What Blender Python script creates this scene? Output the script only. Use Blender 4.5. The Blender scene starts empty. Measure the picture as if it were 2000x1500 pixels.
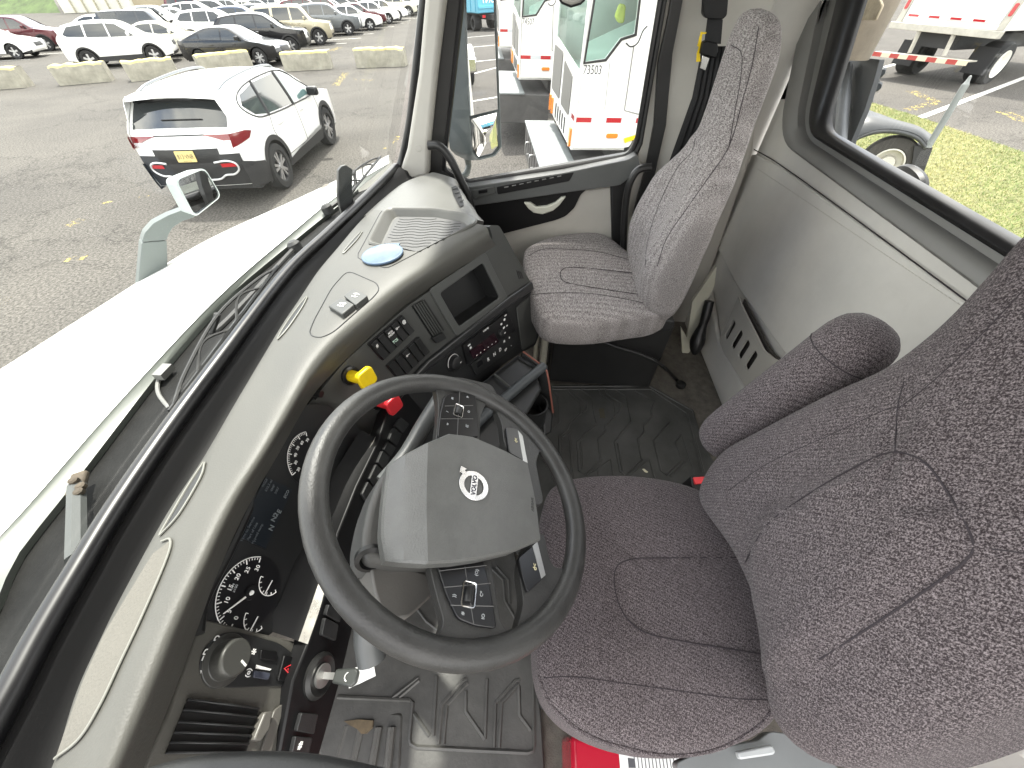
import bpy, bmesh, math, random
from mathutils import Vector, Matrix, Quaternion
random.seed(7)
R = math.radians
scene = bpy.context.scene
COL = scene.collection

# ------------------------------------------------------------------ camera
# cab frame: X to the passenger side, Y to the front of the truck, Z up, z=0 is the cab floor
FPX, PITCH, YAW, ROLL, CAMZ = 750.0, R(47.1), R(2.4), R(2.0), 1.3
CAMO = Vector((0, 0, CAMZ))
cf = Vector((math.cos(PITCH)*math.cos(YAW), math.cos(PITCH)*math.sin(YAW), -math.sin(PITCH)))
_r = cf.cross(Vector((0, 0, 1))).normalized()
_u = _r.cross(cf)
cr = _r*math.cos(ROLL) + _u*math.sin(ROLL)
cu = _u*math.cos(ROLL) - _r*math.sin(ROLL)
cam = bpy.data.cameras.new('camera')
cam.sensor_width = 36; cam.lens = FPX*36/2000; cam.clip_start = 0.02; cam.clip_end = 2000
camo = bpy.data.objects.new('camera', cam); COL.objects.link(camo)
camo.matrix_world = Matrix(((cr.x, cu.x, -cf.x, 0), (cr.y, cu.y, -cf.y, 0), (cr.z, cu.z, -cf.z, CAMZ), (0, 0, 0, 1)))
scene.camera = camo

# ------------------------------------------------------------------ light
SUN_EL, SUN_AZ = R(62), math.atan2(0.32, 1.0)       # azimuth measured from +X towards +Y
sd = Vector((math.cos(SUN_EL)*math.cos(SUN_AZ), math.cos(SUN_EL)*math.sin(SUN_AZ), math.sin(SUN_EL)))
sun = bpy.data.lights.new('sun', 'SUN'); sun.energy = 2.5; sun.angle = R(2.5); sun.color = (1, 0.955, 0.88)
suno = bpy.data.objects.new('sun', sun); COL.objects.link(suno)
suno.rotation_mode = 'QUATERNION'; suno.rotation_quaternion = sd.to_track_quat('Z', 'Y')
world = bpy.data.worlds.new('World'); scene.world = world; world.use_nodes = True
wt = world.node_tree; bg = wt.nodes['Background']
sky = wt.nodes.new('ShaderNodeTexSky'); sky.sky_type = 'NISHITA'; sky.sun_disc = False
sky.sun_elevation = SUN_EL; sky.sun_rotation = R(90) - SUN_AZ
sky.air_density = 1.0; sky.dust_density = 2.5; sky.ozone_density = 1.0
tcw = wt.nodes.new('ShaderNodeTexCoord'); nzw = wt.nodes.new('ShaderNodeTexNoise')
nzw.inputs['Scale'].default_value = 2.6; nzw.inputs['Detail'].default_value = 6
rpw = wt.nodes.new('ShaderNodeValToRGB'); rpw.color_ramp.elements[0].position = 0.34; rpw.color_ramp.elements[1].position = 0.58
mxw = wt.nodes.new('ShaderNodeMixRGB'); mxw.inputs['Color2'].default_value = (9.0, 8.6, 8.0, 1)
wt.links.new(tcw.outputs['Generated'], nzw.inputs['Vector']); wt.links.new(nzw.outputs['Fac'], rpw.inputs['Fac'])
wt.links.new(rpw.outputs['Color'], mxw.inputs['Fac']); wt.links.new(sky.outputs['Color'], mxw.inputs['Color1'])
wt.links.new(mxw.outputs['Color'], bg.inputs['Color']); bg.inputs['Strength'].default_value = 0.15
vs = scene.view_settings
vs.view_transform = 'Standard'; vs.look = 'None'; vs.gamma = 1; vs.use_curve_mapping = False
vs.exposure = 1.95
scene.cycles.use_denoising = True
scene.cycles.max_bounces = 10; scene.cycles.diffuse_bounces = 5; scene.cycles.glossy_bounces = 4
scene.cycles.transparent_max_bounces = 16; scene.cycles.transmission_bounces = 6
scene.cycles.sample_clamp_indirect = 8; scene.cycles.caustics_reflective = False; scene.cycles.caustics_refractive = False

# ------------------------------------------------------------------ materials
MATS = {}
def M(name, col, rough=0.5, metal=0.0, spec=0.5, bump=0, bscale=400, var=0, vscale=6, coat=0, stretch=None):
    if name in MATS: return MATS[name]
    m = bpy.data.materials.new(name); m.use_nodes = True; nt = m.node_tree; p = nt.nodes['Principled BSDF']
    p.inputs['Base Color'].default_value = (*col, 1); p.inputs['Roughness'].default_value = rough
    p.inputs['Metallic'].default_value = metal; p.inputs['Specular IOR Level'].default_value = spec
    if coat: p.inputs['Coat Weight'].default_value = coat; p.inputs['Coat Roughness'].default_value = 0.04
    if bump or var:
        tc = nt.nodes.new('ShaderNodeTexCoord')
    if var:
        n = nt.nodes.new('ShaderNodeTexNoise'); n.inputs['Scale'].default_value = vscale; n.inputs['Detail'].default_value = 8
        n.inputs['Roughness'].default_value = 0.65
        nt.links.new(tc.outputs['Object'], n.inputs['Vector'])
        rp = nt.nodes.new('ShaderNodeValToRGB'); rp.color_ramp.elements[0].position = 0.3; rp.color_ramp.elements[1].position = 0.7
        rp.color_ramp.elements[0].color = (*[c*(1-var) for c in col], 1); rp.color_ramp.elements[1].color = (*[min(1, c*(1+var)) for c in col], 1)
        nt.links.new(n.outputs['Fac'], rp.inputs['Fac']); nt.links.new(rp.outputs['Color'], p.inputs['Base Color'])
        mp = nt.nodes.new('ShaderNodeMapRange'); mp.inputs['To Min'].default_value = max(0.02, rough-0.12); mp.inputs['To Max'].default_value = min(1, rough+0.12)
        nt.links.new(n.outputs['Fac'], mp.inputs['Value']); nt.links.new(mp.outputs['Result'], p.inputs['Roughness'])
    if bump:
        b = nt.nodes.new('ShaderNodeTexNoise'); b.inputs['Scale'].default_value = bscale; b.inputs['Detail'].default_value = 2
        nt.links.new(tc.outputs['Object'], b.inputs['Vector'])
        bu = nt.nodes.new('ShaderNodeBump'); bu.inputs['Strength'].default_value = bump; bu.inputs['Distance'].default_value = 0.002
        nt.links.new(b.outputs['Fac'], bu.inputs['Height']); nt.links.new(bu.outputs['Normal'], p.inputs['Normal'])
    MATS[name] = m; return m

def glass(name, tint=(1, 1, 1), refl=0.06, haze=0.0, hazecol=(0.8, 0.82, 0.8)):
    m = bpy.data.materials.new(name); m.use_nodes = True; nt = m.node_tree; nt.nodes.clear()
    out = nt.nodes.new('ShaderNodeOutputMaterial'); tr = nt.nodes.new('ShaderNodeBsdfTransparent'); tr.inputs['Color'].default_value = (*tint, 1)
    gl = nt.nodes.new('ShaderNodeBsdfGlossy'); gl.inputs['Roughness'].default_value = 0.015
    lw = nt.nodes.new('ShaderNodeLayerWeight'); lw.inputs['Blend'].default_value = 0.5      # Schlick, the same from both sides
    pw = nt.nodes.new('ShaderNodeMath'); pw.operation = 'POWER'; pw.inputs[1].default_value = 5
    fr = nt.nodes.new('ShaderNodeMath'); fr.operation = 'MULTIPLY_ADD'; fr.inputs[1].default_value = 0.35; fr.inputs[2].default_value = refl
    nt.links.new(lw.outputs['Facing'], pw.inputs[0]); nt.links.new(pw.outputs[0], fr.inputs[0])
    mx = nt.nodes.new('ShaderNodeMixShader')
    nt.links.new(fr.outputs[0], mx.inputs['Fac']); nt.links.new(tr.outputs[0], mx.inputs[1]); nt.links.new(gl.outputs[0], mx.inputs[2])
    last = mx
    if haze:   # dust film on the pane, uneven
        df = nt.nodes.new('ShaderNodeBsdfDiffuse'); df.inputs['Color'].default_value = (*hazecol, 1)
        tc = nt.nodes.new('ShaderNodeTexCoord'); nz = nt.nodes.new('ShaderNodeTexNoise'); nz.inputs['Scale'].default_value = 5; nz.inputs['Detail'].default_value = 5
        mr = nt.nodes.new('ShaderNodeMapRange'); mr.inputs['From Min'].default_value = 0.35; mr.inputs['From Max'].default_value = 0.75
        mr.inputs['To Min'].default_value = haze*0.3; mr.inputs['To Max'].default_value = haze*1.7
        nt.links.new(tc.outputs['Object'], nz.inputs['Vector']); nt.links.new(nz.outputs['Fac'], mr.inputs['Value'])
        m2 = nt.nodes.new('ShaderNodeMixShader'); nt.links.new(mr.outputs['Result'], m2.inputs['Fac'])
        nt.links.new(mx.outputs[0], m2.inputs[1]); nt.links.new(df.outputs[0], m2.inputs[2]); last = m2
    nt.links.new(last.outputs[0], out.inputs['Surface'])
    MATS[name] = m; return m

def fabric(name, dark, light, thr=0.5, scale=420, stretch=(1, 1, 0.35), rot=(0, 0, 0), rib=48):
    m = bpy.data.materials.new(name); m.use_nodes = True; nt = m.node_tree; p = nt.nodes['Principled BSDF']
    p.inputs['Roughness'].default_value = 0.92; p.inputs['Specular IOR Level'].default_value = 0.15
    p.inputs['Sheen Weight'].default_value = 0.08; p.inputs['Sheen Roughness'].default_value = 0.5
    tc = nt.nodes.new('ShaderNodeTexCoord'); mp = nt.nodes.new('ShaderNodeMapping'); mp.inputs['Scale'].default_value = stretch
    mp.inputs['Rotation'].default_value = rot
    n1 = nt.nodes.new('ShaderNodeTexNoise'); n1.inputs['Scale'].default_value = scale; n1.inputs['Detail'].default_value = 3; n1.inputs['Roughness'].default_value = 0.7
    n2 = nt.nodes.new('ShaderNodeTexNoise'); n2.inputs['Scale'].default_value = 60; n2.inputs['Detail'].default_value = 4
    ad = nt.nodes.new('ShaderNodeMath'); ad.operation = 'MULTIPLY_ADD'; ad.inputs[1].default_value = 0.025
    rp = nt.nodes.new('ShaderNodeValToRGB'); rp.color_ramp.elements[0].position = thr-0.06; rp.color_ramp.elements[1].position = thr+0.22
    rp.color_ramp.elements[0].color = (*dark, 1); rp.color_ramp.elements[1].color = (*light, 1)
    nt.links.new(tc.outputs['Object'], mp.inputs['Vector']); nt.links.new(mp.outputs['Vector'], n1.inputs['Vector']); nt.links.new(mp.outputs['Vector'], n2.inputs['Vector'])
    wv = nt.nodes.new('ShaderNodeTexWave'); wv.inputs['Scale'].default_value = rib; wv.inputs['Distortion'].default_value = 0.4; wv.inputs['Detail'].default_value = 1; wv.inputs['Detail Scale'].default_value = 8
    a2 = nt.nodes.new('ShaderNodeMath'); a2.operation = 'MULTIPLY_ADD'; a2.inputs[1].default_value = 0.045
    nt.links.new(mp.outputs['Vector'], wv.inputs['Vector'])
    nt.links.new(n2.outputs['Fac'], ad.inputs[0]); nt.links.new(n1.outputs['Fac'], ad.inputs[2]); nt.links.new(wv.outputs['Fac'], a2.inputs[0]); nt.links.new(ad.outputs[0], a2.inputs[2]); nt.links.new(a2.outputs[0], rp.inputs['Fac'])
    nt.links.new(rp.outputs['Color'], p.inputs['Base Color'])
    bu = nt.nodes.new('ShaderNodeBump'); bu.inputs['Strength'].default_value = 0.7; bu.inputs['Distance'].default_value = 0.002
    nt.links.new(n1.outputs['Fac'], bu.inputs['Height']); nt.links.new(bu.outputs['Normal'], p.inputs['Normal'])
    MATS[name] = m; return m

# ------------------------------------------------------------------ objects
def tag(o, label=None, cat=None, group=None, kind=None):
    if label: o['label'] = label
    if cat: o['category'] = cat
    if group: o['group'] = group
    if kind: o['kind'] = kind
    return o
def thing(name, label, cat, loc=(0, 0, 0), group=None, mw=None):
    o = bpy.data.objects.new(name, None); COL.objects.link(o); o.empty_display_size = 0.1
    o.matrix_basis = mw.copy() if mw is not None else Matrix.Translation(Vector(loc))
    return tag(o, label, cat, group)
def wmat(o):
    m = o.matrix_basis.copy()
    while o.parent:
        m = o.parent.matrix_basis @ o.matrix_parent_inverse @ m if False else m
        o = o.parent
    return m
def link(name, me, mat, parent=None, local=False):
    o = bpy.data.objects.new(name, me); COL.objects.link(o)
    mats = mat if isinstance(mat, (list, tuple)) else [mat]
    for m in mats: me.materials.append(m)
    if parent is not None:
        o.parent = parent
        if not local:
            # parts are modelled in cab space: undo the placement of the thing that carries them
            root = parent
            while root.parent: root = root.parent
            o.matrix_parent_inverse = (root.matrix_basis.inverted() if parent is root else Matrix.Identity(4))
    return o
class MB:
    def __init__(s): s.v = []; s.f = []; s.m = []; s.mi = 0
    def add(s, vs, fs):
        n = len(s.v); s.v += [tuple(v) for v in vs]
        s.f += [tuple(i+n for i in f) for f in fs]; s.m += [s.mi]*len(fs)
    def prism(s, pts, vec):
        n = len(pts); vec = Vector(vec); a = [Vector(p) for p in pts]
        s.add(a+[p+vec for p in a], [tuple(range(n))[::-1], tuple(range(n, 2*n))] + [(i, (i+1) % n, n+(i+1) % n, n+i) for i in range(n)])
    def grid(s, rows, cu=False, cv=False):
        n, m = len(rows), len(rows[0]); fs = []
        for i in range(n if cv else n-1):
            for j in range(m if cu else m-1):
                i2, j2 = (i+1) % n, (j+1) % m
                fs.append((i*m+j, i*m+j2, i2*m+j2, i2*m+j))
        s.add([p for r in rows for p in r], fs)
    def fan(s, ring, c):
        n = len(ring); s.add(list(ring)+[c], [(i, (i+1) % n, n) for i in range(n)])
    def tube(s, pts, r, n=10, closed=False, cap=True):
        pts = [Vector(p) for p in pts]; N = len(pts); rows = []
        nrm = None
        for i in range(N):
            if closed: t = pts[(i+1) % N]-pts[i-1]
            else: t = pts[min(i+1, N-1)]-pts[max(i-1, 0)]
            t.normalize()
            if nrm is None:
                nrm = t.orthogonal().normalized()
            nrm = (nrm - t*nrm.dot(t)).normalized(); b = t.cross(nrm)
            rr = r[i] if isinstance(r, (list, tuple)) else r
            rows.append([pts[i]+(nrm*math.cos(k*2*math.pi/n)+b*math.sin(k*2*math.pi/n))*rr for k in range(n)])
        s.grid(rows, cu=True, cv=closed)
        if cap and not closed:
            s.add(rows[0], [tuple(range(n))[::-1]]); s.add(rows[-1], [tuple(range(n))])
    def lathe(s, c, ax, prof, n=32, cap=True):
        c = Vector(c); ax = Vector(ax).normalized(); u = ax.orthogonal().normalized(); v = ax.cross(u)
        rows = [[c+ax*h+(u*math.cos(k*2*math.pi/n)+v*math.sin(k*2*math.pi/n))*r for k in range(n)] for r, h in prof]
        s.grid(rows, cu=True)
        if cap:
            s.add(rows[0], [tuple(range(n))[::-1]]); s.add(rows[-1], [tuple(range(n))])
    def box(s, c, size, rot=None):
        c = Vector(c); rot = rot or Matrix.Identity(3); a, b, d = [x/2 for x in size]
        vs = [c+rot @ Vector((x*a, y*b, z*d)) for x in (-1, 1) for y in (-1, 1) for z in (-1, 1)]
        s.add(vs, [(0, 1, 3, 2), (4, 6, 7, 5), (0, 4, 5, 1), (2, 3, 7, 6), (0, 2, 6, 4), (1, 5, 7, 3)])
    def build(s, name, mat, parent=None, bevel=0, seg=2, smooth=35, sub=0, local=False, weld=False, solid=0, ang=35):
        me = bpy.data.meshes.new(name); me.from_pydata(s.v, [], s.f)
        for i, p in enumerate(me.polygons): p.material_index = s.m[i]
        bm = bmesh.new(); bm.from_mesh(me)
        if weld: bmesh.ops.remove_doubles(bm, verts=bm.verts, dist=1e-5)
        bmesh.ops.recalc_face_normals(bm, faces=bm.faces); bm.to_mesh(me); bm.free()
        if smooth:
            me.polygons.foreach_set('use_smooth', [True]*len(me.polygons)); me.set_sharp_from_angle(angle=R(smooth))
        o = link(name, me, mat, parent, local)
        if solid:
            md = o.modifiers.new('solid', 'SOLIDIFY'); md.thickness = abs(solid); md.offset = -1 if solid > 0 else 1
        if bevel:
            md = o.modifiers.new('bevel', 'BEVEL'); md.width = bevel; md.segments = seg; md.limit_method = 'ANGLE'; md.angle_limit = R(ang)
        if sub:
            md = o.modifiers.new('sub', 'SUBSURF'); md.levels = sub; md.render_levels = sub
        return o

def ray(px, py): return (cf + cr*((px-1000)/FPX) - cu*((py-750)/FPX))
def at(px, py, x=None, y=None, z=None):
    d = ray(px, py)
    t = (x-CAMO.x)/d.x if x is not None else (y-CAMO.y)/d.y if y is not None else (z-CAMO.z)/d.z
    return CAMO + d*t
class Fr:
    """a plane with in-plane axes u, v and normal n"""
    def __init__(s, o, u, n):
        s.o = Vector(o); s.n = Vector(n).normalized(); u = Vector(u); s.u = (u-s.n*u.dot(s.n)).normalized(); s.v = s.n.cross(s.u)
    def px(s, x, y, h=0):
        d = ray(x, y); o = s.o+s.n*h; t = (o-CAMO).dot(s.n)/d.dot(s.n); return CAMO+d*t
    def ab(s, x, y, h=0):
        q = s.px(x, y, h)-s.o; return (q.dot(s.u), q.dot(s.v))
    def P(s, a, b, h=0): return s.o+s.u*a+s.v*b+s.n*h
    def mat(s, a=0, b=0, h=0, rot=0):
        c, sn = math.cos(rot), math.sin(rot); U = s.u*c+s.v*sn; V = s.v*c-s.u*sn; o = s.P(a, b, h)
        return Matrix(((U.x, V.x, s.n.x, o.x), (U.y, V.y, s.n.y, o.y), (U.z, V.z, s.n.z, o.z), (0, 0, 0, 1)))
def plane3(p, q, r, flip_up=True):
    p, q, r = Vector(p), Vector(q), Vector(r); n = (q-p).cross(r-p).normalized()
    if (CAMO-p).dot(n) < 0: n = -n
    return Fr(p, q-p, n)
def round2(pts, r, seg=4):
    out = []; n = len(pts)
    for i in range(n):
        p0, p1, p2 = Vector(pts[i-1]), Vector(pts[i]), Vector(pts[(i+1) % n])
        rr = r[i] if isinstance(r, (list, tuple)) else r
        a, b = p0-p1, p2-p1; d = min(rr, a.length*0.48, b.length*0.48)
        if d < 1e-6: out.append(tuple(p1)); continue
        A, B = p1+a.normalized()*d, p1+b.normalized()*d
        for k in range(seg+1):
            t = k/seg; out.append(tuple(A*(1-t)**2+p1*2*t*(1-t)+B*t*t))
    return out
def pprism(mb, fr, ppts, h0, h1, r=0, seg=4, at_h=None):
    """prism standing on a plane; its outline is given in photo pixels measured at height at_h"""
    ab = [fr.ab(x, y, h1 if at_h is None else at_h) for x, y in ppts]
    if r: ab = round2(ab, r, seg)
    mb.prism([fr.P(a, b, h0) for a, b in ab], fr.n*(h1-h0)); return ab
def aprism(mb, fr, ab, h0, h1, r=0, seg=4):
    if r: ab = round2(ab, r, seg)
    mb.prism([fr.P(a, b, h0) for a, b in ab], fr.n*(h1-h0))
def rect(a, b, w, h): return [(a-w/2, b-h/2), (a+w/2, b-h/2), (a+w/2, b+h/2), (a-w/2, b+h/2)]
def frame_ring(mb, outer, inner, vec):
    """frame between two equal-length loops, extruded along vec"""
    vec = Vector(vec); o = [Vector(p) for p in outer]; i = [Vector(p) for p in inner]
    mb.grid([o, [p+vec for p in o], [p+vec for p in i], i], cu=True, cv=True)
def cr_spline(pts, n=6, closed=False):
    P = [Vector(p) for p in pts]; N = len(P); out = []
    for i in range(N if closed else N-1):
        a = P[i-1] if (closed or i > 0) else P[0]*2-P[1]
        b = P[i]; c = P[(i+1) % N]
        d = P[(i+2) % N] if (closed or i+2 < N) else c*2-b
        for k in range(n):
            t = k/n
            out.append(0.5*((2*b)+(c-a)*t+(2*a-5*b+4*c-d)*t*t+(3*b-a-3*c+d)*t**3))
    if not closed: out.append(P[-1])
    return out
def resample(pts, n, closed=False):
    P = [Vector(p) for p in pts]
    if closed: P = P+[P[0]]
    L = [0]
    for i in range(1, len(P)): L.append(L[-1]+(P[i]-P[i-1]).length)
    out = []; j = 0; m = n if closed else n-1
    for k in range(n):
        s = L[-1]*k/m
        while j < len(L)-2 and L[j+1] < s: j += 1
        d = L[j+1]-L[j]; out.append(P[j].lerp(P[j+1], (s-L[j])/d if d > 0 else 0))
    return out
def loft(rows, nu, nv):
    """smooth surface through rows of control points"""
    rr = [resample(cr_spline(r, 8), nu) for r in rows]
    cols = [cr_spline([r[j] for r in rr], nv) for j in range(nu)]
    return [[cols[j][i] for j in range(nu)] for i in range(len(cols[0]))]
FONT = None
def text(s, mat, parent, name, mw, size, ext=0.0004, align='CENTER', sx=1.0, bold=0, local=False, mirror=False):
    c = bpy.data.curves.new('t', 'FONT'); c.body = s; c.size = size; c.extrude = ext; c.align_x = align; c.align_y = 'CENTER'; c.resolution_u = 3
    if bold: c.offset = bold*size
    t = bpy.data.objects.new('t', c); COL.objects.link(t)
    dg = bpy.context.evaluated_depsgraph_get()
    me = bpy.data.meshes.new_from_object(t.evaluated_get(dg), depsgraph=dg)
    bpy.data.objects.remove(t); bpy.data.curves.remove(c)
    me.transform(Matrix.Diagonal((sx*(-1 if mirror else 1), 1, 1, 1))); me.transform(mw); me.materials.clear(); me.name = name
    return link(name, me, mat, parent, local)

# ================================================================== palette
BEIGE = M('beige_trim', (0.40, 0.385, 0.35), 0.55, bump=0.12, bscale=700, var=0.06, vscale=5)
WALLM = M('rear_wall_vinyl', (0.56, 0.545, 0.51), 0.6, bump=0.15, bscale=600, var=0.09, vscale=4)
GREYTRIM = M('grey_window_trim', (0.20, 0.198, 0.19), 0.5, bump=0.1, bscale=700, var=0.06)
DASHL = M('dash_pad', (0.072, 0.071, 0.063), 0.52, bump=0.18, bscale=420, var=0.1, vscale=7)
DASHD = M('dash_charcoal', (0.058, 0.060, 0.057), 0.48, bump=0.2, bscale=600, var=0.1, vscale=9)
DASHK = M('dash_black', (0.015, 0.0155, 0.016), 0.48, bump=0.12, bscale=600, var=0.15, vscale=14)
PANELB = M('black_panel', (0.005, 0.005, 0.0055), 0.45, spec=0.3, bump=0.05, bscale=500)
GLOSSB = M('gloss_black', (0.010, 0.010, 0.011), 0.28)
RUBBER = M('black_rubber', (0.009, 0.009, 0.009), 0.42, var=0.2, vscale=20)
SEALG = M('glossy_seal', (0.008, 0.008, 0.009), 0.32, var=0.2, vscale=9)
CHROME = M('chrome', (0.75, 0.75, 0.74), 0.18, 1.0)
SILVER = M('silver_strip', (0.62, 0.60, 0.56), 0.3, 0.85, var=0.08, vscale=30)
STEEL = M('steel', (0.4, 0.4, 0.39), 0.4, 0.9, var=0.2, vscale=20)
WHITEP = M('white_print', (0.85, 0.85, 0.83), 0.5)
GREYP = M('grey_print', (0.35, 0.37, 0.38), 0.5)
WPAINT = M('white_paint', (0.82, 0.82, 0.80), 0.25, coat=0.5, var=0.03, vscale=2)
CARPET = M('floor_carpet', (0.13, 0.118, 0.10), 0.95, bump=0.8, bscale=260, var=0.35, vscale=30)
MATR = M('rubber_mat', (0.06, 0.06, 0.057), 0.5, bump=0.25, bscale=160, var=0.35, vscale=9)
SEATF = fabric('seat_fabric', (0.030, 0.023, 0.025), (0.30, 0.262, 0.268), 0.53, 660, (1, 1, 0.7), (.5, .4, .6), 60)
SEATF2 = fabric('seat_fabric_lit', (0.090, 0.079, 0.078), (0.44, 0.41, 0.40), 0.47, 470, (0.22, 1, 1), (0, 0, 0), 60)  # lit copy of the seat cloth, brighter light put into its colours
SEAM = M('seam_thread', (0.03, 0.024, 0.028), 0.9)
RED = M('red_plastic', (0.65, 0.03, 0.04), 0.35, var=0.05)
YELLOW = M('yellow_plastic', (0.85, 0.60, 0.01), 0.4, var=0.06, vscale=40)
COWLM = M('dusty_cowl', (0.010, 0.010, 0.0095), 0.8, spec=.2, bump=0.3, bscale=200, var=0.5, vscale=18)
WS = glass('windshield_glass', (0.93, 0.96, 0.94), 0.012, 0.005)
SIDEG = glass('side_glass', (0.95, 0.97, 0.96), 0.045, 0.008)
MIRG = M('mirror_glass', (0.9, 0.91, 0.92), 0.01, 1.0)
HOUSING = M('mirror_housing', (0.13, 0.15, 0.155), 0.5, bump=0.2, bscale=300, var=0.15)

# ================================================================== the cab the photo is taken in
cab = thing('truck_cab', 'pale grey truck cab round the seats with windshield, pillars and rear window', 'truck cab', (0.8, 0, 0))
WY = -0.89
FW = Fr((0, WY, 0), (-1, 0, 0), (0, 1, 0))
def wl(pxs, y=WY): return [at(a, b, y=y) for a, b in pxs]

# floor pan and front firewall
mb = MB(); mb.box((0.78, 0.12, -0.03), (2.02, 2.06, 0.06)); mb.box((0.78, 0.93, 0.3), (2.0, 0.04, 0.66))
mb.build('floor_pan', CARPET, cab, bevel=0.01)
# rear window geometry: measured corner lines in the wall plane
def win_loop(pl, pb, r, top):
    """pl: two pixels on the slanted edge, pb: pixel on the sill; mirrored about the cab centre x=0.8"""
    a, b = at(*pl[0], y=WY), at(*pl[1], y=WY); zb = at(*pb, y=WY).z
    fx = lambda z: a.x+(b.x-a.x)*(z-a.z)/(b.z-a.z)
    q = [(fx(zb), zb), (fx(top), top), (1.6-fx(top), top), (1.6-fx(zb), zb)]
    q = round2(q, r, 7); return [Vector((x, WY, z)) for x, z in q]
G = win_loop([(1601, 241), (1674, 0)], (1800, 368), 0.07, 1.42)
S = win_loop([(1580, 228), (1636, 0)], (1800, 398), 0.09, 1.45)
F1 = win_loop([(1556, 240), (1606, 0)], (1800, 428), 0.11, 1.48)
F2 = win_loop([(1526, 262), (1580, 0)], (1800, 474), 0.13, 1.51)
def off(loop, dy): return [p+Vector((0, dy, 0)) for p in loop]
wallo = []
for p in F2:      # outer border of the wall: same loop pushed out to the wall's edge
    wallo.append(p)
def outer_loop(F):
    out = []; n = len(F)
    for p in F:
        d = Vector((p.x-0.8, 0, p.z-1.2)); t = min((1.02/abs(d.x)) if d.x else 9, ((0.44 if d.z > 0 else 1.2)/abs(d.z)) if d.z else 9)
        out.append(Vector((0.8+d.x*t, WY, 1.2+d.z*t)))
    return out
mb = MB(); O = outer_loop(F2)
mb.grid([O, off(F2, 0.0)], cu=True)
# corners of the outer wall
for sx, sz in ((1, 1), (1, 0), (0, 1), (0, 0)):
    pass
mb.box((0.8, WY-0.035, 0.3), (2.3, 0.06, 0.66)); mb.box((-0.16, WY-0.033, 0.85), (0.36, 0.06, 1.7)); mb.box((2.03, WY-0.033, 0.85), (0.34, 0.06, 1.7)); mb.box((1.86, WY+.12, 0.85), (.06, .30, 1.7)); mb.box((2.06, -.75, .75), (.06, .44, 1.95))
wall = mb.build('rear_wall', WALLM, cab, smooth=30)
mb = MB()
mb.grid([off(F2, 0.001), off(F2, 0.012), [p.lerp(q, 0.25)+Vector((0, 0.022, 0)) for p, q in zip(F2, F1)], [p.lerp(q, 0.7)+Vector((0, 0.02, 0)) for p, q in zip(F2, F1)], off(F1, 0.006), off(F1, -0.02), off(S, -0.022)], cu=True)
mb.build('window_trim', GREYTRIM, cab, smooth=50)
mb = MB()
mb.grid([off(S, -0.03), off(S, 0.004), [p.lerp(q, 0.4)+Vector((0, 0.010, 0)) for p, q in zip(S, G)], [p.lerp(q, 0.8)+Vector((0, 0.004, 0)) for p, q in zip(S, G)], off(G, -0.012), off(G, -0.03)], cu=True)
mb.build('window_seal', SEALG, cab, smooth=60)
mb = MB(); mb.add(off(G, -0.022), [tuple(range(len(G)))]); mb.build('rear_window', SIDEG, cab, smooth=0)
# soft vinyl panel with its stitched upper border
mb = MB()
sp = [at(x, y, y=WY+0.012) for x, y in ((1430, 268), (1475, 293), (1524, 322), (1640, 405), (1807, 528), (1900, 597), (2060, 716))]
mb.tube(cr_spline(sp, 4), 0.0016, 6); mb.build('panel_seam', SEAM, wall)
pts = [at(x, y, y=WY+0.012) for x, y in ((1480, 330), (1560, 383), (1640, 437), (1760, 518), (1900, 612), (2050, 715))]
sp = resample(cr_spline(pts, 6), 110); mb = MB()
for k in range(109):
    mb.tube([sp[k].lerp(sp[k+1], 0.12)+Vector((0, 0.001, 0)), sp[k].lerp(sp[k+1], 0.8)+Vector((0, 0.001, 0))], 0.0009, 4)
mb.build('stitching', M('stitch_thread', (0.5, 0.48, 0.44), 0.8), wall)
mb = MB()     # padded upper panel
pad = [(1400, 330), (1475, 300), (1524, 326), (1640, 410), (1807, 532), (2060, 722), (2200, 1000), (2000, 1500), (1880, 1300), (1700, 900), (1560, 730), (1552, 716), (1440, 560), (1400, 480)]
ab = [FW.ab(x, y, 0.01) for x, y in pad]; aprism(mb, FW, ab, 0.0015, 0.012, 0.03, 4)
mb.build('padded_panel', WALLM, wall, bevel=0.008, seg=3)
# lower ledge of the wall above the floor
mb = MB(); lf = [(1335, 640), (1372, 690), (1405, 765), (1432, 838), (1470, 930), (1560, 930), (1474, 790), (1403, 672), (1385, 560), (1350, 590)]
aprism(mb, FW, [FW.ab(x, y, 0.02) for x, y in lf], 0.0015, 0.022, 0.02); mb.build('lower_ledge', WALLM, wall, bevel=0.008, seg=3)
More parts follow.
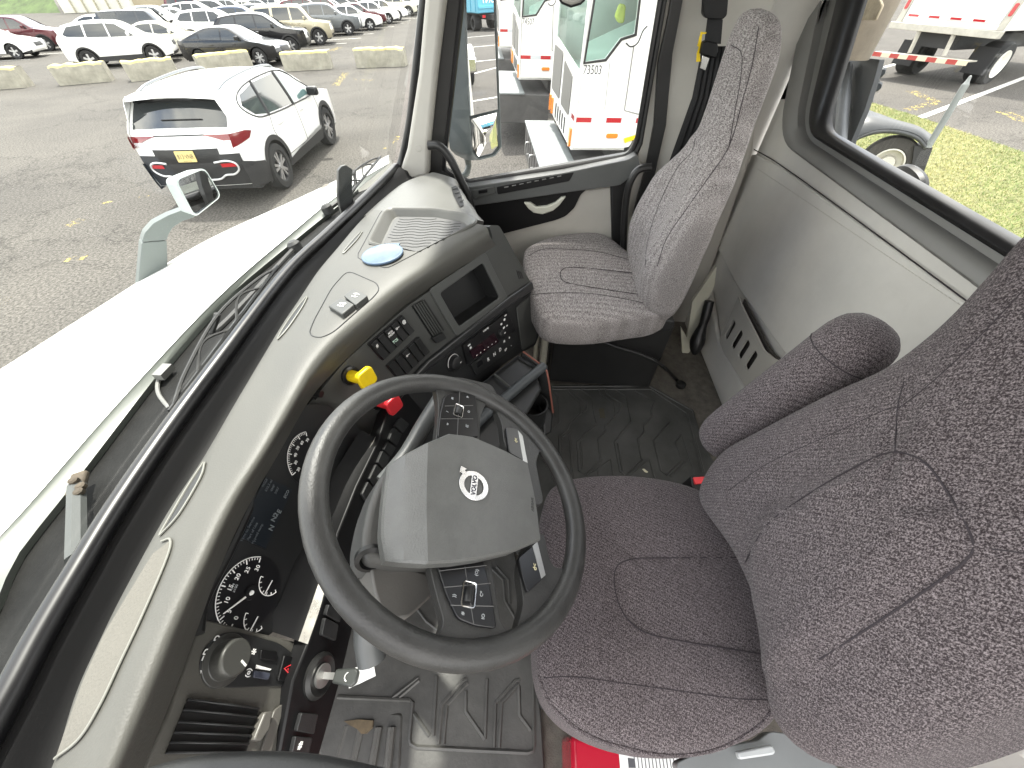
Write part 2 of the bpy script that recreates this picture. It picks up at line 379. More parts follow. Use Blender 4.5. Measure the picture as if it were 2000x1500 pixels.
# map pocket with four slots
FP = Fr((0, WY+0.05, 0), (-1, 0, 0), (0, 1, 0))
po = [(1433, 600), (1441, 578), (1452, 604), (1492, 684), (1511, 700), (1541, 713), (1552, 726), (1530, 775), (1497, 802), (1474, 786), (1412, 686), (1404, 665)]
ab = round2([FP.ab(x, y) for x, y in po], 0.012, 3)
slots = []
for cx, cy in ((1426, 643.5), (1439.5, 662.5), (1453, 682), (1467.5, 703)):
    l, q = FP.ab(cx+5, cy-20), FP.ab(cx-5.5, cy+21)
    a = Vector((l[0], l[1])); b = Vector((q[0], q[1])); m = (a+b)/2
    slots.append(round2(rect(m.x, m.y, 0.032, (a-b).length), 0.013, 4))
def plate_with_holes(name, fr, outer, holes, h0, h1, mat, parent, bevel=0.002):
    bm = bmesh.new(); es = []
    for lp in [outer]+holes:
        vs = [bm.verts.new(fr.P(a, b, h1)) for a, b in lp]
        es += [bm.edges.new((vs[i], vs[(i+1) % len(vs)])) for i in range(len(vs))]
    bmesh.ops.triangle_fill(bm, edges=es, use_beauty=True, use_dissolve=False)
    r = bmesh.ops.extrude_face_region(bm, geom=list(bm.faces))
    bmesh.ops.translate(bm, verts=[v for v in r['geom'] if isinstance(v, bmesh.types.BMVert)], vec=fr.n*(h0-h1))
    bmesh.ops.recalc_face_normals(bm, faces=bm.faces)
    me = bpy.data.meshes.new(name); bm.to_mesh(me); bm.free()
    o = link(name, me, mat, parent)
    if bevel:
        md = o.modifiers.new('bevel', 'BEVEL'); md.width = bevel; md.segments = 2; md.limit_method = 'ANGLE'; md.angle_limit = R(50)
    return o
pk = plate_with_holes('map_pocket', FP, ab, slots, -0.006, 0.0, BEIGE, wall)
mb = MB()
loop = [FP.P(a, b, -0.003) for a, b in ab]; bk = [FP.P(a, b, -0.051) for a, b in ab]
n = len(ab); k0 = int(n*0.55); idx = list(range(k0-1, n))+[0, 1]
mb.grid([[loop[i] for i in idx], [bk[i] for i in idx]]); mb.build('pocket_side', BEIGE, pk, solid=0.004)
mb = MB(); aprism(mb, Fr((0, WY+.0235, 0), (-1, 0, 0), (0, 1, 0)), [(a*.97+.03*sum(q[0] for q in ab)/len(ab), b*.97+.03*sum(q[1] for q in ab)/len(ab)) for a, b in ab], 0, .002); mb.build('pocket_shade', M('pocket_shade_dark', (.05, .045, .04), .95), pk)  # dark sheet behind the slots, stands in for the shade inside the pocket
mb = MB(); c = FP.px(1538, 727, 0.001); mb.lathe(c, (0, 1, 0), [(0.006, 0), (0.006, 0.002), (0.002, 0.003)], 14); mb.build('pocket_screw', STEEL, pk)

# ---- roof with headliner and the visor over the passenger window
mb = MB(); mb.box((0.92, -0.30, 1.66), (2.46, 1.36, 0.06)); mb.build('roof', BEIGE, cab, bevel=0.02)
FV = Fr((1.45, 0, 0), (0, -1, 0), (-1, 0, 0))
mb = MB(); a0 = FV.ab(1062, 0); a1 = FV.ab(1171, 0); am = FV.ab(1117, 10); cxv = (a0[0]+a1[0])/2
lp = [(cxv+0.075*math.sin(t), am[1]+0.12-0.12*math.cos(t)) for t in [k*math.pi/10-math.pi/2 for k in range(11)]]
lp = lp+[(cxv+0.075, am[1]+0.36), (cxv-0.075, am[1]+0.36)]
aprism(mb, FV, lp, 0, 0.02); vis = mb.build('sun_visor', BEIGE, cab, bevel=0.006, seg=3)
mb = MB(); mb.tube([FV.P(a, b, 0.01) for a, b in lp], 0.005, 8, closed=True); mb.build('visor_piping', DASHK, vis)

# ---- windshield, its seal, the pillar beside it
SEALPX = [(-160, 1690), (-60, 1500), (22, 1350), (80, 1240), (150, 1120), (230, 988), (329, 842), (437, 695), (560, 534), (640, 457), (700, 400), (752, 348), (776, 318)]
SEALZ = 0.755
seal = [at(x, y, z=SEALZ) for x, y in SEALPX]
wsbase = cr_spline(seal, 5)
corner = at(783, 320, x=1.70); ap = [at(783, 318, x=1.70), at(800, 240, x=1.70), at(812, 140, x=1.70), at(828, 0, x=1.70)]
ap.append(ap[-1]+(ap[-1]-ap[1])*1.1)
path = cr_spline(seal[:-1]+[at(770, 328, x=1.66)]+ap, 6)
mb = MB(); mb.tube(path, 0.015, 12); mb.build('windshield_seal', SEALG, cab)
mb = MB(); rows = []
for k in range(7):
    t = k/6
    rows.append([p+Vector((0, 0.012-0.33*t, 0.005+0.86*t)) for p in wsbase])
mb.grid(rows); mb.build('windshield', WS, cab)
# inner pillar trim
FA = Fr((1.67, 0, 0), (0, -1, 0), (-1, 0, 0))
mb = MB()
pprism(mb, FA, [(772, 362), (794, 292), (817, 140), (829, 0), (845, -120), (884, -120), (869, 0), (852, 140), (838, 282), (836, 345)], -0.06, 0.0)
pil = mb.build('a_pillar', BEIGE, cab, bevel=0.016, seg=4)
mb = MB(); c = FA.px(817, 289); mb.lathe(c, (-1, 0, 0), [(0.0125, -0.002), (0.0125, 0.0008), (0.011, 0.0012)], 20); mb.build('screw_cap', BEIGE, pil)

# black channel between the seal and the dashboard
DASHPX = [(20, 1680), (60, 1580), (108, 1482), (133, 1393), (167, 1310), (200, 1240), (245, 1150), (283, 1077), (325, 1005), (400, 890), (470, 770), (548, 640), (622, 530), (700, 438), (752, 385), (795, 352), (840, 337)]
dedge = [at(x, y, z=0.765) for x, y in DASHPX]
a = resample(cr_spline([at(x, y, z=0.75) for x, y in SEALPX], 5), 60); b = resample(cr_spline(dedge, 5), 60)
mb = MB(); mb.grid([a, [p.lerp(q, 0.3)+Vector((0, 0, -0.02)) for p, q in zip(a, b)], [p.lerp(q, 0.35)+Vector((0, 0, -0.035)) for p, q in zip(a, b)], [p.lerp(q, 0.62)+Vector((0, 0, -0.05)) for p, q in zip(a, b)], [p.lerp(q, 0.68)+Vector((0, 0, -0.09)) for p, q in zip(a, b)], [p.lerp(q, 1.05)+Vector((0, 0, -0.06)) for p, q in zip(a, b)]])
mb.build('defrost_channel', PANELB, cab, smooth=50)

# ---- cowl, hood
band = [(-230, 1560), (-100, 1340), (0, 1170), (33, 1090), (150, 940), (329, 709), (451, 576), (602, 450), (655, 408), (700, 370)]
bandl = cr_spline([at(x, y, z=0.682) for x, y in band], 5); sl = resample(wsbase, len(bandl))
mb = MB(); mb.grid([[p+Vector((0, 0.004, -0.012)) for p in bandl], [p.lerp(q, 0.5)+Vector((0, 0, -0.03)) for p, q in zip(bandl, sl)], [q+Vector((0, 0.012, -0.03)) for q in sl], [q+Vector((0, 0.0, -0.3)) for q in sl]])
mb.build('cowl', COWLM, cab, smooth=50)
hr = [at(x, y, z=0.692) for x, y in ((-330, 1420), (-190, 1250), (-60, 1100), (60, 971), (245, 765), (434, 569), (574, 450), (650, 388), (712, 346), (760, 318))]
h3 = [at(x, y, z=0.50) for x, y in ((-330, 930), (-200, 845), (-90, 778), (0, 727), (200, 601), (400, 477), (560, 405), (640, 370), (712, 340), (764, 314))]
def out_(d, dz): return [q+Vector(((q-p).x, (q-p).y, 0)).normalized()*d+Vector((0, 0, dz)) for p, q in zip(hr, h3)]
def mixrow(a, b, t, dz): return [p.lerp(q, t)+Vector((0, 0, dz)) for p, q in zip(a, b)]
rows = [mixrow(hr, h3, -0.02, 0.0), mixrow(hr, h3, 0.06, 0.010), mixrow(hr, h3, 0.4, 0.03), mixrow(hr, h3, 0.75, 0.03), h3, out_(.10, -.16), out_(.20, -.7)]
g = loft(rows, 46, 6)
mb = MB(); mb.grid(g); mb.build('hood', WPAINT, cab, smooth=80)
hb = resample(bandl, 46)
mb = MB(); mb.grid([[p+Vector((0, 0, -0.001)) for p in g[0]], [p.lerp(q, 0.1)+Vector((0, 0, -0.004)) for p, q in zip(g[0], hb)], [p+Vector((0, 0, 0.002)) for p in hb], [p+Vector((0, 0.004, -0.025)) for p in hb]])
mb.build('hood_flange', M('hood_flange_shaded', (0.135, 0.147, 0.132), 0.4, var=0.05), cab, smooth=60)  # rear edge of the white hood, its shade put into a grey-green colour
# exterior skin on the passenger side, below the door window
mb = MB(); mb.box((1.93, -0.3, -0.40), (0.12, 1.4, 1.9)); mb.box((0.8, -0.99, -0.7), (2.2, 0.08, 1.3)); mb.build('outer_skin', WPAINT, cab, bevel=0.02)

# ================================================================== passenger door
DX = 1.72
door = thing('passenger_door', 'closed passenger door with pale grey lower panel, black insert and a window above its ledge', 'door', (DX, 0, 0))
FD = Fr((DX, 0, 0), (0, -1, 0), (-1, 0, 0))
gl = [(905, -180), (903, 0), (866, 333), (911, 358), (1228, 304), (1244, 275), (1290, 0), (1318, -180)]
gl3 = [FD.ab(x, y, -0.05) for x, y in gl]
fo = [(880, -200), (869, 0), (830, 352), (905, 380), (1240, 318), (1256, 282), (1304, 0), (1334, -200)]
out = [FD.P(a, b, -0.02) for a, b in [FD.ab(x, y, -0.02) for x, y in fo]]; inn = [FD.P(a, b, -0.03) for a, b in [FD.ab(x, y, -0.03) for x, y in gl]]
mb = MB(); frame_ring(mb, out, inn, (0.06, 0, 0)); mb.build('window_frame', RUBBER, door, bevel=0.012, seg=3)
mb = MB(); mb.tube([FD.P(a, b, -0.028) for a, b in round2([FD.ab(x, y, -0.028) for x, y in gl], 0.03, 5)], 0.009, 8, closed=True); mb.build('window_seal', SEALG, door)
mb = MB(); mb.add([FD.P(a, b, -0.052) for a, b in gl3], [tuple(range(len(gl3)))]); mb.build('door_glass', SIDEG, door, smooth=0)
# ledge
lg = [(870, 352), (911, 366), (1100, 338), (1228, 312), (1245, 300), (1252, 330), (1226, 350), (1212, 362), (1080, 380), (930, 402), (880, 396)]
mb = MB(); aprism(mb, FD, [FD.ab(x, y, 0.03) for x, y in lg], -0.03, 0.03, 0.015, 3)
ledge = mb.build('door_ledge', M('ledge_grey', (0.085, 0.088, 0.086), 0.42, bump=0.15, bscale=600, var=0.08), door, bevel=0.014, seg=4)
FL = Fr(FD.px(1000, 370, 0.031), (0, -1, 0.12), (-1, 0, 0.05))
mb = MB(); pprism(mb, FL, [(970, 365), (1122, 336), (1112, 354), (972, 380)], 0, 0.003, 0.006); tr0 = mb.build('ledge_tray', PANELB, ledge, bevel=0.002)
mb = MB()
for k in range(8):
    t = k/8; mb.tube([FL.px(985+t*118, 366-t*24, .004), FL.px(993+t*118, 364.5-t*24, .004)], .0022, 6)
mb.build('tray_rib', M('rib_light', (.14, .14, .135), .5), tr0)
mb = MB(); pprism(mb, FL, [(922, 372), (966, 364), (968, 378), (924, 388)], 0, 0.004, 0.004); sw = mb.build('switch_plate', DASHD, ledge, bevel=0.0015)
mb = MB(); pprism(mb, FL, [(934, 372), (952, 369), (952, 376), (935, 379)], 0.004, 0.006, 0.003); mb.build('window_switch', PANELB, sw, bevel=0.001)
# pale panel, black insert, pull handle
mb = MB(); pprism(mb, FD, [(880, 398), (1212, 364), (1196, 520), (1180, 640), (1000, 800), (800, 800), (820, 400)], -0.03, 0.005, at_h=0.005); mb.build('door_panel', BEIGE, door, bevel=0.006)
mb = MB(); pprism(mb, FD, [(880, 400), (930, 398), (1080, 378), (1192, 362), (1150, 366), (1134, 380), (1122, 406), (1105, 422), (1085, 430), (985, 456), (900, 480), (860, 470)], 0.005, 0.012, 0.012); mb.build('door_insert', PANELB, door, bevel=0.004)
mb = MB(); pprism(mb, FD, [(1192, 362), (1232, 344), (1226, 420), (1216, 520), (1196, 660), (1150, 660), (1196, 520)], .0, .02); mb.build('door_edge_seal', RUBBER, door, bevel=.008)
hp = [(1023, 396), (1032, 408), (1042, 416), (1060, 419), (1080, 412), (1092, 402), (1106, 384), (1096, 386), (1085, 396), (1068, 403), (1048, 405), (1036, 396)]
mb = MB(); aprism(mb, FD, [FD.ab(x, y, 0.03) for x, y in hp], 0.012, 0.032); mb.build('pull_handle', M('handle_cream', (0.5, 0.5, 0.43), 0.4), door, bevel=0.005, seg=3)
mb = MB(); mb.tube(cr_spline([at(x, y, x=1.62) for x, y in ((836, 284), (858, 286), (878, 308), (898, 348), (914, 382), (924, 420))], 6), 0.0155, 12)
tag(mb.build('grab_handle', RUBBER, None), 'black curved grab handle beside the windshield pillar at the dashboard end', 'grab handle')

# B pillar, belt
mb = MB(); pprism(mb, FD, [(1236, 330), (1248, 280), (1294, 0), (1314, -150), (1560, -150), (1500, 60), (1470, 300), (1330, 700), (1200, 700), (1215, 420)], -0.10, -0.04, at_h=-0.04); mb.build('b_pillar', BEIGE, cab, bevel=0.012, seg=3)
mb = MB(); pprism(mb, FD, [(1320, -60), (1306, 30), (1286, 120), (1277, 245), (1262, 325), (1236, 420), (1264, 420), (1284, 320), (1301, 245), (1314, 105), (1334, 0), (1345, -60)], -0.04, -0.02); mb.build('pillar_gap', RUBBER, cab, bevel=0.003)
belt = thing('seat_belt', 'black passenger seat belt hanging on the pillar with steel tongue and yellow tag', 'seat belt', at(1390, 60, x=1.68))
FB = Fr((1.68, 0, 0), (0, -1, 0), (-1, 0, 0))
mb = MB()
for k in range(5):
    o = k*9
    mb.grid([[FB.px(1372+o*1.0, 90, 0.004*k), FB.px(1382+o, 90, 0.004*k+0.012)], [FB.px(1352+o*1.1, 190, 0.004*k), FB.px(1363+o*1.1, 190, 0.004*k+0.012)], [FB.px(1300+o*1.3, 335, 0.004*k), FB.px(1313+o*1.3, 335, 0.004*k+0.012)]])
mb.build('belt_webbing', M('belt_fabric', (0.012, 0.012, 0.013), 0.8, bump=0.3, bscale=300), belt, solid=0.0012)
mb = MB(); pprism(mb, FB, [(1378, -30), (1425, -30), (1420, 30), (1412, 38), (1380, 36), (1374, 28)], 0, 0.03, 0.005); mb.build('belt_anchor', PANELB, belt, bevel=0.006)
mb = MB(); pprism(mb, FB, [(1382, 36), (1412, 38), (1408, 86), (1376, 84)], 0.004, 0.008); mb.build('upper_webbing', MATS['belt_fabric'], belt)
mb = MB(); pprism(mb, FB, [(1372, 84), (1380, 80), (1402, 84), (1404, 100), (1398, 114), (1368, 106)], 0.002, 0.03, 0.004); mb.build('tongue_cover', PANELB, belt, bevel=0.005)
mb = MB(); pprism(mb, FB, [(1372, 108), (1386, 113), (1382, 126), (1378, 138), (1367, 133), (1370, 122)], 0.012, 0.016); mb.build('tongue', CHROME, belt, bevel=0.001)
mb = MB(); pprism(mb, FB, [(1369, 62), (1380, 63), (1379, 66), (1372, 67), (1369, 86), (1367, 104), (1368, 120), (1360, 121), (1361, 104), (1365, 92), (1362, 90)], 0.01, 0.013); mb.build('yellow_tag', YELLOW, belt)
mb = MB(); mb.tube(cr_spline([at(x, y, x=1.60) for x, y in ((1272, 326), (1250, 330), (1236, 345), (1226, 372), (1220, 420), (1218, 480), (1216, 560))], 6), 0.014, 10)
tag(mb.build('belt_guide_tube', RUBBER, None), 'black tube bent down between the passenger seat and the door', 'tube')

# ================================================================== dashboard
from mathutils.bvhtree import BVHTree
dash = thing('dashboard', 'grey moulded dashboard with gauges, centre stack of switches, radio and an open cubby', 'dashboard', (0.6, 0.45, 0.5))
def pix(p):
    q = Vector(p)-CAMO; w = q.dot(cf); return (1000+FPX*q.dot(cr)/w, 750-FPX*q.dot(cu)/w)
def inside(pt, poly):
    x, y = pt; c = False; n = len(poly)
    for i in range(n):
        x1, y1 = poly[i]; x2, y2 = poly[i-1]
        if (y1 > y) != (y2 > y) and x < (x2-x1)*(y-y1)/(y2-y1)+x1: c = not c
    return c
class Surf:
    def __init__(s, rows):
        n, m = len(rows), len(rows[0]); s.bvh = BVHTree.FromPolygons([p for r in rows for p in r], [(i*m+j, i*m+j+1, (i+1)*m+j+1, (i+1)*m+j) for i in range(n-1) for j in range(m-1)])
    def hit(s, x, y, h=0):
        d = ray(x, y).normalized(); p, n, _, _ = s.bvh.ray_cast(CAMO, d)
        if p is None:
            p, n, _, _ = s.bvh.find_nearest(CAMO+d*0.9)
        if n.dot(d) > 0: n = -n
        return p+n*h, n
    def frame(s, x, y, u=(1, 0, 0)):
        p, n = s.hit(x, y); return Fr(p, u, n)
    def strip(s, L, Rr, nu, nv, h):
        L = [(p.x, p.y) for p in resample([Vector((a, b, 0)) for a, b in L], nv)]; Rr = [(p.x, p.y) for p in resample([Vector((a, b, 0)) for a, b in Rr], nv)]
        return [[s.hit(a[0]+(b[0]-a[0])*k/nu, a[1]+(b[1]-a[1])*k/nu, h)[0] for k in range(nu+1)] for a, b in zip(L, Rr)]
    def line(s, px, h, n=5, closed=False):
        q = cr_spline([Vector((a, b, 0)) for a, b in px], n, closed); return [s.hit(p.x, p.y, h)[0] for p in q]

RIB = [((20, 1680), (150, 1700), (205, 1700)), ((60, 1580), (185, 1590), (240, 1595)), ((108, 1482), (233, 1493), (283, 1493)), ((150, 1350), (297, 1335), (343, 1345)), ((200, 1240), (347, 1213), (388, 1222)), ((245, 1150), (395, 1110), (425, 1120)),
       ((325, 1005), (455, 985), (482, 995)), ((400, 890), (520, 880), (545, 885)), ((470, 770), (585, 765), (608, 777)), ((548, 640), (640, 682), (672, 706)), ((585, 585), (700, 625), (728, 655)),
       ((622, 530), (770, 565), (795, 597)), ((660, 485), (838, 515), (860, 552)), ((700, 438), (905, 462), (925, 508)), ((728, 410), (944, 440), (968, 480))]
rows = []
for i, (d, n1, n2) in enumerate(RIB):
    hi = 0.80+0.018*max(0, min(1, (i-8)/4))
    c1 = (d[0]+(n1[0]-d[0])*.3, d[1]+(n1[1]-d[1])*.3); c2 = (d[0]+(n1[0]-d[0])*.7, d[1]+(n1[1]-d[1])*.7)
    c3 = ((n1[0]*.45+n2[0]*.55), (n1[1]*.45+n2[1]*.55))
    D0 = at(*d, z=0.765)
    rows.append([D0+Vector((0, 0.012, -0.03)), D0, at(*c1, z=hi-.012), at(*c2, z=hi), at(*n1, z=hi-0.006), at(*c3, z=hi-0.032), at(*n2, z=0.735)])
padg = loft(rows, 64, 7); PAD = Surf(padg)
TRAY = [(722, 474), (752, 416), (762, 409), (850, 410), (915, 421), (929, 431), (924, 439), (812, 496)]
mb = MB(); mb.grid(padg)
mb.f = [f for f in mb.f if not inside(pix(sum((Vector(mb.v[i]) for i in f), Vector())/4), TRAY)]; mb.m = [0]*len(mb.f)
pad_ = mb.build('dash_pad', DASHL, dash, smooth=60)
# passenger end of the dashboard, lower than the stack
prow = []
for d, m, n in (((716, 420), (820, 425), (935, 430)), ((752, 387), (830, 398), (918, 405)), ((795, 354), (850, 368), (900, 375)), ((842, 337), (868, 342), (888, 350))):
    prow.append([at(*d, z=0.75)+Vector((0, 0.01, -0.03)), at(*d, z=0.75), at(*m, z=0.775), at(*n, z=0.765), at(n[0]+8, n[1]+14, z=0.73), at(n[0]+10, n[1]+60, z=0.60)])
pg = loft(prow, 40, 8); PEND = Surf(pg)
mb = MB(); mb.grid(pg); pe = mb.build('passenger_end', M('dash_end_grey', (0.10, 0.10, 0.092), 0.42, bump=0.3, bscale=420, var=0.1), dash, smooth=60)
mb = MB(); mb.grid(PEND.strip([(881, 368), (886, 384), (898, 406)], [(890, 364), (899, 378), (906, 402)], 3, 4, 0.003)); ev = mb.build('end_vent', PANELB, pe)
mb = MB()
for k in range(4): mb.tube([PEND.hit(884+k*5, 372+k*8, 0.006)[0], PEND.hit(893+k*4, 370+k*8, 0.006)[0]], 0.0018, 6)
mb.build('vent_slat', DASHD, ev)
# pale speaker cover on the driver end
mb = MB(); mb.grid(PAD.strip([(335, 1056), (300, 1082), (262, 1145), (205, 1240), (165, 1330), (140, 1400), (113, 1478)], [(336, 1060), (328, 1092), (282, 1200), (240, 1290), (200, 1375), (160, 1440), (114, 1480)], 6, 24, 0.0015))
mb.build('speaker_cover', M('speaker_cloth', (0.115, 0.109, 0.094), 0.8, bump=0.6, bscale=300, var=0.1), dash, smooth=60)
mb = MB(); mb.tube(PAD.line([(318, 1058), (335, 1055), (329, 1090), (282, 1201), (240, 1291), (200, 1376), (160, 1441), (113, 1480)], 0.002, 6), 0.0014, 8); mb.build('cover_trim', M('trim_satin', (0.18, 0.18, 0.16), 0.4), dash)
# defroster slots
for L, Rr in (([(401, 903), (370, 950), (335, 1010), (317, 1042)], [(402, 905), (393, 935), (352, 1005), (318, 1043)]), ([(600, 580), (578, 608), (556, 640), (545, 660)], [(601, 582), (590, 603), (565, 640), (546, 662)]), ([(707, 452), (690, 470), (672, 492)], [(708, 454), (697, 470), (674, 494)])):
    mb = MB(); mb.grid(PAD.strip(L, Rr, 3, 10, 0.0015)); sl_ = mb.build('defroster_slot', DASHK, dash)
    mb = MB(); mb.tube(PAD.line(L+Rr[::-1], 0.002, 4), 0.0016, 6, closed=True); mb.build('slot_rim', MATS['trim_satin'], sl_)
# storage tray
fl = [PAD.hit(*p, 0)[0] for p in TRAY]; TF = plane3(fl[0], fl[3], fl[6])
tab = round2([TF.ab(x, y) for x, y in TRAY], 0.018, 5)
top = [TF.P(a, b, 0.004) for a, b in tab]; cen = (sum(a for a, b in tab)/len(tab), sum(b for a, b in tab)/len(tab))
bot = [TF.P(a+(cen[0]-a)*.15, b+(cen[1]-b)*.15, -0.016) for a, b in tab]
mb = MB(); mb.grid([[TF.P(a-(cen[0]-a)*.05, b-(cen[1]-b)*.05, 0.001) for a, b in tab], [TF.P(a-(cen[0]-a)*.025, b-(cen[1]-b)*.025, 0.005) for a, b in tab], top, [p.lerp(q, .25) for p, q in zip(top, bot)], [p.lerp(q, .9) for p, q in zip(top, bot)], bot], cu=True)
mb.add(bot, [tuple(range(len(bot)))]); tr = mb.build('storage_tray', M('tray_grey', (0.085, 0.084, 0.076), 0.45, bump=0.2, bscale=500, var=0.06), dash, smooth=50)
TB = Fr(TF.P(0, 0, -0.0152), (1, 0, 0), TF.n); mb = MB(); bpoly = [TB.ab(*pix(p)) for p in bot]; bc = TB.ab(*pix(TF.P(*cen, -0.0152)))
mb.prism([TB.P(a+(bc[0]-a)*.06, b+(bc[1]-b)*.06, 0) for a, b in bpoly], TB.n*0.002); mb.build('tray_mat', M('tray_mat_grey', (0.075, 0.075, 0.074), 0.6, bump=0.2, bscale=300), tr)
mb = MB(); small = [(a+(bc[0]-a)*.1, b+(bc[1]-b)*.1) for a, b in bpoly]
for k in range(-14, 15):          # the zigzag relief of the mat
    pts = [(bc[0]+k*0.017+0.006*((j % 4) in (1, 2)), bc[1]-0.11+j*0.016) for j in range(15)]
    pts = [q for q in pts if inside(q, small)]
    if len(pts) > 2: mb.tube([TB.P(a, b, 0.0022) for a, b in pts], 0.0011, 5)
mb.build('mat_relief', DASHK, tr)
# outline of the raised insert that carries the tray and two switches
for px_ in ([(697, 500), (745, 411), (760, 404), (868, 406), (925, 418), (933, 428), (926, 435), (763, 521), (752, 524), (702, 506)], [(604, 650), (612, 628), (648, 562), (679, 528), (736, 553), (741, 566), (730, 580), (650, 650), (626, 660), (610, 657)]):
    rp_ = [(p.x, p.y) for p in resample([Vector((a, b, 0)) for a, b in round2(px_, 14, 4)], 70, True)]; hs = [PAD.bvh.ray_cast(CAMO, ray(a, b).normalized())[0] for a, b in rp_]; full = all(h is not None for h in hs)
    if not full:
        k0 = max(i for i in range(len(hs)) if hs[i] is None); hs = [h for h in hs[k0+1:]+hs[:k0+1] if h is not None]
    mb = MB(); mb.tube(hs, 0.0013, 6, closed=full); mb.build('insert_seam', DASHK, pad_)
for q, ic in (([(640, 597), (666, 581), (692, 594), (668, 614)], '[:]'), ([(671, 577), (690, 563), (718, 577), (694, 596)], '(-)')):
    cx = sum(a for a, b in q)/4; cy = sum(b for a, b in q)/4; f = PAD.frame(cx, cy, (1, -0.4, 0)); mb = MB(); pprism(mb, f, q, -0.004, 0.009, 0.004)
    b = mb.build('axle_switch', DASHD, dash, bevel=0.003, seg=3)
    a_ = f.ab(cx, cy-2, 0.0095); text(ic, WHITEP, b, 'switch_symbol', f.mat(a_[0], a_[1], 0.0095, R(8)), 0.016, bold=0.01)
# blue round lid left on the dash
f = PAD.frame(748, 499); c = f.o
mb = MB(); mb.lathe(c, f.n, [(0.050, 0.001), (0.051, 0.004), (0.050, 0.006), (0.046, 0.0065)], 48)
mb.mi = 1; mb.lathe(c, f.n, [(0.046, 0.0066), (0.044, 0.0072), (0.0, 0.0072)], 48, cap=False)
mb.mi = 0; mb.box(f.P(0.045, -0.02, 0.003), (0.014, 0.02, 0.004), f.mat().to_3x3())
tag(mb.build('round_lid', [M('lid_blue', (0.08, 0.13, 0.2), 0.4), M('lid_film', (0.10, 0.15, 0.23), 0.15, 0.0, var=0.2, vscale=30)], None, smooth=30), 'round blue glossy cup lid lying beside the dashboard tray', 'lid')

# ------------------------------------------------------------------ centre stack
FC = plane3(at(672, 706, z=.735), at(925, 508, z=.735), at(920, 640, z=.57))
FC = Fr(FC.o, (0.9, -0.4, 0), FC.n)
CUB = [(859, 573), (943, 513), (976, 581), (897, 638)]
fas = [(560, 870), (600, 792), (622, 768), (672, 708), (728, 657), (795, 599), (860, 554), (925, 510), (960, 486), (962, 462), (955, 440), (975, 440), (1000, 485), (1030, 540), (1042, 560), (997, 589), (838, 712), (790, 760), (762, 790), (748, 818), (735, 846)]
plate_with_holes('stack_fascia', FC, round2([FC.ab(x, y) for x, y in fas], 0.012, 3), [round2([FC.ab(x, y) for x, y in CUB], 0.006, 3)[::1]], -0.07, 0.0, DASHD, dash, 0.006)
cub = round2([FC.ab(x, y) for x, y in CUB], 0.006, 3)
mb = MB(); cc = (sum(a for a, b in cub)/len(cub), sum(b for a, b in cub)/len(cub))
a = [FC.P(p, q, 0) for p, q in cub]; b = [FC.P(p+(cc[0]-p)*.05, q+(cc[1]-q)*.05, -0.05) for p, q in cub]
mb.grid([a, b], cu=True); mb.add(b, [tuple(range(len(b)))]); mb.build('open_cubby', DASHK, dash, smooth=30)
bez = [(835, 566), (946, 492), (960, 510), (994, 586), (892, 659)]
outer = round2([FC.ab(x, y, .004) for x, y in [(838, 566), (948, 492), (994, 585), (892, 658)]], 0.012, 5); inner = round2([FC.ab(x, y, .004) for x, y in CUB], 0.012, 5)
mb = MB(); frame_ring(mb, [FC.P(p, q, -0.001) for p, q in outer], [FC.P(p, q, -0.001) for p, q in inner], FC.n*0.005); mb.build('cubby_bezel', M('bezel_grey', (0.075, 0.078, 0.075), 0.4, bump=0.1), dash, bevel=0.002)
# three vent slits on the shell
mb = MB()
for k in range(3): pprism(mb, FC, [(1009+k*3.6, 528+k*1.2), (1011+k*3.6, 528+k*1.2), (1016+k*3.6, 545-k*0.5), (1014+k*3.6, 545-k*.5)], -0.001, 0.0008)
mb.build('speaker_slit', GLOSSB, dash)
# narrow air vent
vq = [(804, 598), (829, 584), (868, 645), (843, 658)]
mb = MB(); pprism(mb, FC, vq, -0.001, 0.0015, 0.003); av = mb.build('air_vent', GLOSSB, dash)
mb = MB()
for k in range(1, 6):
    t = k/6
    A = FC.px(804+25*t, 598-14*t, .004); B = FC.px(843+25*t, 658-13*t, .004); mb.tube([A, B], 0.0022, 6)
mb.build('vent_slat', DASHD, av)
mb = MB(); pprism(mb, FC, [(846, 661), (866, 649), (873, 661), (855, 671)], 0.0, 0.012, 0.003); mb.build('vent_slider', DASHK, av, bevel=0.003)
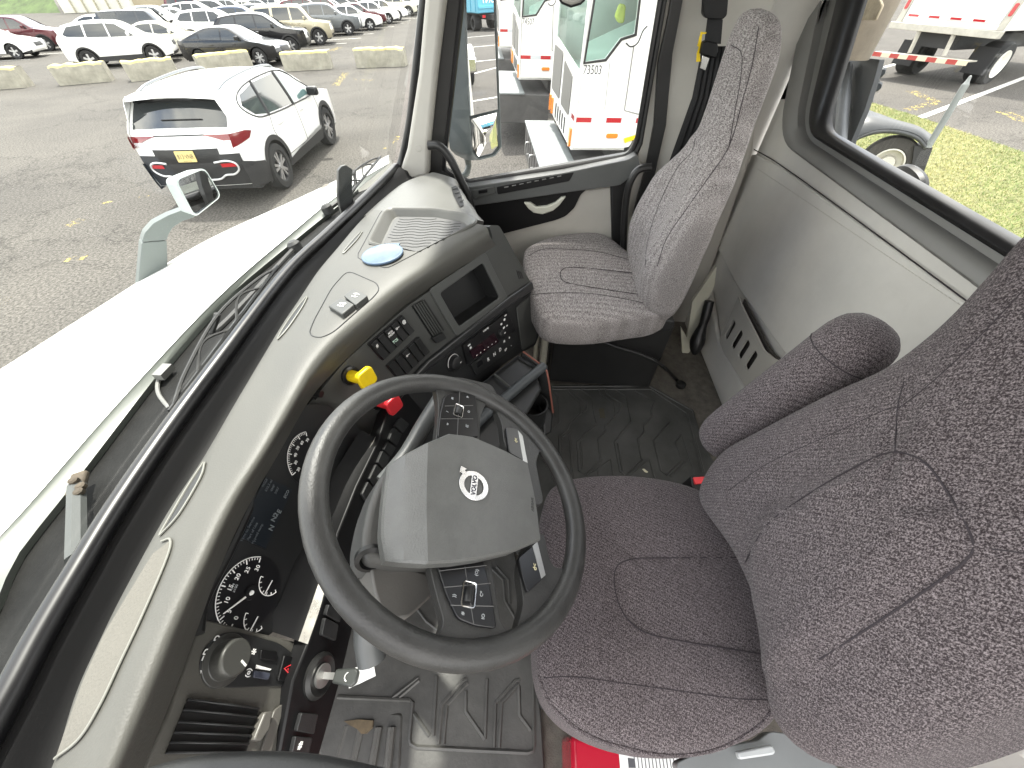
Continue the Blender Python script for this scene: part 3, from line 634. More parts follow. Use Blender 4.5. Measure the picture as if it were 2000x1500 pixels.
# rocker switch banks
def bank(quad, n, syms, name='rocker_switch'):
    mb = MB(); pprism(mb, FC, quad, -0.001, 0.003, 0.004); bk = mb.build('switch_bank', GLOSSB, dash, bevel=0.001)
    A, B, C_, D_ = [Vector(FC.ab(x, y, .003)) for x, y in quad]
    for k in range(n):
        t0, t1 = (k+.08)/n, (k+.92)/n
        q = [A.lerp(B, t0), A.lerp(B, t1), D_.lerp(C_, t1), D_.lerp(C_, t0)]; m = sum(q, Vector((0, 0)))/4
        q = [m+(p-m)*.93 for p in q]; mb = MB()
        up = [q[0], q[1], q[1].lerp(q[2], .5), q[0].lerp(q[3], .5)]; lo = [up[3], up[2], q[2], q[3]]
        n3 = FC.n
        def w(p, h): return FC.P(p.x, p.y, h)
        h = (0.009, 0.0055, 0.0075)
        mb.grid([[w(q[0], .003), w(q[1], .003)], [w(q[0], h[0]), w(q[1], h[0])], [w(up[3], h[1]), w(up[2], h[1])], [w(q[3], h[2]), w(q[2], h[2])], [w(q[3], .003), w(q[2], .003)]])
        mb.add([w(q[0], .003), w(q[0], h[0]), w(up[3], h[1]), w(q[3], h[2]), w(q[3], .003)], [(0, 1, 2, 3, 4)]); mb.add([w(q[1], .003), w(q[1], h[0]), w(up[2], h[1]), w(q[2], h[2]), w(q[2], .003)], [(0, 1, 2, 3, 4)])
        s = mb.build(name, DASHK, bk, bevel=0.0012)
        if syms[k]:
            mm = q[0].lerp(q[1], .5).lerp(q[3].lerp(q[2], .5), .25); text(syms[k], WHITEP, s, 'switch_symbol', FC.mat(mm.x, mm.y, 0.0086), 0.011 if len(syms[k]) < 3 else 0.0065, bold=0.015)
    return bk
sb = bank([(718, 672), (785, 614), (810, 646), (748, 705)], 5, ['#', '', 'MUD\nSNOW', 'o~', '@'])
a_ = FC.ab(772, 666, .008); text('TCS', M('green_print', (0.6, 0.8, 0.68), 0.5), sb, 'switch_caption', FC.mat(a_[0], a_[1], 0.0085), 0.0095, bold=0.02)
bank([(754, 714), (817, 656), (840, 687), (780, 745)], 5, ['', '', 'o~', '', ''])
# valve knobs
def knob(px_, col, name, tilt):
    c = FC.px(*px_); n = FC.n
    mb = MB(); mb.lathe(c, n, [(0.021, -0.001), (0.021, 0.006), (0.015, 0.008), (0.013, 0.004)], 24); col_ = mb.build('knob_collar', GLOSSB, dash)
    mb = MB(); mb.lathe(c, n, [(0.0125, 0.002), (0.0125, 0.028), (0.010, 0.032), (0.010, 0.046)], 20)
    f = Fr(c+n*0.044+FC.u*tilt[0]+FC.v*tilt[1], FC.u, n); aprism(mb, f, rect(0, 0, 0.040, 0.040), 0, 0.013, 0.010, 4)
    mb.build(name, col, dash, bevel=0.003, seg=3)
knob((683, 733), YELLOW, 'parking_brake_knob', (0.004, 0.002))
knob((737, 783), RED, 'trailer_supply_knob', (0.004, 0.0))
# lower stack: radio, gear selector keys, climate dial
mb = MB(); low = [(790, 762), (838, 714), (997, 592), (1043, 564), (1054, 655), (1046, 676), (1018, 690), (985, 712), (952, 742), (925, 765), (890, 800), (850, 830), (800, 830)]
ab = round2([FC.ab(x, y, -.006) for x, y in low], 0.014, 3); aprism(mb, FC, ab, -0.14, -0.006); ls = mb.build('lower_stack', DASHK, dash, bevel=0.007, seg=3)
mb = MB(); pprism(mb, FC, [(1009, 600), (1041, 574), (1050, 650), (1044, 670), (1020, 684)], -0.006, -0.002, 0.01); mb.build('stack_cheek', DASHD, dash, bevel=0.004)
mb = MB(); pprism(mb, FC, [(735, 838), (748, 808), (768, 778), (838, 704), (997, 580), (1041, 550), (1044, 566), (1000, 596), (842, 720), (776, 788), (754, 820), (742, 846)], -0.012, 0.012); mb.build('gloss_rail', M('rail_black', (0.02, 0.021, 0.022), 0.28), dash, bevel=0.006, seg=3)
mb = MB(); pprism(mb, FC, [(905, 675), (992, 609), (1008, 645), (915, 713)], -0.006, 0.003, 0.002, at_h=0.003); rad = mb.build('radio', GLOSSB, dash, bevel=0.0015)
mb = MB(); pprism(mb, FC, [(917, 686), (965, 650), (974, 668), (925, 702)], 0.003, 0.0036, at_h=0.0036); mb.build('radio_display', M('display_dark', (0.02, 0.008, 0.012), 0.1), rad)
mb = MB(); mb.lathe(FC.px(976, 650, .003), FC.n, [(0.0125, 0), (0.0125, 0.010), (0.010, 0.013), (0.0, 0.013)], 24); mb.build('volume_knob', DASHK, rad, bevel=0.0008)
a_ = FC.ab(949, 644, .004); ra = math.atan2(*reversed([FC.ab(962, 634)[i]-FC.ab(936, 655)[i] for i in (0, 1)]))
text('VOLVO', WHITEP, rad, 'radio_name', FC.mat(a_[0], a_[1], 0.004, ra), 0.009, bold=0.01)
for px_, py_, w, h in ((916, 674, .012, .004), (919, 679, .008, .006), (987, 616, .011, .004), (985, 624, .009, .007), (979, 633, .009, .006), (984, 640, .010, .006), (990, 636, .006, .004), (986, 650, .008, .003)):
    mb = MB(); c = FC.ab(px_, py_, .003); aprism(mb, FC, [tuple(Matrix.Rotation(ra, 2) @ Vector((p[0], p[1]))+Vector(c)) for p in rect(0, 0, w, h)], .003, .0042); mb.build('radio_key', WHITEP, rad)
for k in range(6):
    mb = MB(); c = FC.ab(931+k*7.4, 694-k*5.4, .003); aprism(mb, FC, rect(c[0], c[1], .005, .0022), .003, .0042); mb.build('radio_key', WHITEP, rad)
mb = MB(); pprism(mb, FC, [(920, 712), (1005, 645), (1016, 670), (930, 734)], -0.006, 0.001, 0.004, at_h=.001); gs = mb.build('gear_selector', DASHK, dash, bevel=0.002)
for s, x, y, z in (('R', 954, 702, .018), ('N', 966, 692, .018), ('D', 977, 683, .018), ('M', 985, 667, .013), ('+', 995, 660, .016), ('-', 998.5, 674.5, .016), ('E/P', 988, 683, .011)):
    a_ = FC.ab(x, y, .002); text(s, WHITEP, gs, 'key_letter', FC.mat(a_[0], a_[1], 0.002, ra), z, bold=0.01)
mb = MB(); pprism(mb, FC, [(930, 708), (941, 700), (945, 710), (934, 719)], .001, .003, .003); mb.build('selector_key', GLOSSB, gs, bevel=0.001)
c = FC.px(884, 708, -.006); mb = MB(); mb.lathe(c, FC.n, [(0.028, 0), (0.028, 0.004), (0.022, 0.005), (0.021, 0.018), (0.018, 0.020), (0, 0.020)], 32); cd = mb.build('climate_dial', DASHK, dash, bevel=0.0008)
mb = MB(); U, V_ = FC.u, FC.v
mb.tube([c+FC.n*0.0048+(U*math.cos(t)+V_*math.sin(t))*0.0255 for t in [R(10+k*12) for k in range(15)]], 0.0010, 5); mb.box(c+FC.n*0.0202+U*0.012-V_*0.004, (0.006, 0.002, 0.0008), FC.mat().to_3x3()); mb.build('dial_mark', WHITEP, cd)
# cup tray below the stack
FT = Fr(at(980, 720, z=.43), (0.9, -0.4, 0), (0, 0, 1))
zt = .43
def tp(x, y, z=zt): return at(x, y, z=z)
tl = [(925, 762), (1018, 692), (1063, 734), (1066, 745), (1062, 790), (1030, 800), (985, 790)]
mb = MB(); rim = [tp(*p) for p in [(905, 775), (1012, 694), (1056, 720), (985, 778), (945, 806)]]
lo = [p+Vector((0.0, 0.0, -0.09)) for p in rim]
mb.grid([rim, lo], cu=True); mb.add(lo, [(0, 1, 2, 3, 4)]); mb.build('cup_tray', M('tray_black', (0.01, 0.011, 0.013), 0.4), dash, solid=0.004)
mb = MB(); mb.tube(cr_spline([tp(1062, 716, .435), tp(1025, 745, .435), tp(985, 779, .435), tp(945, 812, .435), tp(900, 860, .435)], 4), 0.016, 12); mb.build('tray_rail', M('rail_bluegrey', (0.05, 0.056, 0.06), 0.45, bump=0.15), dash)
mb = MB(); mb.tube([tp(966, 731, .43), tp(1003, 762, .43)], 0.004, 8); mb.build('tray_divider', DASHD, dash)
mb = MB(); sidep = [tp(1020, 686, .44), tp(1062, 716, .44), tp(1070, 735, .42), tp(1080, 800, .30), tp(1074, 830, .22), tp(1040, 835, .2), tp(1000, 760, .3)]
mb.prism(sidep, (-0.012, -0.004, 0)); mb.build('tray_cheek', DASHK, dash, bevel=0.003)
mb = MB(); mb.tube(cr_spline([tp(1022, 687, .44), tp(1056, 712, .44), tp(1066, 722, .435), tp(1071, 740, .42), tp(1080, 806, .30)], 5), 0.0032, 8); mb.build('red_edge', M('edge_red', (0.20, 0.07, 0.05), 0.5), dash)
mb = MB(); cpos = at(1040, 800, z=.33); mb.lathe(cpos, (0, 0, 1), [(0.03, -0.06), (0.045, -0.05), (0.047, 0.02), (0.049, 0.03), (0.044, 0.03), (0.042, -0.045), (0.0, -0.048)], 28, cap=False); mb.build('cup_holder', DASHK, dash, solid=0.002)
mb = MB(); cpos = at(985, 862, z=.36); mb.lathe(cpos, (0, 0, 1), [(0.03, -0.06), (0.045, -0.05), (0.047, 0.02), (0.049, 0.03), (0.044, 0.03), (0.042, -0.045), (0.0, -0.048)], 28, cap=False); mb.build('cup_holder', DASHK, dash, solid=0.002)
mb = MB(); pprism(mb, Fr(at(1062, 800, z=.30), (0.6, -0.8, 0), (-.6, -.2, .7)), [(1050, 792), (1064, 786), (1080, 806), (1078, 845), (1062, 852), (1060, 820)], -0.02, 0.0); mb.build('holder_wing', DASHK, dash, bevel=0.006)
# engine-side carrier under the stack
mb = MB(); mb.prism([at(x, y, z=.42) for x, y in ((760, 800), (905, 778), (1010, 694), (1040, 700), (1060, 760), (1000, 860), (900, 930), (800, 960))], (0.10, 0.16, -0.40)); mb.build('stack_carrier', DASHK, dash, bevel=0.01)

# ------------------------------------------------------------------ instrument cluster
FG = plane3(at(399, 1190, z=.72), at(592, 830, z=.72), at(530, 1215, z=.62)); FG = Fr(FG.o, (1, 0, 0), FG.n)
mb = MB(); pprism(mb, FG, [(380, 1240), (398, 1190), (450, 1075), (520, 925), (590, 790), (640, 790), (720, 850), (640, 960), (545, 1225), (520, 1245)], -0.004, 0.0); gp = mb.build('gauge_panel', M('gauge_black', (0.008, 0.0085, 0.009), 0.5), dash, smooth=0)
mb = MB(); pprism(mb, FG, [(519, 931), (571, 956), (519, 1072), (463, 1046)], 0.0, 0.0015); disp = mb.build('info_display', M('display_blue', (0.006, 0.009, 0.013), 0.4), gp)
def gtext(s, px_, size, mat_, parent, name='gauge_numeral', rot=0):
    a_ = FG.ab(*px_, .0025); text(s, mat_, parent, name, FG.mat(a_[0], a_[1], 0.0022, rot), size, bold=0.012)
for s, p, z in (('E', (546, 999), .011), ('N2', (537, 1010), .011), ('N', (531, 1031), .011), ('ECO', (560, 965), .007)): gtext(s, p, z, M('display_print', (0.16, 0.18, 0.19), .5), disp, 'display_text')
for k, s in enumerate(('Hypoid temp', 'Part of Use', 'Time to Service', 'Engine Hours')): gtext(s, (503-k*9.5, 1042-k*4.4), .0058, M('dim_print', (0.07, 0.08, 0.09), .5), disp, 'display_text')
for k, s in enumerate(('2087', '490F', '592.2 mi', '46553', '52629')): gtext(s, (541-k*8, 958-k*5), .0058, MATS['dim_print'], disp, 'display_text')
def gauge(cpx, epx, a0, a1, nums, nm, big, needle, sub):
    c = Vector(FG.ab(*cpx)); r = (Vector(FG.ab(*epx))-c).length
    an = lambda p: math.atan2(*reversed(Vector(FG.ab(*p))-c)); a0, a1 = an(a1[0]), an(a1[1])
    while a0 < a1: a0 += 2*math.pi
    if needle is not None: needle = an(needle)
    def pt(t, k, h=.0016): return FG.P(c.x+math.cos(t)*r*k, c.y+math.sin(t)*r*k, h)
    mb = MB(); mb.lathe(FG.P(c.x, c.y, 0), FG.n, [(r*1.03, 0.0), (r*1.03, 0.0012), (0, 0.0012)], 48, cap=False); g_ = mb.build(nm, M('dial_black', (0.006, 0.006, 0.007), 0.3), gp)
    mb = MB(); mb.tube([pt(a0+(a1-a0)*k/40, 1.0) for k in range(41)], 0.0007, 5)
    n = (len(nums)-1)*5
    for k in range(n+1):
        t = a0+(a1-a0)*k/n; mb.tube([pt(t, .97), pt(t, .84 if k % 5 == 0 else .91)], 0.0009 if k % 5 == 0 else 0.0005, 5)
    mb.build('dial_scale', WHITEP, g_)
    for k, s in enumerate(nums):
        t = a0+(a1-a0)*k/(len(nums)-1); p = Vector((c.x+math.cos(t)*r*.68, c.y+math.sin(t)*r*.68)); text(s, WHITEP, g_, 'gauge_numeral', FG.mat(p.x, p.y, 0.0018), big)
    if needle is not None:
        mb = MB(); mb.tube([pt(needle, .0, .004), pt(needle, .86, .004)], [0.0016, 0.0008], 6); mb.lathe(FG.P(c.x, c.y, 0.001), FG.n, [(0.004, 0), (0.003, 0.005), (0, 0.005)], 14); mb.build('needle', WHITEP, g_); mb = MB(); mb.lathe(FG.P(c.x, c.y, 0.0015), FG.n, [(0.010, 0), (0.009, 0.004), (0.0042, 0.004)], 20, cap=False); mb.build('needle_hub', GLOSSB, g_)
    return g_, c, r
tach, tc_, tr_ = gauge((487, 1158), (421, 1166), 'auto', ((457, 1212), (503, 1104)), ['0', '5', '10', '15', '20', '25', '30'], 'tachometer', .0088, (440, 1193), 0)
a_ = FG.ab(457, 1148, .002); text('RPM\nx100', GREYP, tach, 'dial_caption', FG.mat(a_[0], a_[1], 0.0018), .005)
gauge((606, 895), (560, 893), 'auto', ((571, 927), (598, 853)), ['20', '30', '40', '50', '60', '70'], 'speedometer', .0075, None, 0)
for cpx, e in (((528, 1134), (504, 1136)), ((500, 1204), (474, 1210))):
    c = Vector(FG.ab(*cpx)); r = (Vector(FG.ab(*e))-c).length; mb = MB()
    mb.tube([FG.P(c.x+math.cos(t)*r, c.y+math.sin(t)*r, .0026) for t in [R(90+k*12) for k in range(13)]], 0.0007, 5)
    for k in range(7):
        t = R(90+k*24); mb.tube([FG.P(c.x+math.cos(t)*r*q, c.y+math.sin(t)*r*q, .0026) for q in (.98, .8)], 0.0006, 5)
    mb.tube([FG.P(c.x, c.y, .004), FG.P(c.x-r*.95, c.y+r*.1, .004)], 0.0009, 5); mb.build('small_gauge', WHITEP, gp)
# hood lip over the gauges, shelf below, silver rail
lip = cr_spline([at(x, y, z=.728) for x, y in ((386, 1238), (390, 1205), (400, 1168), (450, 1070), (520, 920), (575, 808), (597, 776), (612, 768), (628, 770))], 6)
mb = MB(); mb.tube(lip, 0.0075, 10); mb.build('cluster_lip', RUBBER, dash)
mb = MB(); gt = resample(lip, 30); mb.grid([[p+Vector((0, 0.012, 0.014)) for p in gt], gt, [p+Vector((0, 0.03, -0.03)) for p in gt]]); mb.build('lip_underside', DASHK, dash)
SL = [(583, 1252), (622, 1140), (650, 1041), (690, 950), (705, 905), (735, 850)]; SR = [(601, 1258), (637, 1155), (660, 1040), (697, 948), (715, 917), (739, 860)]
A = resample([at(x, y, z=.59) for x, y in SL], 20); B = resample([at(x, y, z=.585) for x, y in SR], 20)
GB = resample([at(x, y, z=.62) for x, y in ((528, 1230), (560, 1180), (610, 1040), (660, 930), (715, 842))], 20)
mb = MB(); mb.grid([[p+Vector((0, .01, .004)) for p in GB], [p.lerp(q, .5)+Vector((0, 0, -.012)) for p, q in zip(GB, A)], [p+Vector((0, 0, -.003)) for p in A]]); mb.build('cluster_shelf', PANELB, dash)
mb = MB(); mb.grid([[p+Vector((0, .004, -.008)) for p in A], A, B, [p+Vector((0, 0, -.01)) for p in B]]); mb.build('silver_rail', SILVER, dash, smooth=40)
# lower switch strip below the rail
FS = Fr((0, .303, .58), (1, 0, 0), (0, -.95, .31))
strip = [(739, 862), (757, 805), (800, 748), (880, 728), (870, 780), (800, 880), (740, 990), (700, 1100), (700, 1180), (665, 1330), (617, 1500), (540, 1500), (572, 1330), (601, 1259), (637, 1156), (660, 1041), (697, 948)]
mb = MB(); pprism(mb, FS, strip, -0.03, 0.0); mb.build('lower_strip', PANELB, dash, bevel=0.003)
for q in ([(722, 935), (736, 906), (748, 919), (733, 950)], [(738, 903), (748, 880), (762, 893), (750, 917)], [(750, 878), (758, 862), (773, 874), (764, 892)], [(760, 858), (770, 835), (785, 848), (775, 871)], [(772, 832), (783, 815), (800, 828), (787, 846)], [(708, 965), (720, 940), (730, 954), (717, 980)],
          [(643, 1180), (668, 1195), (664, 1216), (637, 1201)], [(636, 1206), (662, 1220), (656, 1252), (629, 1240)], [(590, 1392), (622, 1395), (614, 1434), (580, 1428)], [(578, 1438), (611, 1441), (602, 1480), (570, 1476)]):
    mb = MB(); pprism(mb, FS, q, 0.0, 0.007, 0.003); mb.build('rocker_switch', DASHK, dash, bevel=0.002)
a_ = FS.ab(587, 1457, .008); text('#', WHITEP, dash, 'switch_symbol', FS.mat(a_[0], a_[1], .0075, R(90)), .012, bold=.02)
c = FS.px(622, 1319); mb = MB(); mb.lathe(c, FS.n, [(0.031, 0), (0.031, 0.004), (0.026, 0.009), (0.017, 0.006)], 32); ig = mb.build('ignition_ring', RUBBER, dash)
mb = MB(); mb.lathe(c, FS.n, [(0.016, 0.004), (0.016, 0.010), (0.0, 0.010)], 28, cap=False); mb.build('ignition_lock', STEEL, ig)
key = thing('ignition_key', 'black ignition key with a white paper tag, stuck in the dashboard lock', 'key', c)
mb = MB(); mb.box(c+FS.n*0.02, (0.009, 0.0025, 0.03), FS.mat().to_3x3()); mb.build('key_blade', STEEL, key)
kd = (at(700, 1320, z=.60)-(c+FS.n*.03)); kd.z = 0
mb = MB(); f = Fr(c+FS.n*.03, FS.n, (0, .2, 1)); aprism(mb, f, [(0, -.009), (.034, -.012), (.040, -.006), (.040, .008), (.034, .012), (0, .009)], -.004, .004); mb.build('key_head', M('key_grey', (0.035, 0.038, 0.036), .35), key, bevel=.003)
mb = MB(); t0 = c+FS.n*.062+Vector((0, 0, -.006)); f = Fr(t0, (.5, -1, 0), (-.2, -.1, 1)); aprism(mb, f, rect(.012, 0, .040, .022), 0, .001); mb.build('paper_tag', M('paper', (.8, .8, .77), .7), key)
mb = MB(); mb.tube([t0+Vector((0.006*math.cos(k*.628), 0.006*math.sin(k*.628)+.006, .004)) for k in range(10)], .0008, 5, closed=True); mb.build('key_ring', STEEL, key)

# light switch panel and driver vent
FH = plane3(at(397, 1207, z=.72), at(290, 1480, z=.72), at(511, 1474, z=.585)); FH = Fr(FH.o, (1, 0, 0), FH.n)
mb = MB(); pprism(mb, FH, [(393, 1207), (597, 1258), (585, 1300), (560, 1412), (530, 1520), (270, 1530), (335, 1380)], -0.03, 0.0, 0.004); mb.build('light_panel', M('panel_warm', (0.085, 0.082, 0.072), 0.45, bump=0.2, bscale=500, var=0.12), dash, bevel=0.003)
mb = MB(); mb.tube([FH.px(597, 1258, .001), FH.px(586, 1300, .001), FH.px(573, 1350, .001), FH.px(561, 1412, .001), FH.px(545, 1470, .001)], .0022, 8); mb.build('panel_edge', SILVER, dash)
def zz(x, y): return (250+x/3.3333, 1150+y/3.3333)
mb = MB(); pprism(mb, FH, [zz(*p) for p in ((462, 500), (490, 390), (590, 295), (700, 275), (980, 350), (1090, 430), (1105, 480), (1080, 618), (1050, 632), (880, 636), (680, 645), (560, 635), (480, 570))], 0, 0.0018, 0.012, 5); lm = mb.build('light_module', DASHK, dash, bevel=0.0012)
kc = FH.px(*zz(640, 460), 0.004); mb = MB(); mb.lathe(kc, FH.n, [(0.030, -.004), (0.030, -.001), (0.0225, 0.000), (0.0215, 0.016), (0.0195, 0.019), (0, 0.019)], 44, cap=False); kn = mb.build('light_knob', M('knob_grey', (0.05, 0.05, 0.046), .4, bump=.1), lm, bevel=.001)
mb = MB(); mb.box(kc+FH.n*.0194-FH.u*.005-FH.v*.012, (.0025, .010, .0008), FH.mat(0, 0, 0, R(-25)).to_3x3()); mb.build('knob_mark', WHITEP, kn)
for s, p, z in (('O', (540, 590), .011), ('=D', (505, 430), .010), ('=D', (575, 340), .010), ('**', (497, 525), .010), ('*', (832, 412), .016), ('(o)', (784, 546), .009)):
    a_ = FH.ab(*zz(*p), .0022); text(s, WHITEP, lm, 'lamp_symbol', FH.mat(a_[0], a_[1], .0022), z, bold=.015)
for q, m_ in (([(870, 395), (975, 410), (965, 470), (860, 455)], PANELB), ([(825, 530), (930, 548), (915, 592), (820, 575)], M('dimmer_blue', (.05, .055, .075), .3))):
    mb = MB(); pprism(mb, FH, [zz(*p) for p in q], .0018, .005, .002); mb.build('dimmer_switch', m_, lm, bevel=.001)
mb = MB(); pprism(mb, FH, [zz(*p) for p in ((838, 495), (935, 522), (925, 532), (832, 518))], .0018, .0025); mb.build('dimmer_wedge', WHITEP, lm)
mb = MB(); pprism(mb, FH, [zz(*p) for p in ((1020, 432), (1078, 440), (1040, 604), (978, 598))], .0018, .006, .002); hz_ = mb.build('hazard_button', PANELB, lm, bevel=.0012)
mb = MB(); q = [FH.P(*FH.ab(*zz(*p), .0065), .0065) for p in ((1060, 495), (1018, 518), (1048, 552))]; mb.tube(q, .0012, 6, closed=True); mb.add([q[0].lerp((q[1]+q[2])/2, .4), q[1].lerp((q[0]+q[2])/2, .4), q[2].lerp((q[0]+q[1])/2, .4)], [(0, 1, 2)]); mb.build('hazard_triangle', RED, hz_)
vq = [zz(*p) for p in ((385, 728), (850, 788), (770, 1060), (250, 1060))]
mb = MB(); pprism(mb, FH, vq, 0, .001); dv = mb.build('driver_vent', M('vent_void', (.004, .004, .004), .6), dash)
mb = MB()
for k in range(6):
    t = k/5; a = Vector(vq[0]).lerp(Vector(vq[3]), t); b = Vector(vq[1]).lerp(Vector(vq[2]), t); A_, B_ = FH.px(a.x, a.y, .004), FH.px(b.x, b.y, .004)
    w = (FH.n*.006+FH.v*.003); mb.grid([[A_-w, B_-w], [A_+w*.6, B_+w*.6]])
mb.build('vent_slat', DASHK, dv, solid=.0018)
mb = MB(); pprism(mb, FH, [zz(*p) for p in ((895, 800), (945, 795), (925, 910), (870, 990), (820, 985))], .0, .012, .003); mb.build('vent_slider', M('slider_grey', (.10, .095, .085), .4), dv, bevel=.004)
mb = MB(); pprism(mb, FH, [zz(*p) for p in ((955, 790), (1020, 740), (1000, 830), (930, 1080), (860, 1085))], .0, .004, .004); mb.build('vent_surround', MATS['slider_grey'], dv, bevel=.003)
# trim at the driver door edge, front of the sill
mb = MB(); mb.tube(cr_spline([at(x, y, z=.84) for x, y in ((200, 1582), (330, 1535), (460, 1519), (600, 1524), (760, 1558))], 6), .016, 14)
mb.build('door_edge_trim', DASHK, cab)

# ================================================================== steering wheel
WC = Vector((.281, .079, .747)); FWH = Fr(WC, (1, 0, 0), (.073, -.482, .873))
LEATH = M('wheel_leather', (0.036, 0.036, 0.035), 0.42, bump=0.25, bscale=350, var=0.25, vscale=25)
wheel = thing('steering_wheel', 'black four spoke steering wheel with worn rim and a round badge on its hub', 'steering wheel', WC)
mb = MB(); rr = []
for i in range(72):
    t = i*2*math.pi/72; c = FWH.P(.213*math.cos(t), .213*math.sin(t)); e = (FWH.u*math.cos(t)+FWH.v*math.sin(t))
    rr.append([c+e*(.0175*math.cos(k*2*math.pi/18))+FWH.n*(.0155*math.sin(k*2*math.pi/18)) for k in range(18)])
mb.grid(rr, cu=True, cv=True); mb.build('rim', LEATH, wheel, smooth=80)
mb = MB()
SPK = [[(846, 738), (900, 738), (960, 752), (972, 775), (948, 790), (938, 812), (936, 866), (850, 866), (856, 800), (852, 765)],
       [(975, 783), (1020, 812), (1066, 872), (1052, 885), (1046, 905), (1062, 985), (1040, 990), (1012, 910), (984, 868), (980, 830), (968, 800)],
       [(836, 1096), (955, 1082), (968, 1160), (978, 1220), (1000, 1240), (985, 1262), (930, 1278), (868, 1270), (840, 1252), (858, 1238), (866, 1215), (848, 1150)],
       [(1030, 1052), (1062, 1040), (1070, 1085), (1080, 1108), (1108, 1112), (1098, 1160), (1062, 1218), (1020, 1246), (1006, 1236), (1012, 1215), (1022, 1180), (1012, 1110)]]
for s in SPK: pprism(mb, FWH, s, -.016, .002, .012, 4, at_h=0)
mb.build('spoke', LEATH, wheel, bevel=.007, seg=4)
HUBM = M('hub_grey', (0.105, 0.107, 0.103), 0.40, bump=0.3, bscale=480, var=0.14, vscale=22)
def ha(px_, h): return FWH.px(px_[0], px_[1], h)
cols = [([(762, 908), (753, 985), (750, 1040), (758, 1090)], .010), ([(792, 888), (787, 980), (788, 1093)], .0255), ([(836, 866), (833, 980), (836, 1096)], .041), ([(880, 848), (882, 970), (890, 1093)], .041), ([(925, 854), (935, 965), (940, 1086)], .041), ([(985, 880), (998, 970), (1002, 1072)], .036), ([(1030, 904), (1046, 980), (1055, 1050)], .029)]
rows = []
for q, h in cols:
    q3 = resample(cr_spline([ha(p, h) for p in q], 8), 20); rows.append(q3)
top = [[rows[i][j].lerp(rows[i+1][j], k/3) for i in range(len(rows)-1) for k in range(3)]+[rows[-1][j]] for j in range(20)]
cen = FWH.P(0.01, 0.0, .03)
def ringof(g): return g[0]+[r[-1] for r in g[1:-1]]+g[-1][::-1]+[r[0] for r in g[1:-1]][::-1]
rg = ringof(top)
mb = MB(); mb.grid(top); r1 = [p+(p-cen).normalized()*.003-FWH.n*.004 for p in rg]; r2 = [p+(p-cen).normalized()*.002-FWH.n*.022 for p in rg]; r3 = [p-(p-cen).normalized()*.03-FWH.n*.03 for p in rg]
mb.grid([rg, r1, r2, r3], cu=True); hub = mb.build('hub', HUBM, wheel, smooth=13, weld=True)
PADT = Surf(top)
# badge on the hub
bf = PADT.frame(925, 949, FWH.u); br = 0.0235
mb = MB(); N = 40
mb.grid([[bf.P(math.cos(k*2*math.pi/N)*r, math.sin(k*2*math.pi/N)*r, h) for k in range(N)] for r, h in ((br, .0004), (br, .002), (br*.67, .002), (br*.67, .0004))], cu=True)
mb.box(bf.P(0, 0, .0014), (br*1.72, .0105, .0022), bf.mat().to_3x3())
ar = [(-.014+.0, .019), (-.027, .027), (-.0185, .0305), (-.0155, .0255)]
sgn = bf.ab(903, 929); sx = 1 if sgn[0] > 0 else -1; sy = 1 if sgn[1] > 0 else -1
aprism(mb, bf, [(sx*.011, sy*.0195), (sx*.0165, sy*.0150), (sx*.0205, sy*.0185), (sx*.0145, sy*.0235)], .0004, .0024)
aprism(mb, bf, [(sx*.0125, sy*.0255), (sx*.0245, sy*.0245), (sx*.0225, sy*.0145)], .0004, .0026)
bd = mb.build('badge', CHROME, hub, bevel=.0004)
text('VOLVO', M('badge_blue', (.01, .013, .03), .4), bd, 'badge_name', bf.mat(0, 0, .0026), .0098, bold=.02)
ef = PADT.frame(1040, 985, FWH.u); text('AIRBAG', M('emboss_grey', (.055, .056, .055), .5), hub, 'embossed_word', ef.mat(0, 0, .0003), .007)
# button pads
def buttons(quad, split, rows_, frame_c, fw, fh, syms, sym_px):
    mb = MB(); pprism(mb, FWH, quad, -.004, .007, .006, 3, at_h=.007); bp = mb.build('button_pad', GLOSSB, wheel, bevel=.0015)
    mb = MB()
    for a, b in rows_+[split]: mb.tube([FWH.px(*a, .0072), FWH.px(*b, .0072)], .0007, 5)
    mb.build('button_gap', M('gap_grey', (.10, .10, .10), .4), bp)
    c = FWH.ab(*frame_c, .008); l = rect(c[0], c[1], fw, fh); l = round2(l, .003, 4); mb = MB(); mb.tube([FWH.P(a, b, .008) for a, b in l], .0012, 6, closed=True); mb.build('scroll_frame', CHROME, bp)
    mb = MB(); f0 = FWH.P(c[0], c[1], .006); mb.lathe(f0-FWH.u*fw*.3, FWH.u, [(.0055, 0), (.0062, .001), (.0062, fw*.6-.001), (.0055, fw*.6)], 16); mb.build('scroll_wheel', DASHK, bp)
    for s, p in zip(syms, sym_px):
        a_ = FWH.ab(*p, .0075); text(s, GREYP, bp, 'button_symbol', FWH.mat(a_[0], a_[1], .0073), .006, bold=.02)
    mb = MB(); q = [FWH.px(*quad[k], .0075) for k in (-2, -1)]
    return bp
buttons([(868, 774), (884, 766), (928, 764), (932, 800), (936, 853), (855, 854), (860, 806)], ((898, 764), (893, 853)), [((869, 793), (924, 792)), ((861, 818), (924, 818))], (896, 802), .027, .016, ['M', '(v', '/', 'O', 'w', '((('], [(884, 778), (913, 775), (874, 804), (916, 804), (874, 828), (912, 832)])
buttons([(853, 1100), (943, 1088), (958, 1150), (971, 1228), (928, 1222), (894, 1208), (872, 1160)], ((908, 1106), (925, 1218)), [((858, 1115), (950, 1104)), ((867, 1147), (958, 1139)), ((880, 1182), (964, 1184))], (916, 1161), .029, .018, ['(O)', '))', 'C*', '#', 'IO'], [(931, 1118), (887, 1163), (941, 1160), (904, 1198), (944, 1204)])
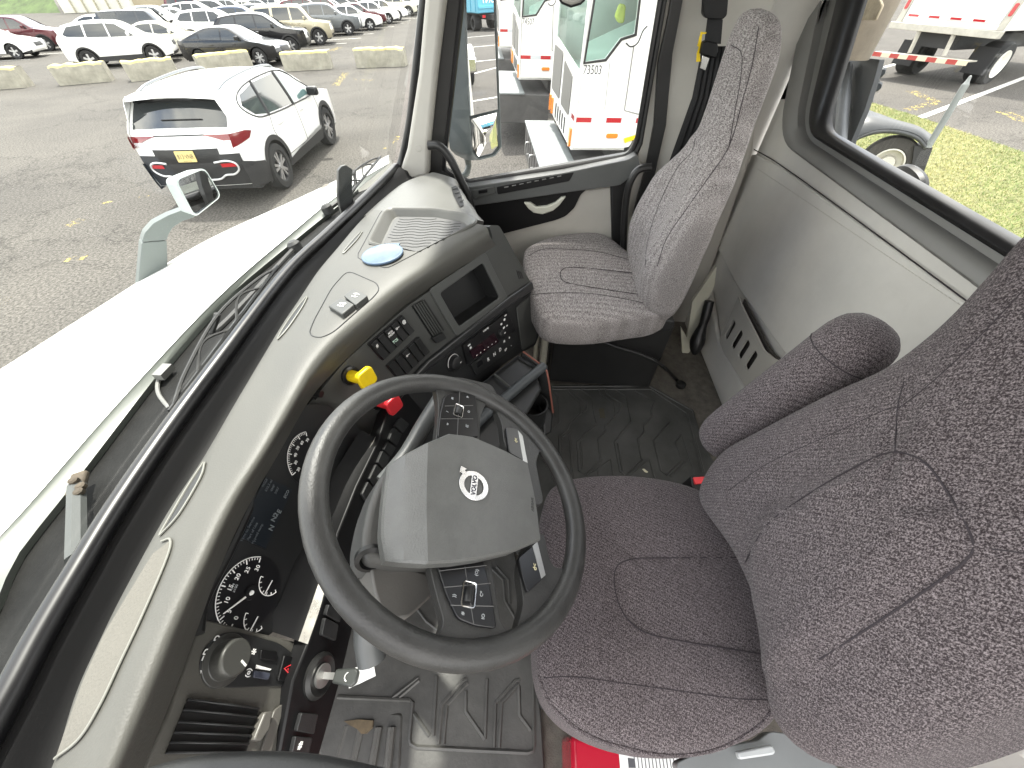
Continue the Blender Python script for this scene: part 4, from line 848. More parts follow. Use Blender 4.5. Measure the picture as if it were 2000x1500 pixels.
for q, s_, hp_ in (([(988, 834), (1010, 836), (1021, 850), (1030, 902), (1020, 898), (995, 884)], [(1012, 840), (1021, 851), (1031, 905), (1022, 900)], (1008, 860)), ([(1012, 1090), (1049, 1058), (1058, 1090), (1066, 1124), (1031, 1158), (1022, 1130)], [(1040, 1066), (1050, 1058), (1066, 1123), (1058, 1130)], (1045, 1107))):
    mb = MB(); pprism(mb, FWH, q, .0, .008, .005, 3, at_h=.008); pd = mb.build('horn_paddle', GLOSSB, wheel, bevel=.003)
    mb = MB(); pprism(mb, FWH, s_, .004, .0088, .001, at_h=.009); mb.build('paddle_trim', STEEL, pd, bevel=.001)
    a_ = FWH.ab(*hp_, .0085); text('d<', M('horn_cream', (.6, .55, .35), .5), pd, 'horn_symbol', FWH.mat(a_[0], a_[1], .0084), .009, bold=.02)
# column with its cover and levers
column = thing('steering_column', 'grey steering column cover with two levers beneath the wheel', 'steering column', (.28, .2, .4))
COLM = M('column_grey', (0.075, 0.075, 0.072), 0.5, bump=.15, var=.06)
mb = MB(); pprism(mb, FWH, [(768, 900), (738, 935), (716, 995), (706, 1050), (707, 1085), (722, 1100), (770, 1110), (860, 1110), (890, 1000), (860, 880), (820, 880)], -.10, -.022, .02, 5, at_h=-.03); cc = mb.build('column_cover', COLM, column, bevel=.015, seg=4)
mb = MB(); pprism(mb, FWH, [(722, 1098), (758, 1100), (830, 1118), (866, 1142), (800, 1206), (750, 1210), (730, 1150)], -.11, -.045, .01, at_h=-.045); mb.build('lower_cover', M('cover_pale', (0.13, 0.125, 0.117), .5, bump=.1), column, bevel=.006)
mb = MB(); mb.tube([FWH.P(0, .02, -.05), (.27, .30, .30), (.27, .42, .05)], .045, 16); mb.build('column_tube', DASHK, column)
mb = MB(); c_ = FWH.px(724, 1092, -.035); mb.lathe(c_, (-1, -.5, .5), [(.020, -.005), (.020, .002), (.014, .004), (.012, -.006)], 20); mb.build('lever_socket', RUBBER, column)
def lever(pts, w, m_, name):
    P = cr_spline([at(x, y, z=z) for x, y, z in pts], 8); n = len(P); mb = MB(); mb.tube(P, [w[0]+(w[1]-w[0])*math.sin(min(1, k/(n-1)*1.15)*1.57) for k in range(n)], 12); mb.build(name, m_, column)
lever([(738, 1100, .70), (728, 1135, .69), (722, 1180, .67), (718, 1240, .64), (726, 1292, .62)], (.009, .020), M('lever_grey', (.085, .09, .09), .4, bump=.1), 'signal_lever')
lever([(745, 940, .66), (792, 888, .66), (828, 830, .66), (866, 770, .66), (872, 758, .66)], (.012, .019), MATS['lever_grey'], 'shift_lever')

# ================================================================== seats
class Pillow:
    def __init__(s, fr, px_, H, D, e=2.6, hf=None, n=96, cen=None):
        s.fr = fr; s.H, s.D, s.e, s.hf = H, D, e, hf
        lp = cr_spline([Vector((*fr.ab(x, y), 0)) for x, y in px_], 8, True); s.lp = resample(lp, n, True)
        c = sum(s.lp, Vector())/n; s.c = Vector((c.x, c.y)) if cen is None else Vector(fr.ab(*cen))
        s.ang = [math.atan2(p.y-s.c.y, p.x-s.c.x) for p in s.lp]; s.rad = [math.hypot(p.x-s.c.x, p.y-s.c.y) for p in s.lp]
        z = sorted(zip(s.ang, s.rad)); s.sa = [a for a, _ in z]; s.sr = [r for _, r in z]
    def R(s, t):
        import bisect
        i = bisect.bisect(s.sa, t); n = len(s.sa); a1 = s.sa[i % n]+(2*math.pi if i >= n else 0); a0 = s.sa[i-1]-(2*math.pi if i == 0 else 0)
        f = (t-a0)/(a1-a0) if a1 > a0 else 0; return s.sr[i-1]*(1-f)+s.sr[i % n]*f
    def h(s, a, b):
        d = Vector((a, b))-s.c; k = min(1, d.length/max(1e-6, s.R(math.atan2(d.y, d.x)))); h = s.H*(1-k**s.e)**(1/s.e)
        if s.hf: h += s.hf(a, b)*(1-k**6)
        return h
    def surf(s, x, y, up=0):
        d = ray(x, y).normalized(); p, n, _, _ = s.bvh.ray_cast(CAMO, d)
        return None if p is None else p-d*up
    def mesh(s, mb):
        rows = []; ks = [1, .995, .985, .97, .95, .92, .88, .83, .76, .68, .58, .46, .33, .18]
        dn = [(.97, -1), (.995, -.85), (1, -.5), (1.0, -.2)]
        ring = lambda k, h: [s.fr.P(s.c.x+(p.x-s.c.x)*k, s.c.y+(p.y-s.c.y)*k, h if h is not None else s.h(s.c.x+(p.x-s.c.x)*k, s.c.y+(p.y-s.c.y)*k)) for p in s.lp]
        for k, f in dn: rows.append(ring(k, s.D*f))
        for k in ks: rows.append(ring(k, None if k < 1 else 0))
        mb.grid(rows, cu=True); mb.fan(rows[-1], s.fr.P(s.c.x, s.c.y, s.h(s.c.x, s.c.y))); mb.fan(rows[0], s.fr.P(s.c.x, s.c.y, -s.D))
        s.bvh = BVHTree.FromPolygons([Vector(v) for v in mb.v], mb.f)
    def seam(s, name, px_, parent, r=.0012, closed=False, up=0.0002):
        q = cr_spline([Vector((x, y, 0)) for x, y in px_], 6, closed); mb = MB(); pts = [w for w in (s.surf(p.x, p.y, up) for p in q) if w is not None]
        mb.tube(pts, r, 6, closed=closed); return mb.build(name, SEAM, parent)
def bump_poly(fr, px_, amp, wid, h=0.03):
    P = [fr.ab(x, y, h) for x, y in px_]
    def f(a, b):
        d = 9
        for i in range(len(P)):
            p, q = Vector(P[i-1]), Vector(P[i]); e = q-p; t = max(0, min(1, (Vector((a, b))-p).dot(e)/max(1e-9, e.dot(e)))); d = min(d, (p+e*t-Vector((a, b))).length)
        sgn_ = 1 if inside((a, b), P) else -1; t = max(0, min(1, (sgn_*d/wid+.5))); groove = -0.006*math.exp(-(d/.008)**2)
        return amp*t*t*(3-2*t)+groove
    return f
dseat = thing('driver_seat', 'purple grey cloth driver seat in front, seen from above beside the steering wheel', 'seat', (.23, -.3, 0))
FCU = Fr((.23, -.27, .455), (1, 0, 0), (0.02, -.03, 1))
ins = [(1520, 1090), (1400, 1088), (1290, 1088), (1225, 1092), (1200, 1115), (1203, 1160), (1222, 1205), (1262, 1236), (1330, 1252), (1430, 1268), (1522, 1282), (1600, 1290), (1600, 1090)]
cu_px = [(1056, 1010), (1086, 952), (1180, 936), (1290, 944), (1378, 975), (1452, 1055), (1510, 1170), (1534, 1290), (1515, 1390), (1440, 1452), (1300, 1482), (1170, 1455), (1080, 1392), (1046, 1300), (1046, 1150)]
hfc = bump_poly(FCU, ins, -.006, .03, .05)
cush = Pillow(FCU, cu_px, .062, .10, 3.0, hfc)
mb = MB(); cush.mesh(mb); cu_ = mb.build('seat_cushion', SEATF, dseat, smooth=80)
cush.seam('cushion_seam', [(1496, 1088), (1400, 1089), (1290, 1090), (1230, 1093), (1202, 1112), (1203, 1160), (1222, 1205), (1262, 1236), (1330, 1252), (1430, 1268), (1524, 1283)], cu_)
cush.seam('side_seam', [(1053, 1325), (1120, 1322), (1220, 1335), (1330, 1350), (1440, 1365), (1512, 1366)], cu_, .0007)
mb = MB(); e_ = [(1050, 1322), (1062, 1356), (1085, 1392), (1130, 1430), (1190, 1457), (1300, 1480), (1400, 1468), (1480, 1425), (1513, 1388)]
pts = [cush.surf(p.x, p.y, 0) for p in cr_spline([Vector((a-(a-1290)*.012, b-(b-1200)*.02, 0)) for a, b in e_], 6)]; mb.tube([p for p in pts if p is not None], .0035, 8); mb.build('cushion_piping', SEATF, cu_)
# backrest leans on the plane through the rear of the cushion
FBK = Fr((.22, -.50, .75), (-1, 0, 0), (0, 1, .25))
bk_px = [(1384, 985), (1392, 935), (1430, 885), (1500, 846), (1640, 775), (1760, 722), (1850, 660), (1930, 590), (2010, 505), (2090, 420), (2190, 360), (2300, 420), (2420, 620), (2440, 900), (2360, 1120), (2200, 1300), (2000, 1400), (1800, 1485), (1680, 1505), (1585, 1470), (1530, 1400), (1522, 1290), (1500, 1190), (1450, 1080)]
bins = [(1478, 1060), (1510, 1012), (1600, 950), (1690, 900), (1738, 882), (1775, 886), (1810, 905), (1850, 958), (1890, 1030), (1902, 1066), (1892, 1090), (1860, 1118), (1740, 1200), (1600, 1290), (1480, 1330), (1440, 1200)]
hb = bump_poly(FBK, bins, .022, .024, .07)
back = Pillow(FBK, bk_px, .085, .10, 2.5, hb, 110, cen=(1830, 1030))
mb = MB(); back.mesh(mb); bb = mb.build('backrest', SEATF, dseat, smooth=80)
back.seam('panel_seam', [(1455, 1100), (1478, 1055), (1510, 1014), (1600, 952), (1690, 902), (1738, 884), (1775, 888), (1810, 907), (1850, 960), (1890, 1032), (1901, 1066), (1890, 1090), (1855, 1120), (1740, 1198), (1600, 1288)], bb)
back.seam('shoulder_seam', [(1748, 882), (1750, 840), (1754, 790), (1766, 745)], bb, .0007)
back.seam('shoulder_seam', [(1901, 1068), (1950, 1074), (2010, 1082), (2080, 1092)], bb, .0007)
back.seam('edge_seam', [(1420, 960), (1500, 905), (1620, 850), (1730, 800), (1765, 790), (1850, 720), (1930, 640), (2005, 560)], bb, .0006)
armr = [Vector((.545, -.462, .545)), Vector((.540, -.473, .61)), Vector((.528, -.497, .72)), Vector((.514, -.530, .86)), Vector((.508, -.545, .945))]
mb = MB(); P = cr_spline(armr, 8); n = len(P)
R_ = [.056*min(1, (max(.02, 1-((k/(n-1)-.5)*2)**8))**.5) for k in range(n)]
mb.tube(P, R_, 18); ar_ = mb.build('armrest', SEATF, dseat, smooth=80)
mb = MB(); k = int(n*.78); mb.tube([P[k]+Vector((math.cos(t)*R_[k]*1.005, math.sin(t)*R_[k]*.99*.98, math.sin(t)*R_[k]*.25)) for t in [j*2*math.pi/24 for j in range(24)]], .0012, 5, closed=True); mb.build('armrest_seam', SEAM, ar_)
mb = MB(); mb.box((.23, -.27, .18), (.34, .36, .30)); mb.build('seat_base', DASHK, dseat, bevel=.02)
mb = MB(); pprism(mb, Fr((0, 0, .31), (1, 0, 0), (0, 0, 1)), [(1320, 1490), (1370, 1466), (1480, 1446), (1505, 1428), (1566, 1436), (1600, 1466), (1660, 1520), (1330, 1520)], -.03, 0, .008); mb.build('side_trim', M('seat_trim_grey', (.19, .20, .20), .45, var=.1), dseat, bevel=.006)
mb = MB(); pprism(mb, Fr((0, 0, .33), (1, 0, 0), (0, 0, 1)), [(1440, 1468), (1508, 1454), (1516, 1468), (1512, 1474), (1446, 1484)], -.01, 0.004, .004); mb.build('recline_lever', M('lever_silver', (.45, .47, .47), .35), dseat, bevel=.004)
mb = MB(); f = Fr((0, 0, .43), (1, 0, 0), (0, -.2, 1)); pprism(mb, f, [(1350, 928), (1386, 927), (1400, 960), (1392, 985), (1366, 965), (1352, 948)], -.08, 0, .004); bu = mb.build('belt_buckle', RUBBER, dseat, bevel=.004)
mb = MB(); pprism(mb, f, [(1354, 932), (1386, 930), (1388, 942), (1358, 945)], 0, .005, .003); mb.build('release_button', M('buckle_red', (.75, .05, .06), .35), bu, bevel=.002)

pseat = thing('passenger_seat', 'high backed grey cloth passenger seat by the far door, on a black base', 'seat', (1.35, -.3, 0))
SEC = [(.425, 1.17, 1.55, -.43, -.53), (.50, 1.13, 1.575, -.395, -.548), (.60, 1.12, 1.585, -.372, -.557), (.68, 1.12, 1.585, -.375, -.557), (.76, 1.12, 1.585, -.40, -.556), (.80, 1.12, 1.575, -.412, -.552), (.84, 1.125, 1.54, -.425, -.553), (.885, 1.135, 1.485, -.437, -.556), (.925, 1.15, 1.45, -.452, -.560), (.957, 1.165, 1.44, -.463, -.562), (.99, 1.185, 1.435, -.478, -.566), (1.05, 1.205, 1.46, -.49, -.569), (1.11, 1.215, 1.475, -.495, -.571), (1.165, 1.222, 1.475, -.495, -.570), (1.208, 1.235, 1.46, -.495, -.560), (1.236, 1.262, 1.43, -.497, -.547), (1.248, 1.30, 1.39, -.505, -.53)]
prow = []
for z, x0, x1, yf, yb in SEC:
    ring = []; N = 40; cx_, cy_ = (x0+x1)/2, (yf+yb)/2; hx, hy = (x1-x0)/2, (yf-yb)/2
    for k in range(N):
        t = 2*math.pi*k/N; c_, s_ = math.cos(t), math.sin(t); ex = .55
        x = cx_+hx*math.copysign(abs(c_)**ex, c_); y = cy_+hy*math.copysign(abs(s_)**ex, s_)
        if s_ > 0 and .5 < z < .95:
            u_ = (x-cx_)/hx; y -= .036*max(0, 1-(u_/.62)**2)*min(1, (z-.5)/.1, (.95-z)/.15)
        ring.append(Vector((x, y, z)))
    prow.append(ring)
pr2 = [list(r) for r in zip(*[cr_spline([r[k] for r in prow], 5) for k in range(40)])]
mb = MB(); mb.grid(pr2, cu=True); mb.fan(pr2[-1], sum(pr2[-1], Vector())/40+Vector((0, 0, .004))); mb.fan(pr2[0], sum(pr2[0], Vector())/40)
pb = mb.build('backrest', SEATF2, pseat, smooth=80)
PB = BVHTree.FromPolygons([p for r in pr2 for p in r], [(i*40+j, i*40+(j+1) % 40, (i+1)*40+(j+1) % 40, (i+1)*40+j) for i in range(len(pr2)-1) for j in range(40)])
def pseam(px_, name, parent, bvh, r=.0016):
    q = cr_spline([Vector((x, y, 0)) for x, y in px_], 6); pts = []
    for p in q:
        d = ray(p.x, p.y).normalized(); h = bvh.ray_cast(CAMO, d)
        if h[0] is not None: pts.append(h[0]-d*.0006)
    if len(pts) > 3:
        mb = MB(); mb.tube(pts, r, 6); mb.build(name, SEAM, parent)
pseam([(1482, 52), (1470, 122), (1452, 190), (1424, 285), (1380, 352), (1345, 402), (1302, 466), (1284, 520)], 'edge_seam', pb, PB, .0011)
pseam([(1428, 88), (1448, 104), (1447, 150), (1436, 215), (1424, 285)], 'panel_seam', pb, PB, .001)
pseam([(1358, 270), (1350, 298), (1320, 332), (1282, 412), (1264, 478), (1260, 524)], 'panel_seam', pb, PB, .001)
FPC = Fr((1.33, -.23, .47), (1, 0, 0), (.0, .0, 1))
pc_px = [(1022, 508), (1034, 488), (1080, 470), (1150, 462), (1185, 470), (1225, 500), (1270, 535), (1310, 590), (1295, 618), (1230, 630), (1150, 640), (1070, 634), (1044, 605), (1028, 560)]
pcu = Pillow(FPC, pc_px, .05, .085, 3.0, bump_poly(FPC, [(1300, 533), (1200, 528), (1120, 521), (1096, 528), (1096, 545), (1120, 556), (1200, 568), (1300, 580)], -.006, .03, .05))
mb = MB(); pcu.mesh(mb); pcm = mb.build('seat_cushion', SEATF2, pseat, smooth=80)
pcu.seam('cushion_seam', [(1270, 537), (1200, 529), (1120, 522), (1098, 527), (1095, 540), (1108, 552), (1180, 565), (1262, 577)], pcm, .0016)
pcu.seam('side_seam', [(1032, 500), (1060, 487), (1110, 487), (1170, 492), (1230, 508)], pcm, .0014)
pcu.seam('side_seam', [(1040, 575), (1090, 572), (1160, 574), (1240, 588), (1280, 598)], pcm, .0014)
mb = MB(); mb.box((1.40, -.345, .20), (.36, .46, .36)); mb.build('seat_base', M('base_black', (.012, .012, .012), .45, var=.3), pseat, bevel=.008)
mb = MB(); mb.box((1.40, -.34, .395), (.40, .44, .03)); mb.box((1.21, -.50, .40), (.05, .10, .05)); mb.build('seat_rail', DASHK, pseat, bevel=.006)
mb = MB(); mb.box((1.30, -.085, .2), (.05, .03, .36)); mb.box((1.36, -.05, .2), (.05, .02, .38)); mb.build('base_bracket', M('bracket_pale', (.45, .43, .36), .45, var=.2), pseat, bevel=.006)
bk2 = thing('buckle_stalk', 'black belt buckle with a red button lying against the passenger seat base', 'belt buckle', (1.2, -.2, .3))
mb = MB(); mb.tube(cr_spline([at(1165, 664, x=1.19), at(1205, 678, x=1.18), at(1250, 692, x=1.17), at(1290, 712, x=1.16), at(1318, 738, z=.02), at(1330, 752, z=.015)], 6), .008, 10); mb.build('stalk_cable', RUBBER, bk2)
f = Fr((1.185, 0, 0), (0, -1, 0), (-1, 0, 0)); mb = MB(); pprism(mb, f, [(1136, 648), (1150, 645), (1172, 654), (1172, 668), (1158, 674), (1138, 670)], -.012, .012, .003); bb2 = mb.build('buckle_body', RUBBER, bk2, bevel=.004)
mb = MB(); pprism(mb, f, [(1134, 668), (1138, 652), (1144, 648), (1146, 656), (1141, 670)], -.008, .014, .002); mb.build('release_button', RED, bk2, bevel=.002)
mb = MB(); mb.lathe(at(1330, 751, z=.012), (0, 0, 1), [(.022, -.01), (.022, .006), (.012, .012), (0, .012)], 20); mb.build('anchor_bolt', RUBBER, bk2)
mb = MB(); P = cr_spline([at(x, y, y=-.80) for x, y in ((1386, 588), (1376, 625), (1364, 660), (1356, 692))], 6); mb.tube(P, [.020, .020, .021, .021, .021, .020, .019, .018, .019, .022, .026, .029, .032, .033, .032, .029, .026, .020, .01][:len(P)], 12)
tag(mb.build('release_handle', RUBBER, None), 'black teardrop handle hanging at the foot of the rear wall behind the passenger seat', 'handle')
mb = MB(); pprism(mb, Fr((1.5, 0, 0), (0, -1, 0), (-1, 0, 0)), [(1330, 640), (1342, 660), (1352, 590), (1400, 520), (1395, 560), (1375, 600), (1362, 650), (1346, 690), (1332, 690)], -.02, 0.0, .01); mb.build('corner_trim', M('corner_cream', (.5, .49, .40), .45, var=.1), cab, bevel=.006)

# ================================================================== floor mats
F0 = Fr((0, 0, .004), (1, 0, 0), (0, 0, 1))
def zc(x, y): return (1000+x/4.1667, 730+y/4.1667)
def z6(x, y): return (600+x/3, 1000+y/3)
fm = thing('floor_mat', 'black rubber mat with zigzag ridges on the floor between the seats', 'floor mat', (1.0, -.3, 0))
mb = MB(); pprism(mb, F0, [(1000, 752), (1270, 752), (1282, 757), (1354, 802), (1378, 872), (1410, 940), (1440, 1040), (1400, 1150), (1100, 1150), (900, 1000), (900, 860)], 0, .010, .02); mt = mb.build('mat_sheet', MATR, fm, bevel=.004)
RID = [[(330, 105), (1110, 100), (1470, 300), (1560, 600), (1660, 760)], [(330, 127), (1130, 127), (1425, 322), (1545, 800)],
       [(450, 130), (470, 165), (555, 235), (560, 320), (460, 415), (455, 450), (385, 505), (385, 640)], [(480, 130), (500, 165), (610, 240), (605, 295), (570, 320)], [(350, 150), (380, 190), (385, 400), (340, 440)],
       [(560, 130), (650, 190), (670, 340), (690, 410), (530, 545), (545, 790), (585, 825), (720, 705), (700, 530), (760, 460), (755, 425), (840, 340), (830, 240), (720, 165), (710, 130)],
       [(760, 130), (780, 170), (890, 240), (880, 290), (855, 320)], [(850, 135), (930, 185), (970, 390), (835, 555), (880, 800), (920, 830), (1055, 705), (1025, 530), (1075, 470), (1070, 420), (1140, 345), (1130, 300), (1160, 220), (1000, 140)],
       [(1280, 400), (1150, 540), (1210, 790), (1260, 830), (1385, 710), (1330, 560), (1380, 490), (1440, 690), (1490, 820)], [(610, 825), (800, 695), (830, 860)], [(700, 780), (700, 860)], [(940, 840), (1115, 700), (1160, 850), (1240, 910)], [(1290, 840), (1420, 720)], [(1455, 555), (1490, 530), (1560, 800)], [(410, 520), (470, 480), (490, 850)], [(560, 560), (570, 770)], [(860, 570), (900, 790)]]
mb = MB()
for r in RID: mb.tube([F0.px(*zc(*p), .0095) for p in r], .0045, 6)
mb.build('mat_ridge', MATR, mt)
mb = MB(); pprism(mb, F0, [zc(*p) for p in ((1060, 775), (1075, 772), (1108, 798), (1100, 806), (1080, 798))], .011, .0125); tag(mb.build('paper_scrap', M('scrap', (.7, .66, .5), .7), None), 'small pale scrap lying on the black rubber mat behind the driver seat cushion', 'scrap')
mb = MB(); f = [zc(*p) for p in ((705, 285), (745, 280), (760, 360), (718, 358))]; pprism(mb, F0, f, .010, .0112); mb.build('mat_smudge', M('mud_brown', (.075, .068, .05), .9), mt)
fd = thing('driver_floor_mat', 'worn black rubber mat with ridges under the steering wheel', 'floor mat', (.2, .1, 0))
F1_ = Fr((0, 0, .012), (1, 0, 0), (0, 0, 1))
mb = MB(); pprism(mb, F1_, [(640, 1100), (1000, 1050), (1040, 1270), (1056, 1380), (1066, 1520), (640, 1520), (600, 1400)], 0, .010, .02); md_ = mb.build('mat_sheet', M('mat_worn', (0.052, 0.051, 0.047), .5, bump=.25, bscale=160, var=.4, vscale=10), fd, bevel=.004)
mb = MB()
for r in [[(500, 1085), (650, 970)], [(540, 1085), (655, 985)], [(770, 1360), (790, 1130), (910, 990), (935, 980)], [(800, 1360), (820, 1130), (940, 1000)], [(930, 1050), (930, 1170), (1040, 1330)], [(1042, 1330), (1055, 980)], [(1095, 1380), (1105, 1120), (1220, 990), (1245, 985)], [(1125, 1380), (1140, 1120), (1240, 1010)], [(625, 1180), (715, 1310)], [(740, 1310), (760, 960)], [(1240, 1020), (1245, 1190), (1310, 1280)],
          [(180, 1083), (600, 1102), (620, 1116), (600, 1330), (606, 1356), (640, 1378), (1290, 1410), (1322, 1400), (1332, 1370), (1322, 840)], [(640, 560), (700, 640), (780, 700)], [(1080, 330), (1150, 400), (1160, 520), (1230, 640)], [(1110, 320), (1180, 400), (1190, 540)]]:
    mb.tube([F1_.px(*z6(*p), .0095) for p in r], .005, 6)
mb.build('mat_ridge', MATS['mat_worn'], md_)
FR_ = Fr((0, 0, .05), (1, 0, 0), (0, .1, 1))
mb = MB(); pprism(mb, FR_, [z6(*p) for p in ((165, 1150), (560, 1175), (545, 1480), (520, 1600), (60, 1600), (95, 1450))], -.03, 0.0, .01); rest = mb.build('foot_rest', MATS['mat_worn'], fd, bevel=.006)
mb = MB()
for a, b in (((235, 1255), (150, 1560)), ((320, 1262), (250, 1560)), ((420, 1262), (370, 1560)), ((495, 1262), (465, 1560))):
    q0, q1 = FR_.px(*z6(*a), .002), FR_.px(*z6(*b), .002); mb.tube([q0, q1], .010, 8)
mb.build('rest_rib', M('rib_grey', (.075, .073, .067), .6, bump=.5, bscale=300, var=.2), rest)
mb = MB(); pprism(mb, FR_, [z6(*p) for p in ((215, 1226), (300, 1215), (385, 1222), (380, 1262), (345, 1298), (318, 1300), (290, 1270), (250, 1250))], 0, .0125); mb.build('worn_patch', M('worn_brown', (.10, .075, .045), .9, var=.3, vscale=60), rest)

# red box under the edge of the driver seat
rb = thing('red_kit_box', 'glossy red plastic box with a white printed label under the driver seat edge', 'box', (-.06, -.35, 0))
mb = MB(); mb.box((-.075, -.335, .115), (.19, .37, .17)); mb.build('box_body', M('box_red', (.42, .010, .030), .22, coat=.4), rb, bevel=.012, seg=3)
FR2 = Fr((0, 0, .2005), (0, -1, 0), (0, 0, 1))
mb = MB(); pprism(mb, FR2, [(1208, 1462), (1345, 1478), (1345, 1530), (1214, 1530)], 0, .0006); lb = mb.build('white_label', WHITEP, rb)
mb = MB()
for i in range(14):
    x = 1240+i*7; mb.box(FR2.px(x, 1492, .0009), (.05, .0018, .0003))
pprism(mb, FR2, [(1226, 1480), (1240, 1482), (1240, 1500), (1228, 1500)], .0006, .0010); mb.build('label_print', M('print_dark', (.08, .08, .09), .6), lb)
mb = MB(); pprism(mb, FR2, [(1334, 1480), (1346, 1481), (1346, 1530), (1336, 1530)], .0006, .0011); pprism(mb, FR2, [(1436, 1486), (1452, 1488), (1452, 1530), (1438, 1530)], .0002, .0008); mb.build('yellow_label', YELLOW, lb)

# ================================================================== outside, fixed to the truck
# wiper arms resting on the cowl
# z given with the pixel
def wiper(bl, br_, pivot, elbow, label):
    w = thing('windshield_wiper', label, 'wiper', at(pivot[0], pivot[1], z=pivot[2]))
    z = .735
    mb = MB(); a, b = at(*bl, z=z), at(*br_, z=z); mb.tube([a, b], .0045, 6); mb.build('wiper_blade', RUBBER, w)
    mb = MB(); d = b-a; up = Vector((0, .012, .014))
    mb.tube(cr_spline([a.lerp(b, .02), a.lerp(b, .18)+up, a.lerp(b, .5)+up*1.9, a.lerp(b, .82)+up, a.lerp(b, .98)], 6), .0035, 6)
    for t in (.33, .66): mb.tube(cr_spline([a.lerp(b, t-.14), a.lerp(b, t)+up*1.4, a.lerp(b, t+.14)], 5), .003, 6)
    mb.build('wiper_bridge', M('wiper_grey', (.030, .030, .030), .6), w)
    mb = MB(); p = at(pivot[0], pivot[1], z=pivot[2]); mb.tube(cr_spline([p, at(elbow[0], elbow[1], z=elbow[2]), a.lerp(b, .5)+up*2], 8), .007, 8); mb.lathe(p, (0, .3, 1), [(.02, -.01), (.02, .012), (.012, .02), (0, .02)], 16); mb.build('wiper_arm', MATS['wiper_grey'], w)
wiper((332, 803), (542, 520), (577, 483, .70), (430, 640, .72), 'grey wiper resting along the middle of the windshield')
wiper((663, 404), (743, 306), (640, 410, .70), (690, 370, .72), 'wiper standing at the passenger corner of the windshield')
wp = thing('wiper_linkage', 'pale steel wiper arm on a rusty bolted pivot at the driver end of the cowl', 'wiper arm', at(152, 945, z=.68))
mb = MB(); a, b = at(150, 950, z=.70), at(149, 1092, z=.72); mb.tube([a, b], .012, 8); mb.build('arm_bar', M('bar_pale', (.065, .07, .068), .7), wp)
mb = MB(); p = at(152, 945, z=.70); mb.box(p, (.045, .022, .012), Matrix.Rotation(R(30), 3, 'Z')); mb.build('pivot_plate', M('rusty_steel', (.07, .055, .038), .8, var=.4, vscale=40), wp, bevel=.004)
mb = MB()
for dx, dy in ((-8, -6), (6, 5), (2, 16)): mb.lathe(at(152+dx, 945+dy, z=.712), (0, 0, 1), [(.007, -.004), (.007, .003), (.004, .005), (0, .005)], 8)
mb.build('pivot_bolt', MATS['rusty_steel'], wp)
mb = MB(); mb.tube(cr_spline([at(x, y, z=.68) for x, y in ((322, 728), (309, 745), (310, 770), (330, 797))], 6), .004, 8); mb.box(at(320, 726, z=.69), (.035, .02, .015)); tag(mb.build('washer_hose', M('hose_pale', (.16, .16, .15), .5), None), 'thin pale washer hose curling on the black cowl', 'hose')
mb = MB(); mb.tube(cr_spline([at(x, y, z=.66) for x, y in ((252, 835), (285, 833), (318, 838))], 6), .003, 8); tag(mb.build('cowl_wire', M('wire_grey', (.12, .12, .12), .5), None), 'thin grey wire lying on the cowl beside the washer hose', 'wire')
mb = MB(); pprism(mb, Fr(at(448, 576, z=.655), (1, 0, 0), (0, -.2, 1)), [(425, 565), (435, 560), (452, 574), (446, 588), (438, 584)], 0, .012, .003); mb.build('flange_clip', WPAINT, cab, bevel=.003)
# black bracket standing in front of the dash
b0 = at(679, 437, z=.70); FK = Fr(b0, (.7, -.7, 0), (-.7, -.7, .2))
mb = MB(); pprism(mb, FK, [(661, 333), (668, 324), (676, 322), (689, 331), (688, 372), (692, 400), (684, 438), (674, 432), (664, 405), (660, 380)], -.012, .006, .003); tag(mb.build('windshield_bracket', RUBBER, None, bevel=.004), 'black upright plastic bracket standing behind the windshield at the dashboard', 'bracket')
leaf = MB(); leaf.tube(cr_spline([at(x, y, z=.70) for x, y in ((336, 869), (342, 858), (349, 854), (355, 852))], 5), [.0012]*16, 5); tag(leaf.build('dry_twig', M('leaf_brown', (.22, .10, .04), .8), None), 'curled brown twig in the black channel below the windshield', 'twig')
# hood mirror on its post
hm = thing('hood_mirror', 'small convex mirror on a grey curved post at the hood edge', 'mirror', at(296, 560, z=.45))
pc = at(388, 376, z=.80); FM2 = Fr(pc, (.94, -.34, 0), (-.34, -.93, .12))
mb = MB(); pprism(mb, FM2, [(343, 352), (397, 330), (428, 382), (378, 420)], .0, .004, .02); mb.build('mirror_glass', MIRG, hm)
lo_ = round2([FM2.ab(x, y) for x, y in ((338, 350), (398, 326), (432, 383), (378, 426))], .02, 5)
mb = MB(); rim_ = [FM2.P(a, b, .003) for a, b in lo_]; c0 = sum((Vector(q) for q in lo_), Vector((0, 0)))/len(lo_)
mb.grid([[FM2.P(a+(c0.x-a)*.08, b+(c0.y-b)*.08, .006) for a, b in lo_], rim_, [FM2.P(a+(c0.x-a)*.1, b+(c0.y-b)*.1, -.06) for a, b in lo_], [FM2.P(a+(c0.x-a)*.5, b+(c0.y-b)*.5, -.10) for a, b in lo_]], cu=True)
mb.build('mirror_housing', M('mirror_grey', (.33, .37, .36), .45, bump=.15, var=.1), hm, smooth=50)
FPO = Fr(at(300, 520, z=.58), (.75, -.66, 0), (-.66, -.75, .12)); PGG = M('post_greygreen', (.085, .10, .096), .5, bump=.15, var=.1)
mb = MB(); pprism(mb, FPO, [(262, 640), (277, 474), (326, 470), (330, 640)], -.06, .0, .006, at_h=0); mb.build('mirror_post', PGG, hm, bevel=.012, seg=3)
